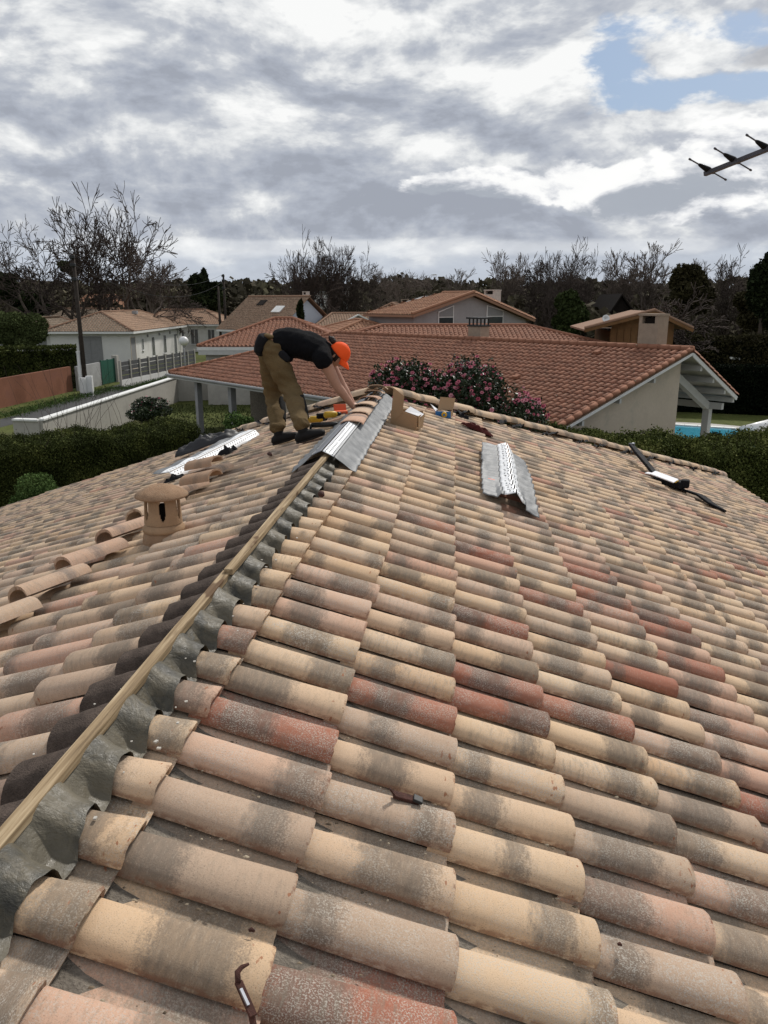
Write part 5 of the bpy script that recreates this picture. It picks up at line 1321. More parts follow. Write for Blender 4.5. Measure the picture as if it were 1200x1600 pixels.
# --- two-storey gable house and the wide low roof in front of it
O2 = Vector((-2.697, 51.963, 0)); n2 = empty('gable_house', O2, RN, 'grey-walled gable house with an orange tiled roof and two slanted windows, right of centre', 'house')
z2 = 5.456; wv_, rr = 5.7, 1.40; y2, zr2 = 12.25, z2 - 0.45
f1 = [Vector((-5.0, 0, z2)), Vector((0, 0, z2)), Vector((0, wv_, z2 + rr)), Vector((-3.1, wv_, z2 + rr))]
f2 = [Vector((0, y2, zr2)), Vector((-6.0, y2, zr2)), Vector((-3.1, wv_, z2 + rr)), Vector((0, wv_, z2 + rr))]
f3 = [Vector((-6.0, y2, zr2)), Vector((-5.0, 0, z2)), Vector((-3.1, wv_, z2 + rr))]
rb = MB()
for f in (f1, f2, f3): slope_mesh(rb, [p - Vector((0, 0, .02)) for p in f], 0.12)
ro2 = rb.build('roof', M['underside'], n2)
M['orangetile'] = tilemat('orange_clay_tile', [(0, (0.30, 0.125, 0.065)), (0.5, (0.35, 0.155, 0.08)), (1, (0.40, 0.20, 0.11))], (0.20, 0.10, 0.06), (0.40, 0.26, 0.18), 0.2, 0.5)
for f in (f1, f2, f3): tile_slope(f, 0.25, 0.38, 'roof_tiling', M['orangetile'], ro2, 0, 3, 0.06)
cm = MB(); ridge_caps(cm, f1[3], f1[2]); ridge_caps(cm, f1[1] + Vector((-.08, 0, .03)), f1[2] + Vector((-.08, 0, .03)), .12); ridge_caps(cm, f2[0] + Vector((-.08, 0, .03)), f1[2] + Vector((-.08, 0, .03)), .12); cm.build('ridge_caps', M['orangetile'], ro2)['kind'] = 'stuff'
wb = MB(); wb.prism([(0.5, 0), (y2 - .5, 0), (y2 - .5, zr2 - .05), (wv_, z2 + rr - .22), (0.5, z2 - .02)], -4.6, 0, -0.45); wb.build('wall', M['render_grey'], n2)
fb = MB(); fb.bar((0.02, 0, z2 - .14), (0.02, wv_, z2 + rr - .14), .06, .16); fb.bar((0.02, wv_, z2 + rr - .14), (0.02, y2, zr2 - .14), .06, .16); fb.bar((-5, -.04, z2 - .12), (0, -.04, z2 - .12), .06, .14); fb.build('barge_board', M['duntile'], n2)
for ya, yb, ha, hb in ((2.75, 4.05, 0.45, 0.85), (7.5, 9.1, 0.85, 0.50)):
    mb = MB(); x_ = -0.44
    mb.prism([(ya - .08, 4.55), (yb + .08, 4.55), (yb + .08, 5.45 + hb - .3), (ya - .08, 5.45 + ha - .3)], .05, 0, x_); wnd = mb.build('window', M['white'], n2)
    mb = MB(); mb.prism([(ya, 4.75), (yb, 4.75), (yb, 5.20), (ya, 5.20)], .03, 0, x_ + .04); mb.build('pane', M['glass'], wnd)
    mb = MB(); mb.prism([(ya, 5.26), (yb, 5.26), (yb, 5.40 + hb - .32), (ya, 5.40 + ha - .32)], .03, 0, x_ + .04); mb.build('pane', M['shutter'], wnd)
chimney(n2, -1.6, 9.3, 4.8, 6.75, 0.95, 0.75, 'chimwhite')
simple_house('low_house', 'wide low hip roof of red-brown tiles between the long red roof and the grey gable', 'house', on(484, 45.5), CAMZ, 0.5, 16.6, 0.4, 7.2, 3.85, 0.98, 'x', 4.0, 4.2, 0.45, 'redtile', 'render_cream', 0.26, 0.40, [0, 2, 3], 4, crown=0.06)
simple_house('low_house', 'small pinkish roof end showing between the roofer\'s back and the grey gable', 'house', on(505, 52), CAMZ + rad(14), 0.3, 6.2, 0.3, 8.0, 4.0, 1.0, 'y', 3.0, 3.0, 0.4, 'orangetile', 'render_cream', 0.26, 0.40, [0, 1, 2], 3)
# --- white bungalow on the left
bo = on(200, 75)
t, fc, ro = simple_house('bungalow', 'cream bungalow with a two-tone hipped tile roof behind the dark utility pole', 'house', bo, CAMZ + rad(0.5),
    -7.6, -0.2, 0.3, 20.5, 3.62, 1.65, 'y', None, None, 0.5, 'browntile', 'render_white', 0.27, 0.42, [0, 1, 2], 3, split={0: 'duntile', 2: 'greytile', 1: 'greytile'},  # front and left slopes take a darker tile than the right one
    wins=[((-0.2, 1.1, 1.55), 1.5, 2.9, 1, 0, True, 'render_cream', 1), ((-0.2, 4.3, 2.2), 0.55, 1.1, 1, 0), ((-0.2, 8.0, 1.8), 0.95, 1.9, 1, 0), ((-0.2, 12.6, 1.8), 0.95, 1.9, 1, 0), ((-0.2, 17.2, 1.5), 1.0, 2.4, 1, 0),
          ((-3.9, 0.3, 1.75), 2.1, 2.7, 0, -1, True, 'shutter', 2), ((-2.9, 0.3, 1.75), 0.05, 2.6, 0, -1)][:6])
mb = MB(); mb.box((-1.3, 0.22, 2.0), (2.2, 0.10, 1.6)); 
for k, xx in enumerate((6.0, 10.4, 14.8)):
    mb = MB(); mb.box((-0.12, xx, 2.95), (0.16, 0.2, 0.28)); mb.build('wall_lamp', M['greywood'], t, bevel=0.03)
mb = MB(); mb.box((-3.0, 12, 5.15), (0.5, 0.5, 0.35)); mb.build('vent_pipe', M['greywood'], t)
simple_house('bungalow', 'lower wing with a mossy hip roof at the far left, joined to the cream bungalow', 'house', on(60, 75.5), CAMZ, -2.6, 0.8, 0.2, 9, 3.55, 1.2, 'y', 3.0, 3.0, 0.7, 'greytile', 'render_white', 0.27, 0.42, [0, 1, 2], 3,
    wins=[((-0.1, 0.2, 1.7), 0.7, 2.2, 0, -1, True, 'shutter', 1)])
# --- second bungalow
simple_house('bungalow', 'second cream bungalow with a dun hip roof, behind the first one', 'house', on(222, 104), CAMZ + rad(-4), 0.5, 10.2, 0.5, 9.0, 3.5, 1.75, 'x', 1.0, 4.0, 0.5, 'duntile', 'render_white', 0.30, 0.45, [0, 2], 3,
    wins=[((4.6, 0.5, 1.9), 0.9, 1.7, 0, -1), ((6.4, 0.5, 1.9), 1.0, 1.9, 0, -1), ((8.6, 0.5, 1.8), 0.9, 2.0, 0, -1)])
# --- brown roof with pale blue gable
gh = simple_house('gable_house', 'brown roof with a skylight and a pale blue-grey gable wall, left of the roofer', 'house', on(338, 88), CAMZ + rad(-36), 0.3, 8.6, 0.3, 9.6, 3.4, 3.4, 'x', 0, 0, 0.4, 'browntile', 'render_blue', 0.28, 0.42, [0], 3)
sk = MB(); k_ = 3.4 / 5.05; sk.box((6.3, 0.3 + 2.6, 3.4 + k_ * 3.0 + .06), (1.25, 1.1, .12), Matrix.Rotation(math.atan(k_), 3, 'X')); sk.build('skylight', M['white'], gh[0])
sk = MB(); sk.box((3.0, 0.3 + 3.6, 3.4 + k_ * 4.0 + .05), (1.0, .9, .12), Matrix.Rotation(math.atan(k_), 3, 'X')); sk.build('roof_hatch', M['darktimber'], gh[0])
chimney(gh[0], 7.4, 6.2, 5.8, 7.0, 0.6, 0.5, 'chimwhite')
# --- brown-roofed house with small dormer gable
dh = simple_house('brown_house', 'low brown-roofed house with a small pediment gable, right of the roofer\'s back', 'house', on(478, 82), CAMZ + rad(8), 0.3, 8.8, 0.3, 10, 3.1, 1.95, 'x', 3.2, 2.5, 0.5, 'browntile', 'render_grey', 0.28, 0.42, [0, 2, 3], 3)
mb = MB(); mb.prism([(3.7, 4.0), (7.1, 4.0), (5.4, 4.85)], 2.6, 1, 1.2); mb.build('pediment', M['render_grey'], dh[0])
mb = MB(); mb.bar((3.4, 1.0, 3.95), (5.4, 1.0, 4.95), .5, .12); mb.bar((7.4, 1.0, 3.95), (5.4, 1.0, 4.95), .5, .12); mb.build('pediment_roof', M['coping'], dh[0])
simple_house('brown_house', 'plain brown hip roof just left of the orange gable roof', 'house', on(548, 90), CAMZ + rad(-10), 0.3, 8.0, 0.3, 8.5, 3.9, 2.2, 'y', 3.0, 3.0, 0.5, 'browntile', 'render_grey', 0.28, 0.42, [0, 1, 2], 3)
chimney(bpy.data.objects['brown_house.001'], 5.6, 3, 4.6, 6.2, .8, .6, 'brick')
# --- far houses, left
simple_house('far_house', 'pale flat-topped house behind the big bare trees at far left', 'house', on(40, 118), CAMZ + rad(6), 0, 9.5, 0, 7, 4.4, 0.9, 'x', 0.5, 0.5, 0.4, 'greytile', 'render_cream', 0.34, 0.5, [0, 2], 3)
simple_house('far_house', 'orange-roofed house at the left picture edge', 'house', on(-30, 120), CAMZ - rad(6), 0, 5.6, 0, 7, 4.4, 2.0, 'x', 1.5, 1.5, 0.4, 'orangetile', 'render_white', 0.34, 0.5, [0, 2], 3)
simple_house('far_house', 'orange roof glimpsed between the bare trunks on the left', 'house', on(104, 125), CAMZ + rad(4), 0, 7.5, 0, 8, 5.0, 2.3, 'x', 2.5, 1.5, 0.4, 'orangetile', 'render_white', 0.34, 0.5, [0, 2], 3)
simple_house('far_house', 'dark grey mossy roof just behind the cream bungalow, left of the pole', 'house', on(70, 98), CAMZ + rad(-18), 0, 9.5, 0, 8, 3.9, 1.5, 'x', 0, 3, 0.4, 'greytile', 'render_grey', 0.30, 0.5, [0, 2], 3)
for px, D, w_, h_, lab in ((488, 125, 2.6, 7.6, 'narrow white building left among the middle bare trees'), (518, 128, 2.6, 8.4, 'white block standing right among the middle bare trees')):
    t = empty('far_building', on(px, D), CAMZ, lab, 'building'); mb = MB(); mb.box((w_ / 2, 2, h_ / 2), (w_, 4, h_)); mb.build('wall', M['render_white'], t)
    mb = MB(); mb.box((w_ / 2, 2, h_ + .1), (w_ + .4, 4.4, .2)); mb.build('roof', M['greywood'], t); window(t, (w_ * .5, 0, h_ - 1.4), .8, 1.1, 0, -1)
# --- timber chalet and dark A-frame on the right
ct = empty('timber_chalet', on(914, 46), CAMZ + rad(-7), 'small brown timber chalet with a shallow pale-edged roof behind the right chimney', 'chalet')
ap = Vector((3.75, 0, 5.72)); lE = Vector((0, 0, 4.72)); rE = Vector((5.9, 0, 4.75))
rb = MB()
for a_, b_ in ((lE, ap), (rE, ap)):
    slope_mesh(rb, [a_ + Vector((0, -0.5, 0)), a_ + Vector((0, 7, 0)), b_ + Vector((0, 7, 0)), b_ + Vector((0, -0.5, 0))], .10)
cr = rb.build('roof', M['browntile'], ct)
mb = MB(); ridge_caps(mb, lE + Vector((0, -.5, .08)), ap + Vector((0, -.5, .08)), .09, .35); mb.build('verge_tiles', M['duntile'], cr)['kind'] = 'stuff'
mb = MB(); ridge_caps(mb, rE + Vector((0, -.5, .08)), ap + Vector((0, -.5, .08)), .07, .35); mb.build('verge_tiles', M['browntile'], cr)['kind'] = 'stuff'
mb = MB(); mb.prism([(1.6, 0), (5.0, 0), (5.0, 5.0), (3.75, 5.5), (1.6, 4.98)], .2, 1, 0.1); mb.box((3.3, 3.6, 2.3), (3.4, 6.8, 4.6)); mb.build('wall', M['timber'], ct)
for i in range(9): 
    mb = MB(); x_ = 1.7 + i * .38; mb.box((x_, 0.075, 2.4), (.34, .03, 4.75)); mb.build('plank', M['timber'], ct)
mb = MB(); mb.bar((0.0, -.55, 4.64), (3.75, -.55, 5.64), .05, .16); mb.bar((5.9, -.55, 4.67), (3.75, -.55, 5.64), .05, .16); mb.build('barge_board', M['timber'], ct)
mb = MB(); mb.lathe([(0.02, 0), (0.25, 0.05), (0.33, 0.12)], (0, 0, 0), 20, cap=False); dsh = mb.build('satellite_dish', M['plastic'], ct, smooth=True, solid=.02); dsh.scale = (.62, .62, .62); dsh.location = (1.15, -0.4, 5.30); dsh.rotation_euler = (rad(70), 0, 0)
mb = MB(); mb.tube([(1.15, -0.3, 4.95), (1.15, -0.3, 5.35)], .025, 6); mb.build('dish_mast', M['greywood'], ct)
ar = empty('dark_aframe_house', on(924, 78), CAMZ, 'black A-frame house with a small grey window among the trees behind the chalet', 'house')
rb = MB(); 
for a_, b_ in ((0.2, 2.9), (6.4, 2.9)): slope_mesh(rb, [Vector((a_, 0, 2.6)), Vector((a_, 8, 2.6)), Vector((b_, 8, 7.0)), Vector((b_, 0, 7.0))], .2)
rb.build('roof', M['darktimber'], ar); mb = MB(); mb.prism([(0.5, 0), (6.1, 0), (6.1, 2.7), (2.9, 6.7), (.5, 2.7)], .3, 1, .4); mb.build('wall', M['darktimber'], ar)
window(ar, (3.6, .4, 4.3), 1.1, 1.3, 0, -1, True, 'greywood'); 
# --- white shed glimpsed far right
t = empty('garden_shed', on(1155, 62), CAMZ, 'tiny pale shed beyond the garden at the far right', 'shed'); mb = MB(); mb.box((1, 1, .9), (2.2, 2, 1.8)); mb.build('wall', M['gardenwall'], t); mb = MB(); mb.box((1, 1, 1.9), (2.6, 2.4, .16), Matrix.Rotation(.12, 3, 'Y')); mb.build('roof', M['coping'], t)

# ================================================================== WALLS, FENCE, GATE, LANE THINGS
def wall_run(name, label, pts, h, th, m_, cap_=None, capm='coping', cat='wall'):
    t = empty(name, pts[0], 0, label, cat)
    for a, b in zip(pts[:-1], pts[1:]):
        mb = MB(); mb.bar(a + Vector((0, 0, h / 2)), b + Vector((0, 0, h / 2)), th, h); wp(mb.build('wall_panel', M[m_]), t)
        if cap_:
            mb = MB(); mb.bar(a + Vector((0, 0, h + cap_ / 2)), b + Vector((0, 0, h + cap_ / 2)), th + 0.12, cap_); wp(mb.build('coping', M[capm], bevel=0.02), t)
    return t
wa = at_z(62, 657, 1.55); wb_ = at_z(275, 589, 1.55); wa.z = wb_.z = 0
wc = at_z(22, 656, 1.55); wc.z = 0
wall_run('garden_wall', 'long grey rendered garden wall with a white coping beside the lane', [wc, wa, wa.lerp(wb_, .33), wa.lerp(wb_, .66), wb_, wb_ + Vector((6.5, 3.0, 0))], 1.52, 0.22, 'gardenwall', 0.09)
oa = at_z(-60, 652, 0); ob = at_z(112, 611, 0)
wall_run('red_wall', 'rust-red rendered wall below the dark clipped hedge at left', [oa, oa.lerp(ob, .5), ob], 1.75, 0.2, 'orangewall')
ga = at_z(122, 611, 0); gb_ = at_z(158, 602, 0)
wall_run('concrete_wall', 'short stained grey wall between the white meter cabinets and the green gate', [ga, gb_], 1.75, 0.2, 'concrete')
gc = at_z(160, 602, 0); gd = at_z(181, 597, 0)
gate = empty('green_gate', gc, 0, 'solid green gate with a pale post, between the grey wall and the panel fence', 'gate')
mb = MB(); mb.bar(gc + Vector((0, 0, .95)), gd + Vector((0, 0, .95)), .06, 1.8); wp(mb.build('leaf', M['green']), gate)
for f_ in (.02, .5, .98):
    mb = MB(); q = gc.lerp(gd, f_); mb.bar(q + Vector((0, 0, .05)), q + Vector((0, 0, 1.9)), .09, .09, Vector((1, 0, 0))); wp(mb.build('stile', M['green']), gate)
q = gd + (gd - gc).normalized() * .25; mb = MB(); mb.box(q + Vector((0, 0, 1.05)), (.42, .42, 2.1)); wp(mb.build('post', M['gardenwall']), gate)
# fence of dark panels between pale posts on a low white wall
fa = at_z(190, 606, 0); fb_ = at_z(305, 580, 0)
fence = empty('panel_fence', fa, 0, 'fence of dark slatted panels between pale posts on a low white wall', 'fence')
nb = 9
mb = MB(); mb.bar(fa + Vector((0, 0, .28)), fb_ + Vector((0, 0, .28)), .16, .56); wp(mb.build('base_wall', M['render_white']), fence)
M['slat'] = mat('weathered_fence_slat', (0.085, 0.085, 0.088), 0.8, 0.2, 0.2, 3)
for i in range(nb + 1):
    q = fa.lerp(fb_, i / nb); mb = MB(); mb.box(q + Vector((0, 0, 1.0)), (.16, .16, 2.0)); wp(mb.build('post', M['gardenwall']), fence)
    if i < nb:
        a = fa.lerp(fb_, (i + .04) / nb); b = fa.lerp(fb_, (i + .96) / nb)
        for k in range(4):
            mb = MB(); zz = .72 + k * .34; mb.bar(a + Vector((0, 0, zz)), b + Vector((0, 0, zz)), .03, .29); wp(mb.build('slat', M['slat']), fence)
# utility poles
def upole(px, D, ytop, label, lean=0.0, arms=True):
    b = on(px, D); zt = ZC + (472 - ytop) * D / 1275; t = empty('utility_pole', b, 0, label, 'utility pole')
    mb = MB(); mb.tube([(0, 0, 0), (lean * .5, 0, zt * .5), (lean, 0, zt)], [.17, .145, .11], 10); mb.build('pole', M['pole'], t, smooth=True)
    if arms:
        for z_ in (zt - .2, zt - .7, zt - 1.6): mb = MB(); mb.box((lean, -.14, z_), (.34, .2, .22)); mb.build('insulator', M['blackmetal'], t, bevel=.03)
    return b + Vector((lean, 0, zt))
tA = upole(121, 54.5, 400, 'tall dark utility pole standing by the white meter cabinets at left')
bpole = on(121, 54.5)
for k in range(7):                          # bright number plates and staples up the pole
    pass
tB = upole(351, 96, 430, 'dark utility pole with a small crossarm near the brown gable roof')
tC = upole(342, 92, 448, 'thin grey pole close beside the darker utility pole', arms=False)
tD = at_d(700, 436, 150); tE = at_d(-120, 330, 48)
def wire(a, b, sag, label, r=0.012):
    mb = MB(); mb.tube([a.lerp(b, i / 14) - Vector((0, 0, sag * 4 * (i / 14) * (1 - i / 14))) for i in range(15)], r, 5); o = mb.build('overhead_wire', M['blackmetal']); tag(o, label, 'wire', 'overhead wires between the utility poles')
wire(tA, tB, 1.6, 'sagging overhead wire running from the tall left pole to the pole by the brown roof'); wire(tE, tA, .5, 'overhead wire leaving the picture at the left edge')
wire(tA - Vector((0, 0, .7)), tB - Vector((0, 0, .8)), 1.9, 'lower overhead wire between the tall left pole and the pole by the brown roof')
# meter cabinets, at the pole
for px, D, w_, h_, lab in ((117, 54.0, .42, 1.25, 'left one of two white meter cabinets at the foot of the tall pole'), (128, 54.3, .42, 1.35, 'right one of two white meter cabinets at the foot of the tall pole')):
    t = empty('meter_cabinet', on(px, D), CAMZ, lab, 'cabinet', 'white meter cabinets'); mb = MB(); mb.box((0, 0, h_ / 2), (w_, .3, h_)); mb.build('body', M['plastic'], t, bevel=.02); mb = MB(); mb.box((0, -.16, h_ * .55), (w_ * .86, .03, h_ * .7)); mb.build('door', M['plastic'], t, bevel=.01)
t = empty('white_post', on(114, 54.2), CAMZ, 'narrow white cable duct post fixed beside the tall pole', 'post'); mb = MB(); mb.box((0, 0, 1.45), (.16, .16, 2.9)); mb.build('duct', M['plastic'], t); mb = MB(); mb.box((0, 0, 2.96), (.2, .2, .1)); mb.build('cap', M['plastic'], t)
# globe lamp
gl = at_d(287, 533, 62); t = empty('garden_lamp', (gl.x, gl.y, 0), 0, 'white globe lamp on a thin post in front of the panel fence', 'lamp')
mb = MB(); mb.tube([(0, 0, 0), (0, 0, gl.z - .3)], .045, 8); mb.build('post', M['greywood'], t, smooth=True)
mb = MB(); mb.lathe([(.01, -.36), (.20, -.30), (.33, -.14), (.37, 0), (.33, .16), (.20, .31), (.01, .37)], (0, 0, gl.z), 20); mb.build('globe', M['plastic'], t, smooth=True)
mb = MB(); mb.lathe([(.10, -.46), (.13, -.34)], (0, 0, gl.z), 12); mb.build('collar', M['greywood'], t)

# ================================================================== POOL
pl = [at_z(x, y, 0) for x, y in ((1030, 663), (1152, 671), (1215, 700), (1215, 730), (1030, 730))]
sheet('pool_terrace', [at_z(x, y, 0) for x, y in ((1020, 658), (1110, 662), (1300, 679), (1300, 760), (1000, 760))], 0.010, M['paving'], 'pale paving round the swimming pool')
sheet('pool_water', pl, 0.016, M['water'], 'turquoise water of the swimming pool beyond the porch')
# deeper water surface edge: coping stones
mb = MB(); a, b = pl[0], pl[1]; n = 14
pt = empty('pool_coping', pl[0], 0, 'white coping stones along the far edge of the swimming pool', 'pool edge')
for p_, q_ in ((pl[0], pl[1]), (pl[1], pl[2])):
    n = max(2, int((q_ - p_).length / .6))
    for i in range(n):
        u, v = p_.lerp(q_, (i + .02) / n), p_.lerp(q_, (i + .98) / n); mb = MB(); mb.bar(u + Vector((0, 0, .05)), v + Vector((0, 0, .05)), .35, .06); wp(mb.build('coping_stone', M['coping']), pt)
cr_ = at_z(1172, 676, .5); t = empty('pool_cover_roller', (cr_.x, cr_.y, 0), 0, 'white rolled pool cover on its roller at the right edge', 'pool cover')
c1 = at_z(1160, 672, .55); c2 = at_z(1240, 650, .55)
c2 = c1 + Vector((3.0, 3.4, 0)); mb = MB(); mb.tube([c1, c2], .19, 14); wp(mb.build('roll', M['plastic'], smooth=True), t)
for q in (c1, c2): mb = MB(); mb.bar(Vector((q.x, q.y, 0)), q, .08, .08, Vector((1, 0, 0))); wp(mb.build('stand', M['steel']), t)
sn_ = at_z(1150, 681, .1)
# ================================================================== VEGETATION
def tubes_np(segs, n=3):
    """segs: array (k, 8) p0 p1 r0 r1 -> prism verts and quads"""
    S_ = np.asarray(segs, np.float64); p0, p1, r0, r1 = S_[:, 0:3], S_[:, 3:6], S_[:, 6], S_[:, 7]
    d = p1 - p0; d /= np.linalg.norm(d, axis=1, keepdims=True) + 1e-9
    ref = np.where(np.abs(d[:, 2:3]) > 0.9, np.array([[1., 0, 0]]), np.array([[0, 0, 1.]]))
    a = np.cross(d, ref); a /= np.linalg.norm(a, axis=1, keepdims=True) + 1e-9; b = np.cross(d, a)
    k = np.arange(n) * 2 * np.pi / n; ring = a[:, None] * np.cos(k)[None, :, None] + b[:, None] * np.sin(k)[None, :, None]
    V = np.concatenate([p0[:, None] + ring * r0[:, None, None], p1[:, None] + ring * r1[:, None, None]], 1)
    base = (np.arange(len(S_)) * 2 * n)[:, None, None]; q = np.array([[i, (i + 1) % n, n + (i + 1) % n, n + i] for i in range(n)])
    return V.reshape(-1, 3), (base + q[None]).reshape(-1, 4)
def grow(seed, levels=6, spread=0.5, up_=0.12, ratio=0.76, trunk=0.28, stems=1, lean=(0, 0), twigs=3, gnarl=0.16, rmin=0.0022, first_dirs=None, kids=(2, 3)):
    """bare winter tree of unit height; returns thick wood and fine twigs as segments"""
    r = random.Random(seed); thick = []; thin = []
    def rv(): return Vector((r.gauss(0, 1), r.gauss(0, 1), r.gauss(0, 1)))
    def go(p, d, L_, R_, lv):
        n = 4 if lv < 3 else 3; q = p.copy(); dd = d.copy(); r0 = R_
        pts = []
        for i in range(n):
            dd = (dd + rv() * gnarl * (0.6 if lv == 0 else 1.0) + Vector((0, 0, up_ * (0.5 if lv < 2 else (1.0 if lv == 2 else 0.15))))).normalized()
            q2 = q + dd * (L_ / n); r1 = max(rmin, R_ * (1 - 0.42 * (i + 1) / n))
            (thick if lv <= 1 else thin).append((*q, *q2, r0, r1)); q = q2; r0 = r1; pts.append((q.copy(), dd.copy(), r1))
        if lv >= levels: return
        k = r.randint(*kids)
        for j in range(k):
            a = rv(); a = (a - dd * a.dot(dd)).normalized(); s_ = spread * r.uniform(0.55, 1.25)
            go(q, (dd * math.cos(s_) + a * math.sin(s_)).normalized(), L_ * ratio * r.uniform(0.75, 1.15), r0 * (0.92 if j == 0 else 0.74), lv + 1)
        for j in range(twigs if lv >= 2 else 1):
            qq, d2, rr_ = pts[r.randint(1, n - 1)]; a = rv(); a = (a - d2 * a.dot(d2)).normalized(); s_ = spread * r.uniform(0.9, 1.7)
            go(qq, (d2 * math.cos(s_) + a * math.sin(s_)).normalized(), L_ * ratio * r.uniform(0.45, 0.8), rr_ * 0.55, lv + (1 if lv < 2 else 2))
    for s_ in range(stems):
        if first_dirs: d0 = Vector(first_dirs[s_]).normalized()
        else: d0 = Vector((lean[0] + r.gauss(0, 0.16) * (stems > 1), lean[1] + r.gauss(0, 0.10) * (stems > 1), 1)).normalized()
        go(Vector((r.gauss(0, .012) * stems, r.gauss(0, .012) * stems, 0)), d0, trunk * r.uniform(.9, 1.1), 0.024 if stems > 1 else 0.032, 0)
    top = max(max(s[5] for s in thin), max(s[5] for s in thick))
    return np.array(thick) / top, np.array(thin) / top
TREEMESH = {}
def tree_meshes(key, m_='twig', **kw):
    th, tn = grow(**kw)
    th[:, 6:] *= 1; V, Q = tubes_np(th, 6); a = mesh_np('trunk', V, Q, M['bark' if m_ == 'twig' else m_], smooth=True)
    V, Q = tubes_np(tn, 3); b = mesh_np('crown', V, Q, M[m_]); TREEMESH[key] = (a.data, b.data); print('tree', key, len(tn))
    bpy.data.objects.remove(a); bpy.data.objects.remove(b)
def bare_tree(key, px, D, ytop, label, wide=1.0, rot=0.0, name='bare_tree', group='bare trees on the skyline', lean=0.0):
    h = ZC + (472 - ytop) * D / 1275; t = empty(name, on(px, D), rot, label, 'tree', group)
    for nm, me in zip(('trunk', 'crown'), TREEMESH[key]):
        o = bpy.data.objects.new(nm, me); C.objects.link(o); o.parent = t; o.scale = (h * wide, h * wide, h); o.rotation_euler = (0, lean, 0)
    return t
tree_meshes('oakA', seed=5, levels=6, spread=0.50, trunk=0.26, stems=3, first_dirs=[(-.55, 0, 1), (.02, .1, 1), (.22, -.1, 1)], up_=0.05, gnarl=0.16, twigs=1, ratio=0.80)
tree_meshes('oakB', seed=9, levels=6, spread=0.48, trunk=0.34, stems=1, up_=0.05, gnarl=0.18, twigs=1, ratio=0.80)
tree_meshes('lean', seed=21, levels=6, spread=0.48, trunk=0.36, stems=1, lean=(0.42, 0), up_=0.03, gnarl=0.20, twigs=1, ratio=0.78)
tree_meshes('leanL', seed=33, levels=6, spread=0.52, trunk=0.30, stems=2, first_dirs=[(-.8, 0, 1), (-.25, .2, 1)], up_=0.04, gnarl=0.16, twigs=1, ratio=0.80)
tree_meshes('fan', seed=14, levels=6, spread=0.40, trunk=0.24, stems=5, up_=0.04, gnarl=0.13, twigs=1, ratio=0.80)
tree_meshes('pale', seed=27, levels=6, spread=0.40, trunk=0.26, stems=2, up_=0.07, gnarl=0.13, m_='palebark', twigs=1, ratio=0.79)
tree_meshes('pollard', seed=41, levels=5, spread=0.75, trunk=0.42, stems=1, up_=0.12, gnarl=0.16, m_='palebark', twigs=2, kids=(3, 4))
tree_meshes('broad', seed=52, levels=6, spread=0.60, trunk=0.20, stems=1, up_=0.02, gnarl=0.20, twigs=1, ratio=0.80)
LG = 'big bare trees behind the cream bungalow'
for a in (('leanL', 98, 92, 322, 'leftmost big bare tree, leaning and reaching out toward the left edge', 1.05, 0.0),
          ('oakA', 150, 94, 304, 'many-stemmed big bare tree in the middle of the left clump', 0.80, 0.4),
          ('oakB', 116, 96, 345, 'bare tree standing between the left-leaning tree and the many-stemmed one', 0.75, 2.0),
          ('oakB', 190, 90, 302, 'tall straight bare tree right of the many-stemmed one', 0.66, 3.6),
          ('lean', 200, 93, 333, 'bare tree leaning right with a crooked crown, at the right of the left clump', 1.0, 0.0),
          ('pale', 232, 118, 385, 'small faint bare tree behind the right-leaning tree', 0.9, 1.0),
          ('pale', 5, 125, 402, 'faint bare tree at the left picture edge', 0.9, 2.2)):
    bare_tree(*a, group=LG)
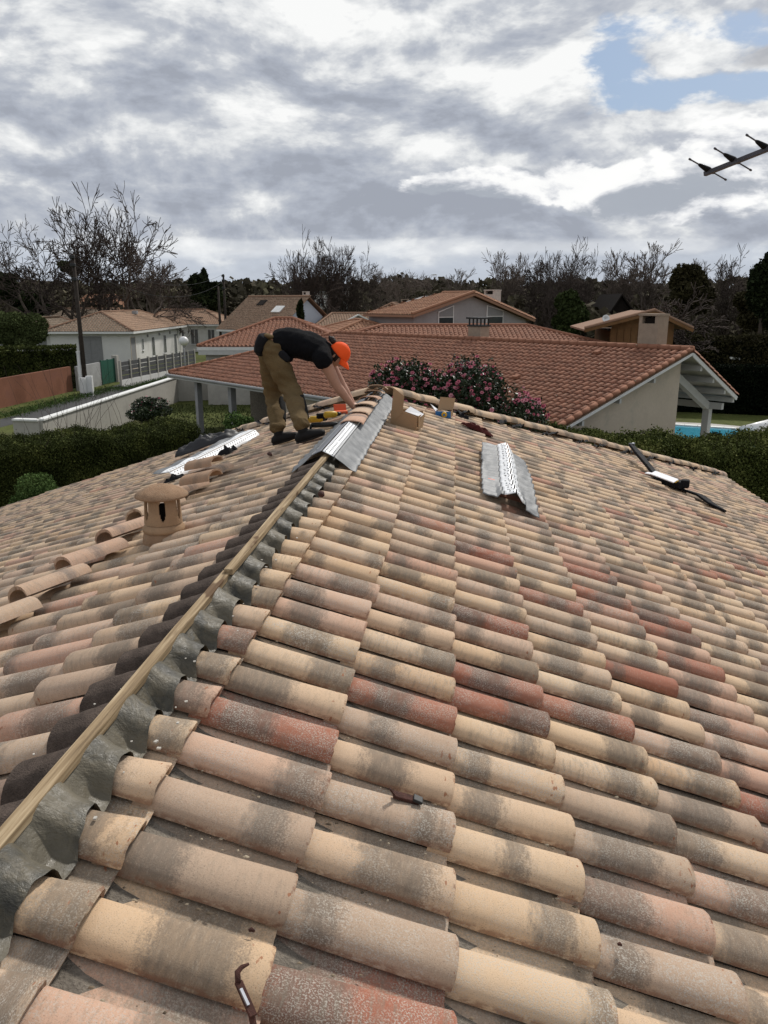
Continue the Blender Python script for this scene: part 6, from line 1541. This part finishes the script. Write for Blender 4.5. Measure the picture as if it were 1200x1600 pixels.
for a in (('fan', 492, 104, 362, 'largest bare tree of the middle clump, fanning out above the white buildings', 0.62, 0.3),
          ('oakA', 470, 108, 374, 'bare tree at the left of the middle clump', 0.55, 2.4),
          ('fan', 535, 110, 382, 'bare tree at the right of the middle clump', 0.50, 1.7),
          ('oakB', 516, 106, 370, 'slender bare tree just right of the largest middle tree', 0.45, 0.5),
          ('pollard', 590, 112, 414, 'round-headed pollarded tree, left one of the pair right of the middle clump', 0.75, 0.0),
          ('pollard', 627, 104, 422, 'round-headed pollarded tree, right one of the pair above the orange roof', 0.85, 1.2),
          ('pale', 676, 150, 430, 'small hazy bare tree above the ridge of the orange roof', 0.9, 0.7),
          ('pale', 716, 140, 420, 'hazy bare tree above the apex of the grey gable', 0.9, 2.0),
          ('pale', 655, 150, 434, 'lowest faint bare tree just right of the pollards', 1.0, 1.5),
          ('pale', 786, 100, 392, 'pale thin-branched tree left of the dark dense crown', 0.62, 0.2),
          ('pale', 805, 105, 396, 'second pale thin tree, touching the dark dense crown', 0.60, 2.9),
          ('oakA', 862, 84, 374, 'dense dark bare tree standing above the green bush right of centre', 0.62, 1.1),
          ('broad', 840, 90, 388, 'dark bare tree on the left side of the dense crown', 0.55, 0.4),
          ('oakA', 890, 88, 380, 'dark bare tree on the right side of the dense crown', 0.60, 2.7),
          ('fan', 880, 92, 384, 'dark fanning bare tree behind the dense crown right of centre', 0.55, 2.2),
          ('pale', 966, 100, 392, 'pale bare tree, left one of the pair over the dark A-frame', 0.70, 0.6),
          ('pale', 1012, 96, 380, 'pale bare tree, right one of the pair over the timber chalet', 0.80, 1.9),
          ('broad', 985, 108, 400, 'low spreading bare tree between the two pale ones on the right', 0.80, 0.0),
          ('broad', 1096, 52, 440, 'near gnarled tree with thick low limbs right of the timber chalet', 1.35, 0.9),
          ('oakA', 1130, 78, 386, 'bare tree rising behind the gnarled one on the right', 0.62, 0.1),
          ('pale', 1075, 90, 405, 'faint bare crown beside the rounded olive tree', 0.8, 2.4),
          ('oakB', 1170, 80, 398, 'bare tree partly hidden by the evergreen at the right edge', 0.9, 0.1)):
    bare_tree(*a)

def leaves(name, pts, size, m_, parent=None, tint=None, aspect=0.55, world=True, up_bias=0.0, nrm=None):
    """a leaf-sized quad, bent by random tilt, at every point"""
    pts = np.asarray(pts); n = len(pts); r = RNG
    d = r.normal(size=(n, 3)); d[:, 2] += up_bias; d /= np.linalg.norm(d, axis=1, keepdims=True)
    e = np.cross(d, r.normal(size=(n, 3))); e /= np.linalg.norm(e, axis=1, keepdims=True)
    s_ = size * r.uniform(0.6, 1.35, n)[:, None]; a = d * s_ * 0.5; b = e * s_ * 0.5 * aspect
    V = np.stack([pts - a, pts + b * 1.0 - a * 0.1, pts + a, pts - b - a * 0.1], 1).reshape(-1, 3)
    Q = np.arange(n * 4).reshape(-1, 4)
    t = r.random(n) if tint is None else tint
    T = np.repeat(np.repeat(t[:, None], 3, 1), 4, 0)
    o = mesh_np(name, V, Q, M[m_], None, None, T)
    if parent: wp(o, parent) if world else setattr(o, 'parent', parent)
    return o
def ellip_points(n, lumps, shell=0.55):
    """points through a cluster of lumpy ellipsoids: (cx,cy,cz,rx,ry,rz)"""
    L_ = np.array(lumps); w = L_[:, 3] * L_[:, 4] * L_[:, 5]; idx = RNG.choice(len(L_), n, p=w / w.sum())
    d = RNG.normal(size=(n, 3)); d /= np.linalg.norm(d, axis=1, keepdims=True)
    rr_ = RNG.random(n) ** (1 / 3) * (1 - shell) + shell; rr_ *= 1 + RNG.normal(0, 0.07, n)
    return L_[idx, :3] + d * rr_[:, None] * L_[idx, 3:], idx
def lumps_in(n, R3, seed, size=(0.28, 0.5), squash=0.8):
    r = random.Random(seed); out = []
    for _ in range(n):
        d = Vector((r.gauss(0, 1), r.gauss(0, 1), r.gauss(0, 1))).normalized() * r.random() ** 0.4 * 0.75
        s_ = r.uniform(*size); out.append((d.x * R3[0], d.y * R3[1], d.z * R3[2], s_ * R3[0], s_ * R3[1], s_ * R3[2] * squash))
    return out
def crown_tree(px, D, ytop, ybot, wpx, label, m_, n=9000, leaf=0.35, seed=1, name='evergreen_tree', cat='tree', group=None, trunk=True, lumps=16, flat=1.0, size=(.28, .5)):
    zt = ZC + (472 - ytop) * D / 1275; zb = max(0.0, ZC + (472 - ybot) * D / 1275); R_ = wpx / 2 * D / 1275; c = on(px, D)
    t = empty(name, c, 0, label, cat, group); H = (zt - zb) / 2
    lm = [(a[0], a[1], a[2] + zb + H, *a[3:]) for a in lumps_in(lumps, (R_, R_, H), seed, size)]
    lm += [(0, 0, zb + H, R_ * .55, R_ * .55, H * .6)]
    pts, idx = ellip_points(n, lm, 0.6); lt = RNG.random(len(lm))
    tint = np.clip(lt[idx] * 0.5 + RNG.random(n) * 0.5, 0, 1); pts[:, 2] = np.maximum(pts[:, 2], 0.03)
    leaves('crown', pts, leaf, m_, t, tint, world=False)
    if trunk:
        mb = MB(); mb.tube([(0, 0, 0), (R_ * .04, 0, zb + H * .6), (0, 0, zb + H * 1.4)], [R_ * .09 + .05, R_ * .07 + .03, .03], 7); mb.build('trunk', M['bark'], t, smooth=True)
    return t
crown_tree(322, 112, 424, 500, 62, 'dark evergreen mass beside the far pole, left of the brown gable roof', 'evergreen', 12000, .6, 3, lumps=18)
crown_tree(322, 122, 419, 452, 16, 'pointed dark fir tip above the evergreen mass', 'evergreen', 2500, .5, 4, name='fir_tree', lumps=8)
crown_tree(116, 100, 405, 436, 34, 'umbrella-shaped pine among the big bare trees behind the tall pole', 'midgreen', 5000, .32, 5, name='pine_tree', lumps=12)
crown_tree(893, 70, 447, 545, 66, 'rounded mid-green bush standing right of the grey gable house', 'midgreen', 16000, .32, 6, name='large_bush', cat='bush', lumps=20)
crown_tree(1078, 74, 400, 500, 84, 'rounded olive-brown crown right of the pale bare trees', 'olive', 15000, .40, 7, lumps=20)
crown_tree(1192, 66, 385, 520, 62, 'dark evergreen cut by the right picture edge', 'evergreen', 14000, .38, 8, lumps=22)
crown_tree(1188, 72, 440, 520, 80, 'dark shrub mass under the evergreen at the right edge', 'olive', 9000, .38, 18, name='large_bush', cat='bush', lumps=14)
crown_tree(22, 62, 470, 560, 90, 'light green bushy shrub at the far left behind the bungalow hedge', 'green_far', 30000, .17, 9, name='large_bush', cat='bush', lumps=16, trunk=False)
crown_tree(55, 105, 452, 500, 46, 'dark round bush in front of the far pale house at left', 'evergreen', 5000, .5, 10, name='large_bush', cat='bush', trunk=False)
crown_tree(10, 112, 425, 480, 60, 'dark evergreen at the left picture edge', 'evergreen', 5000, .55, 11)
crown_tree(1045, 60, 470, 560, 90, 'brown leafless thicket behind the timber chalet', 'olive', 9000, .30, 12, name='thicket', cat='thicket', trunk=False)
crown_tree(469, 62, 458, 520, 11, 'narrow dark cypress column standing right of the pale blue gable', 'evergreen', 4000, .25, 61, name='cypress_tree', lumps=10)
crown_tree(665, 118, 446, 500, 100, 'dark wooded clump behind the orange roof', 'wood', 7000, .5, 13, trunk=False, name='thicket', cat='thicket')

# far woods that close the view: lumpy crowns plus a few trunks, one mass
def woods(name, label, specs, leaf, m_, seed):
    r = random.Random(seed); lm = []
    for x0, x1, D, yt, jit in specs:
        x = x0
        while x < x1:
            h = ZC + (472 - yt + r.gauss(0, jit)) * D / 1275; R_ = r.uniform(3.0, 6.0) * D / 150; c = at_d(x, 472, D + r.uniform(-8, 8))
            lm.append((c.x, c.y, h * 0.60, R_, R_, h * 0.42)); lm.append((c.x, c.y, h * .25, R_ * 1.1, R_, h * .3)); x += R_ * 1.1 * 1275 / D
    n = int(len(lm) * 520); pts, idx = ellip_points(n, lm, 0.5); pts[:, 2] = np.abs(pts[:, 2]); lt = RNG.random(len(lm)); tint = np.clip(lt[idx] * .6 + RNG.random(n) * .4, 0, 1)
    o = leaves(name, pts, leaf, m_, None, tint, 0.8); tag(o, label, kind='stuff'); return o
woods('woods', 'dark winter woodland closing the skyline behind the houses', [(-500, 1700, 210, 440, 3), (-500, 330, 150, 446, 5), (330, 760, 170, 446, 4), (640, 1700, 150, 452, 5)], 1.5, 'wood', 3)
woods('near_woods', 'dark undergrowth between the far houses', [(-250, 330, 128, 462, 4), (380, 560, 135, 462, 4), (830, 1500, 105, 470, 6), (900, 1400, 84, 484, 5)], 0.9, 'wood', 5)

def hedge(name, label, a, b, th, h, n, leaf, m_, top_j=0.12, cat='hedge', shoots=0, group=None, roll=0.0, rise=0.0):
    """clipped or shaggy hedge from a to b"""
    a, b = Vector(a), Vector(b); d = b - a; L_ = d.length; d.normalize(); s_ = Vector((-d.y, d.x, 0)); t = empty(name, a, 0, label, cat, group)
    u = RNG.random(n) * L_; f = RNG.random(n); face = RNG.choice(3, n, p=[0.50, 0.38, 0.12])
    hh = np.array([h * (1 + roll * mnoise.noise((x * .35, 3.1, seed_ := 1.0))) + top_j * 2 * mnoise.noise((x * 1.3, 1.7, 0)) + top_j * mnoise.noise((x * 4.1, 0.2, 5)) for x in u[:]]) + rise * np.clip(1 - u / 4.5, 0, 1)
    v = np.where(face == 0, -th / 2, np.where(face == 2, th / 2, (f - .5) * th)) + RNG.normal(0, .07, n)
    v += np.array([0.12 * mnoise.noise((x * 1.1, y * 1.4, 2)) for x, y in zip(u, f * h)])
    z = np.where(face == 1, hh + RNG.normal(0, .045, n) + np.abs(RNG.normal(0, top_j * .5, n)), f * hh)
    P_ = np.array(a)[None] + np.array(d)[None] * u[:, None] + np.array(s_)[None] * v[:, None]; P_[:, 2] = np.maximum(z, .02)
    cl = np.array([mnoise.noise((x * 1.6, y * 2.0, w * 2)) for x, y, w in zip(u, z, v)])
    tint = np.clip(0.42 + cl * 0.55 + RNG.normal(0, .16, n), 0, 1)
    leaves('foliage', P_, leaf, m_, t, tint)
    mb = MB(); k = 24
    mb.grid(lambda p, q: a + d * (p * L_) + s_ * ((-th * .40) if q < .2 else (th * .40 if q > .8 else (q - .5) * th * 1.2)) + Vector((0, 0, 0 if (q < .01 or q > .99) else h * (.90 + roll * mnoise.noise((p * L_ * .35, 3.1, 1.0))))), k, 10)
    wp(mb.build('dark_core', M['darkhedge'], smooth=False), t)  # dark core added inside the leaves to block light
    if shoots:
        sg_ = []
        for _ in range(shoots):
            x = random.random() * L_; q = a + d * x + s_ * random.uniform(-th / 2, th / 2) + Vector((0, 0, h * .95)); dd = Vector((random.gauss(0, .25), random.gauss(0, .25), 1)).normalized(); l = random.uniform(.15, .5)
            sg_.append((*q, *(q + dd * l), .006, .003))
        V, Q = tubes_np(sg_, 3); wp(mesh_np('shoots', V, Q, M['twig']), t)['kind'] = 'stuff'
    return t
# left: the tall dark hedge below our roof edge
h1 = at_d(-60, 655, 21.5); h2 = at_d(292, 690, 25.5)
hedge('hedge', 'tall shaggy dark green hedge just beyond the left roof edge', (h1.x, h1.y, 0), (h2.x, h2.y, 0), 2.2, 2.30, 170000, .055, 'hedge', .10, shoots=90, roll=.03)
h1 = at_d(290, 690, 25.5); h2 = at_d(420, 668, 27.5)
crown_tree(372, 29, 634, 740, 76, 'loose grey-green bush beside the carport post', 'bush', 9000, .11, 31, name='garden_bush', cat='bush', trunk=False, lumps=14)
crown_tree(22, 17.5, 745, 860, 124, 'light green rounded bush at the left edge below the dark hedge', 'bush', 26000, .055, 32, name='garden_bush', cat='bush', trunk=False, lumps=18)
# right hedge
h1 = at_d(868, 678, 19.6); h2 = at_d(1290, 700, 21.5)
hedge('hedge', 'long shaggy green hedge behind the right roof edge, in front of the pool', (h1.x, h1.y, 0), (h2.x, h2.y, 0), 1.8, 2.52, 130000, .070, 'hedgebright', .15, shoots=60, rise=0.38)
crown_tree(1142, 26, 668, 730, 74, 'low dark glossy bush in front of the swimming pool', 'evergreen', 8000, .10, 33, name='garden_bush', cat='bush', trunk=False, lumps=12)
crown_tree(955, 22.4, 662, 740, 90, 'yellow-green bush at the foot of the cream gable wall', 'green_far', 9000, .09, 34, name='garden_bush', cat='bush', trunk=False, lumps=12)
# black-green clipped hedge behind the pool, hedge beyond
h1 = at_z(1020, 640, 0); h2 = at_z(1330, 652, 0)
p1_ = on(1000, 47.5); p2_ = on(1330, 44); hedge('clipped_hedge', 'tall near-black conifer hedge behind the swimming pool', p1_, p2_, 1.2, 2.62, 34000, .16, 'darkhedge', .03)
p1_ = on(1040, 64); p2_ = on(1360, 60); hedge('clipped_hedge', 'brownish clipped hedge across the far right gardens', p1_, p2_, 1.5, 3.6, 16000, .22, 'olive', .08)
p1_ = on(-60, 57.5); p2_ = on(112, 60); hedge('clipped_hedge', 'dark square-clipped hedge on top of the rust-red wall', p1_, p2_, 1.6, 3.0, 26000, .15, 'hedge', .03)
p1_ = on(935, 44.0); p2_ = on(1012, 43.5); hedge('clipped_hedge', 'strip of yellow-green hedge top showing between the two right chimneys\' roofs and the chalet', p1_, p2_, .9, 3.75, 7000, .13, 'bush', .05)
# bare shoots in front of the garden wall
sg_ = []
tb = empty('bare_shrub', on(112, 27.5), 0, 'thin bare arching shoots rising in front of the garden wall', 'shrub')
for k in range(26):
    q = Vector((random.gauss(0, .9), random.gauss(0, .3), 0.5)); d = Vector((random.gauss(0, .22), random.gauss(0, .1), 1)).normalized(); rr_ = .012
    for j in range(9):
        q2 = q + d * .42; sg_.append((*q, *q2, rr_, rr_ * .85)); q = q2; rr_ *= .84; d = (d + Vector((random.gauss(0, .10), random.gauss(0, .08), -.02))).normalized()
        if q.z > 4.0: break
V, Q = tubes_np(sg_, 4); o = mesh_np('stems', V, Q, M['twig']); o.parent = tb; o['kind'] = 'stuff'

# clipped flowering tree by the wall
tt = empty('standard_tree', on(216, 33), 0, 'small ball-headed camellia tree with a few pink blooms on a bare stem', 'tree')
Dm = 33; zt = ZC - (612 - 472) * Dm / 1275; Rb = 0.90
lm = lumps_in(16, (Rb, Rb, .60), 77, (.3, .5)); lm = [(a[0], a[1], a[2] + zt - .72, *a[3:]) for a in lm]
pts, idx = ellip_points(9000, lm, .6); leaves('crown', pts, .085, 'camellia', tt, world=False)
pts, idx = ellip_points(170, lm, 1.0); pts = pts[pts[:, 2] > zt - .75]; leaves('blossoms', pts, .09, 'pink', tt, world=False)
mb = MB(); mb.tube([(0, 0, 0), (.03, 0, zt - 1.3), (0, 0, zt - .8)], [.05, .04, .03], 7)
for k in range(9): a = k * .7; mb.tube([(0, 0, zt - 1.75), (.28 * math.cos(a), .28 * math.sin(a), zt - 1.3), (.6 * math.cos(a), .6 * math.sin(a), zt - .95)], [.018, .014, .008], 5)
mb.build('trunk', M['bark'], tt, smooth=True)

# pink camellias behind the ridge
def camellia(px, D, ytop, wpx, seed, label, n, flowers, lop=0.0):
    zt = ZC + (472 - ytop) * D / 1275; R_ = wpx / 2 * D / 1275; t = empty('camellia', on(px, D), 0, label, 'camellia', 'pink-flowering camellias behind the ridge'); r = random.Random(seed)
    H = zt / 2; lm = []
    for _ in range(54):
        a = r.random() * 6.283; rad_ = r.random() ** .5 * .78; z = r.uniform(.2, 1) ; x = math.cos(a) * rad_ * R_; y = math.sin(a) * rad_ * R_ * .8
        topz = zt * (1 - .28 * (abs(x) / R_) ** 2) * (1 - lop * (x / R_)) ; s_ = r.uniform(.24, .38); lm.append((x, y, min(z * topz, topz - s_ * R_ * .8), s_ * R_, s_ * R_, s_ * R_ * 1.05))
    for _ in range(16):                      # upright leading shoots make a ragged top
        x = r.uniform(-.85, .85) * R_; y = r.uniform(-.5, .4) * R_; topz = zt * (1 - .28 * (x / R_) ** 2) * (1 - lop * (x / R_)); lm.append((x, y, topz - .15 + r.uniform(-.1, .2), .16, .16, .42))
    pts, idx = ellip_points(n, lm, .45); lt = RNG.random(len(lm)); tint = np.clip(lt[idx] * .4 + RNG.random(n) * .6, 0, 1); pts[:, 2] = np.maximum(pts[:, 2], .05)
    leaves('foliage', pts, .085, 'camellia', t, tint, world=False)
    mb = MB()
    for k in range(7): a = k * .9; mb.tube([(0.1 * math.cos(a), .1 * math.sin(a), 0), (.4 * R_ * math.cos(a), .4 * R_ * math.sin(a), H), (.6 * R_ * math.cos(a), .6 * R_ * math.sin(a), H * 1.5)], [.05, .035, .012], 6)
    mb.build('stem', M['bark'], t, smooth=True)
    # rosettes: each bloom a ring of cupped petals
    pet = MB()
    def petal(R0, tilt, a):
        ax = Vector((math.cos(a), math.sin(a), 0)); sx = Vector((-math.sin(a), math.cos(a), 0)); up_ = Vector((0, 0, 1)); o_ = ax * math.cos(tilt) + up_ * math.sin(tilt)
        return [ax * .004, ax * .004 + o_ * R0 * .6 - sx * R0 * .45, o_ * R0, ax * .004 + o_ * R0 * .6 + sx * R0 * .45]
    base = []
    for ring, (tilt, m_) in enumerate(((0.25, 6), (0.75, 5), (1.2, 4))):
        for k in range(m_): base.append([tuple(v) for v in petal(1.0 - ring * .16, tilt, k * 6.283 / m_ + ring * .5)])
    base = np.array(base)                                             # (petals, 4, 3)
    fp, fi = ellip_points(flowers * 5, lm, 1.0); keep = (fp[:, 1] < R_ * .35) & (fp[:, 2] > zt * .40); fp = fp[keep]
    cl = np.array([mnoise.noise((p[0] * 1.5 + seed, p[1] * 1.5, p[2] * 1.5)) for p in fp]); pr = np.clip(.25 + .9 * (fp[:, 2] / zt - .45) + cl * .9, 0.03, 1); fp = fp[RNG.random(len(fp)) < pr][:flowers]
    Vs = []; Ts = []
    for p in fp:
        c0 = Vector((0, 0, zt * .55)); nrm_ = (Vector(p) - c0 + Vector((0, -1.4, .3))).normalized(); q = nrm_.to_track_quat('Z', 'Y').to_matrix(); s_ = r.uniform(.030, .068)
        Vs.append((base.reshape(-1, 3) @ np.array(q).T) * s_ + p + np.array(nrm_) * .03); Ts += [r.random()] * (len(base) * 4)
    V = np.concatenate(Vs); T = np.repeat(np.array(Ts)[:, None], 3, 1); T = np.clip(T + RNG.normal(0, .12, (len(T), 1)), 0, 1)
    o = mesh_np('blossoms', V, np.arange(len(V)).reshape(-1, 4), M['pink'], t, None, T); o['kind'] = 'stuff'; return t
camellia(642, 19.5, 572, 176, 5, 'left one of two pink camellias rising behind the ridge, above the cardboard box', 60000, 700, .04)
camellia(764, 19.8, 580, 206, 12, 'right and broader one of two pink camellias rising behind the hip tiles', 76000, 950, .13)

# lawn tufts near the carport and along the lane, fallen leaves
n = 26000
u = RNG.random((n, 2)); A_ = at_z(200, 690, 0); B_ = at_z(400, 640, 0)
pts = np.stack([A_.x - 4 + u[:, 0] * 16, 26 + u[:, 1] * 22, np.full(n, .05)], 1)
pts = pts[[p[0] > -19 for p in pts]]
tag(leaves('grass', pts, .12, 'green_far', None, RNG.random(len(pts)) * .5, .3, up_bias=1.5), 'rough winter grass of the lawn beside the carport', kind='stuff')
pts = []
for a, b, n_, w_ in ((at_z(0, 655, 0), at_z(180, 608, 0), 5000, .45), (at_z(190, 612, 0), at_z(300, 583, 0), 4000, .4)):
    for _ in range(n_): t_ = random.random(); q = a.lerp(b, t_); pts.append((q.x + random.gauss(0, w_), q.y + random.gauss(0, w_ * .6), .06 + random.random() * .2))
tag(leaves('verge_grass', pts, .12, 'bush', None, RNG.random(len(pts)) * .6, .3, up_bias=1.5), 'grass verge along the lane under the walls and fence', kind='stuff')
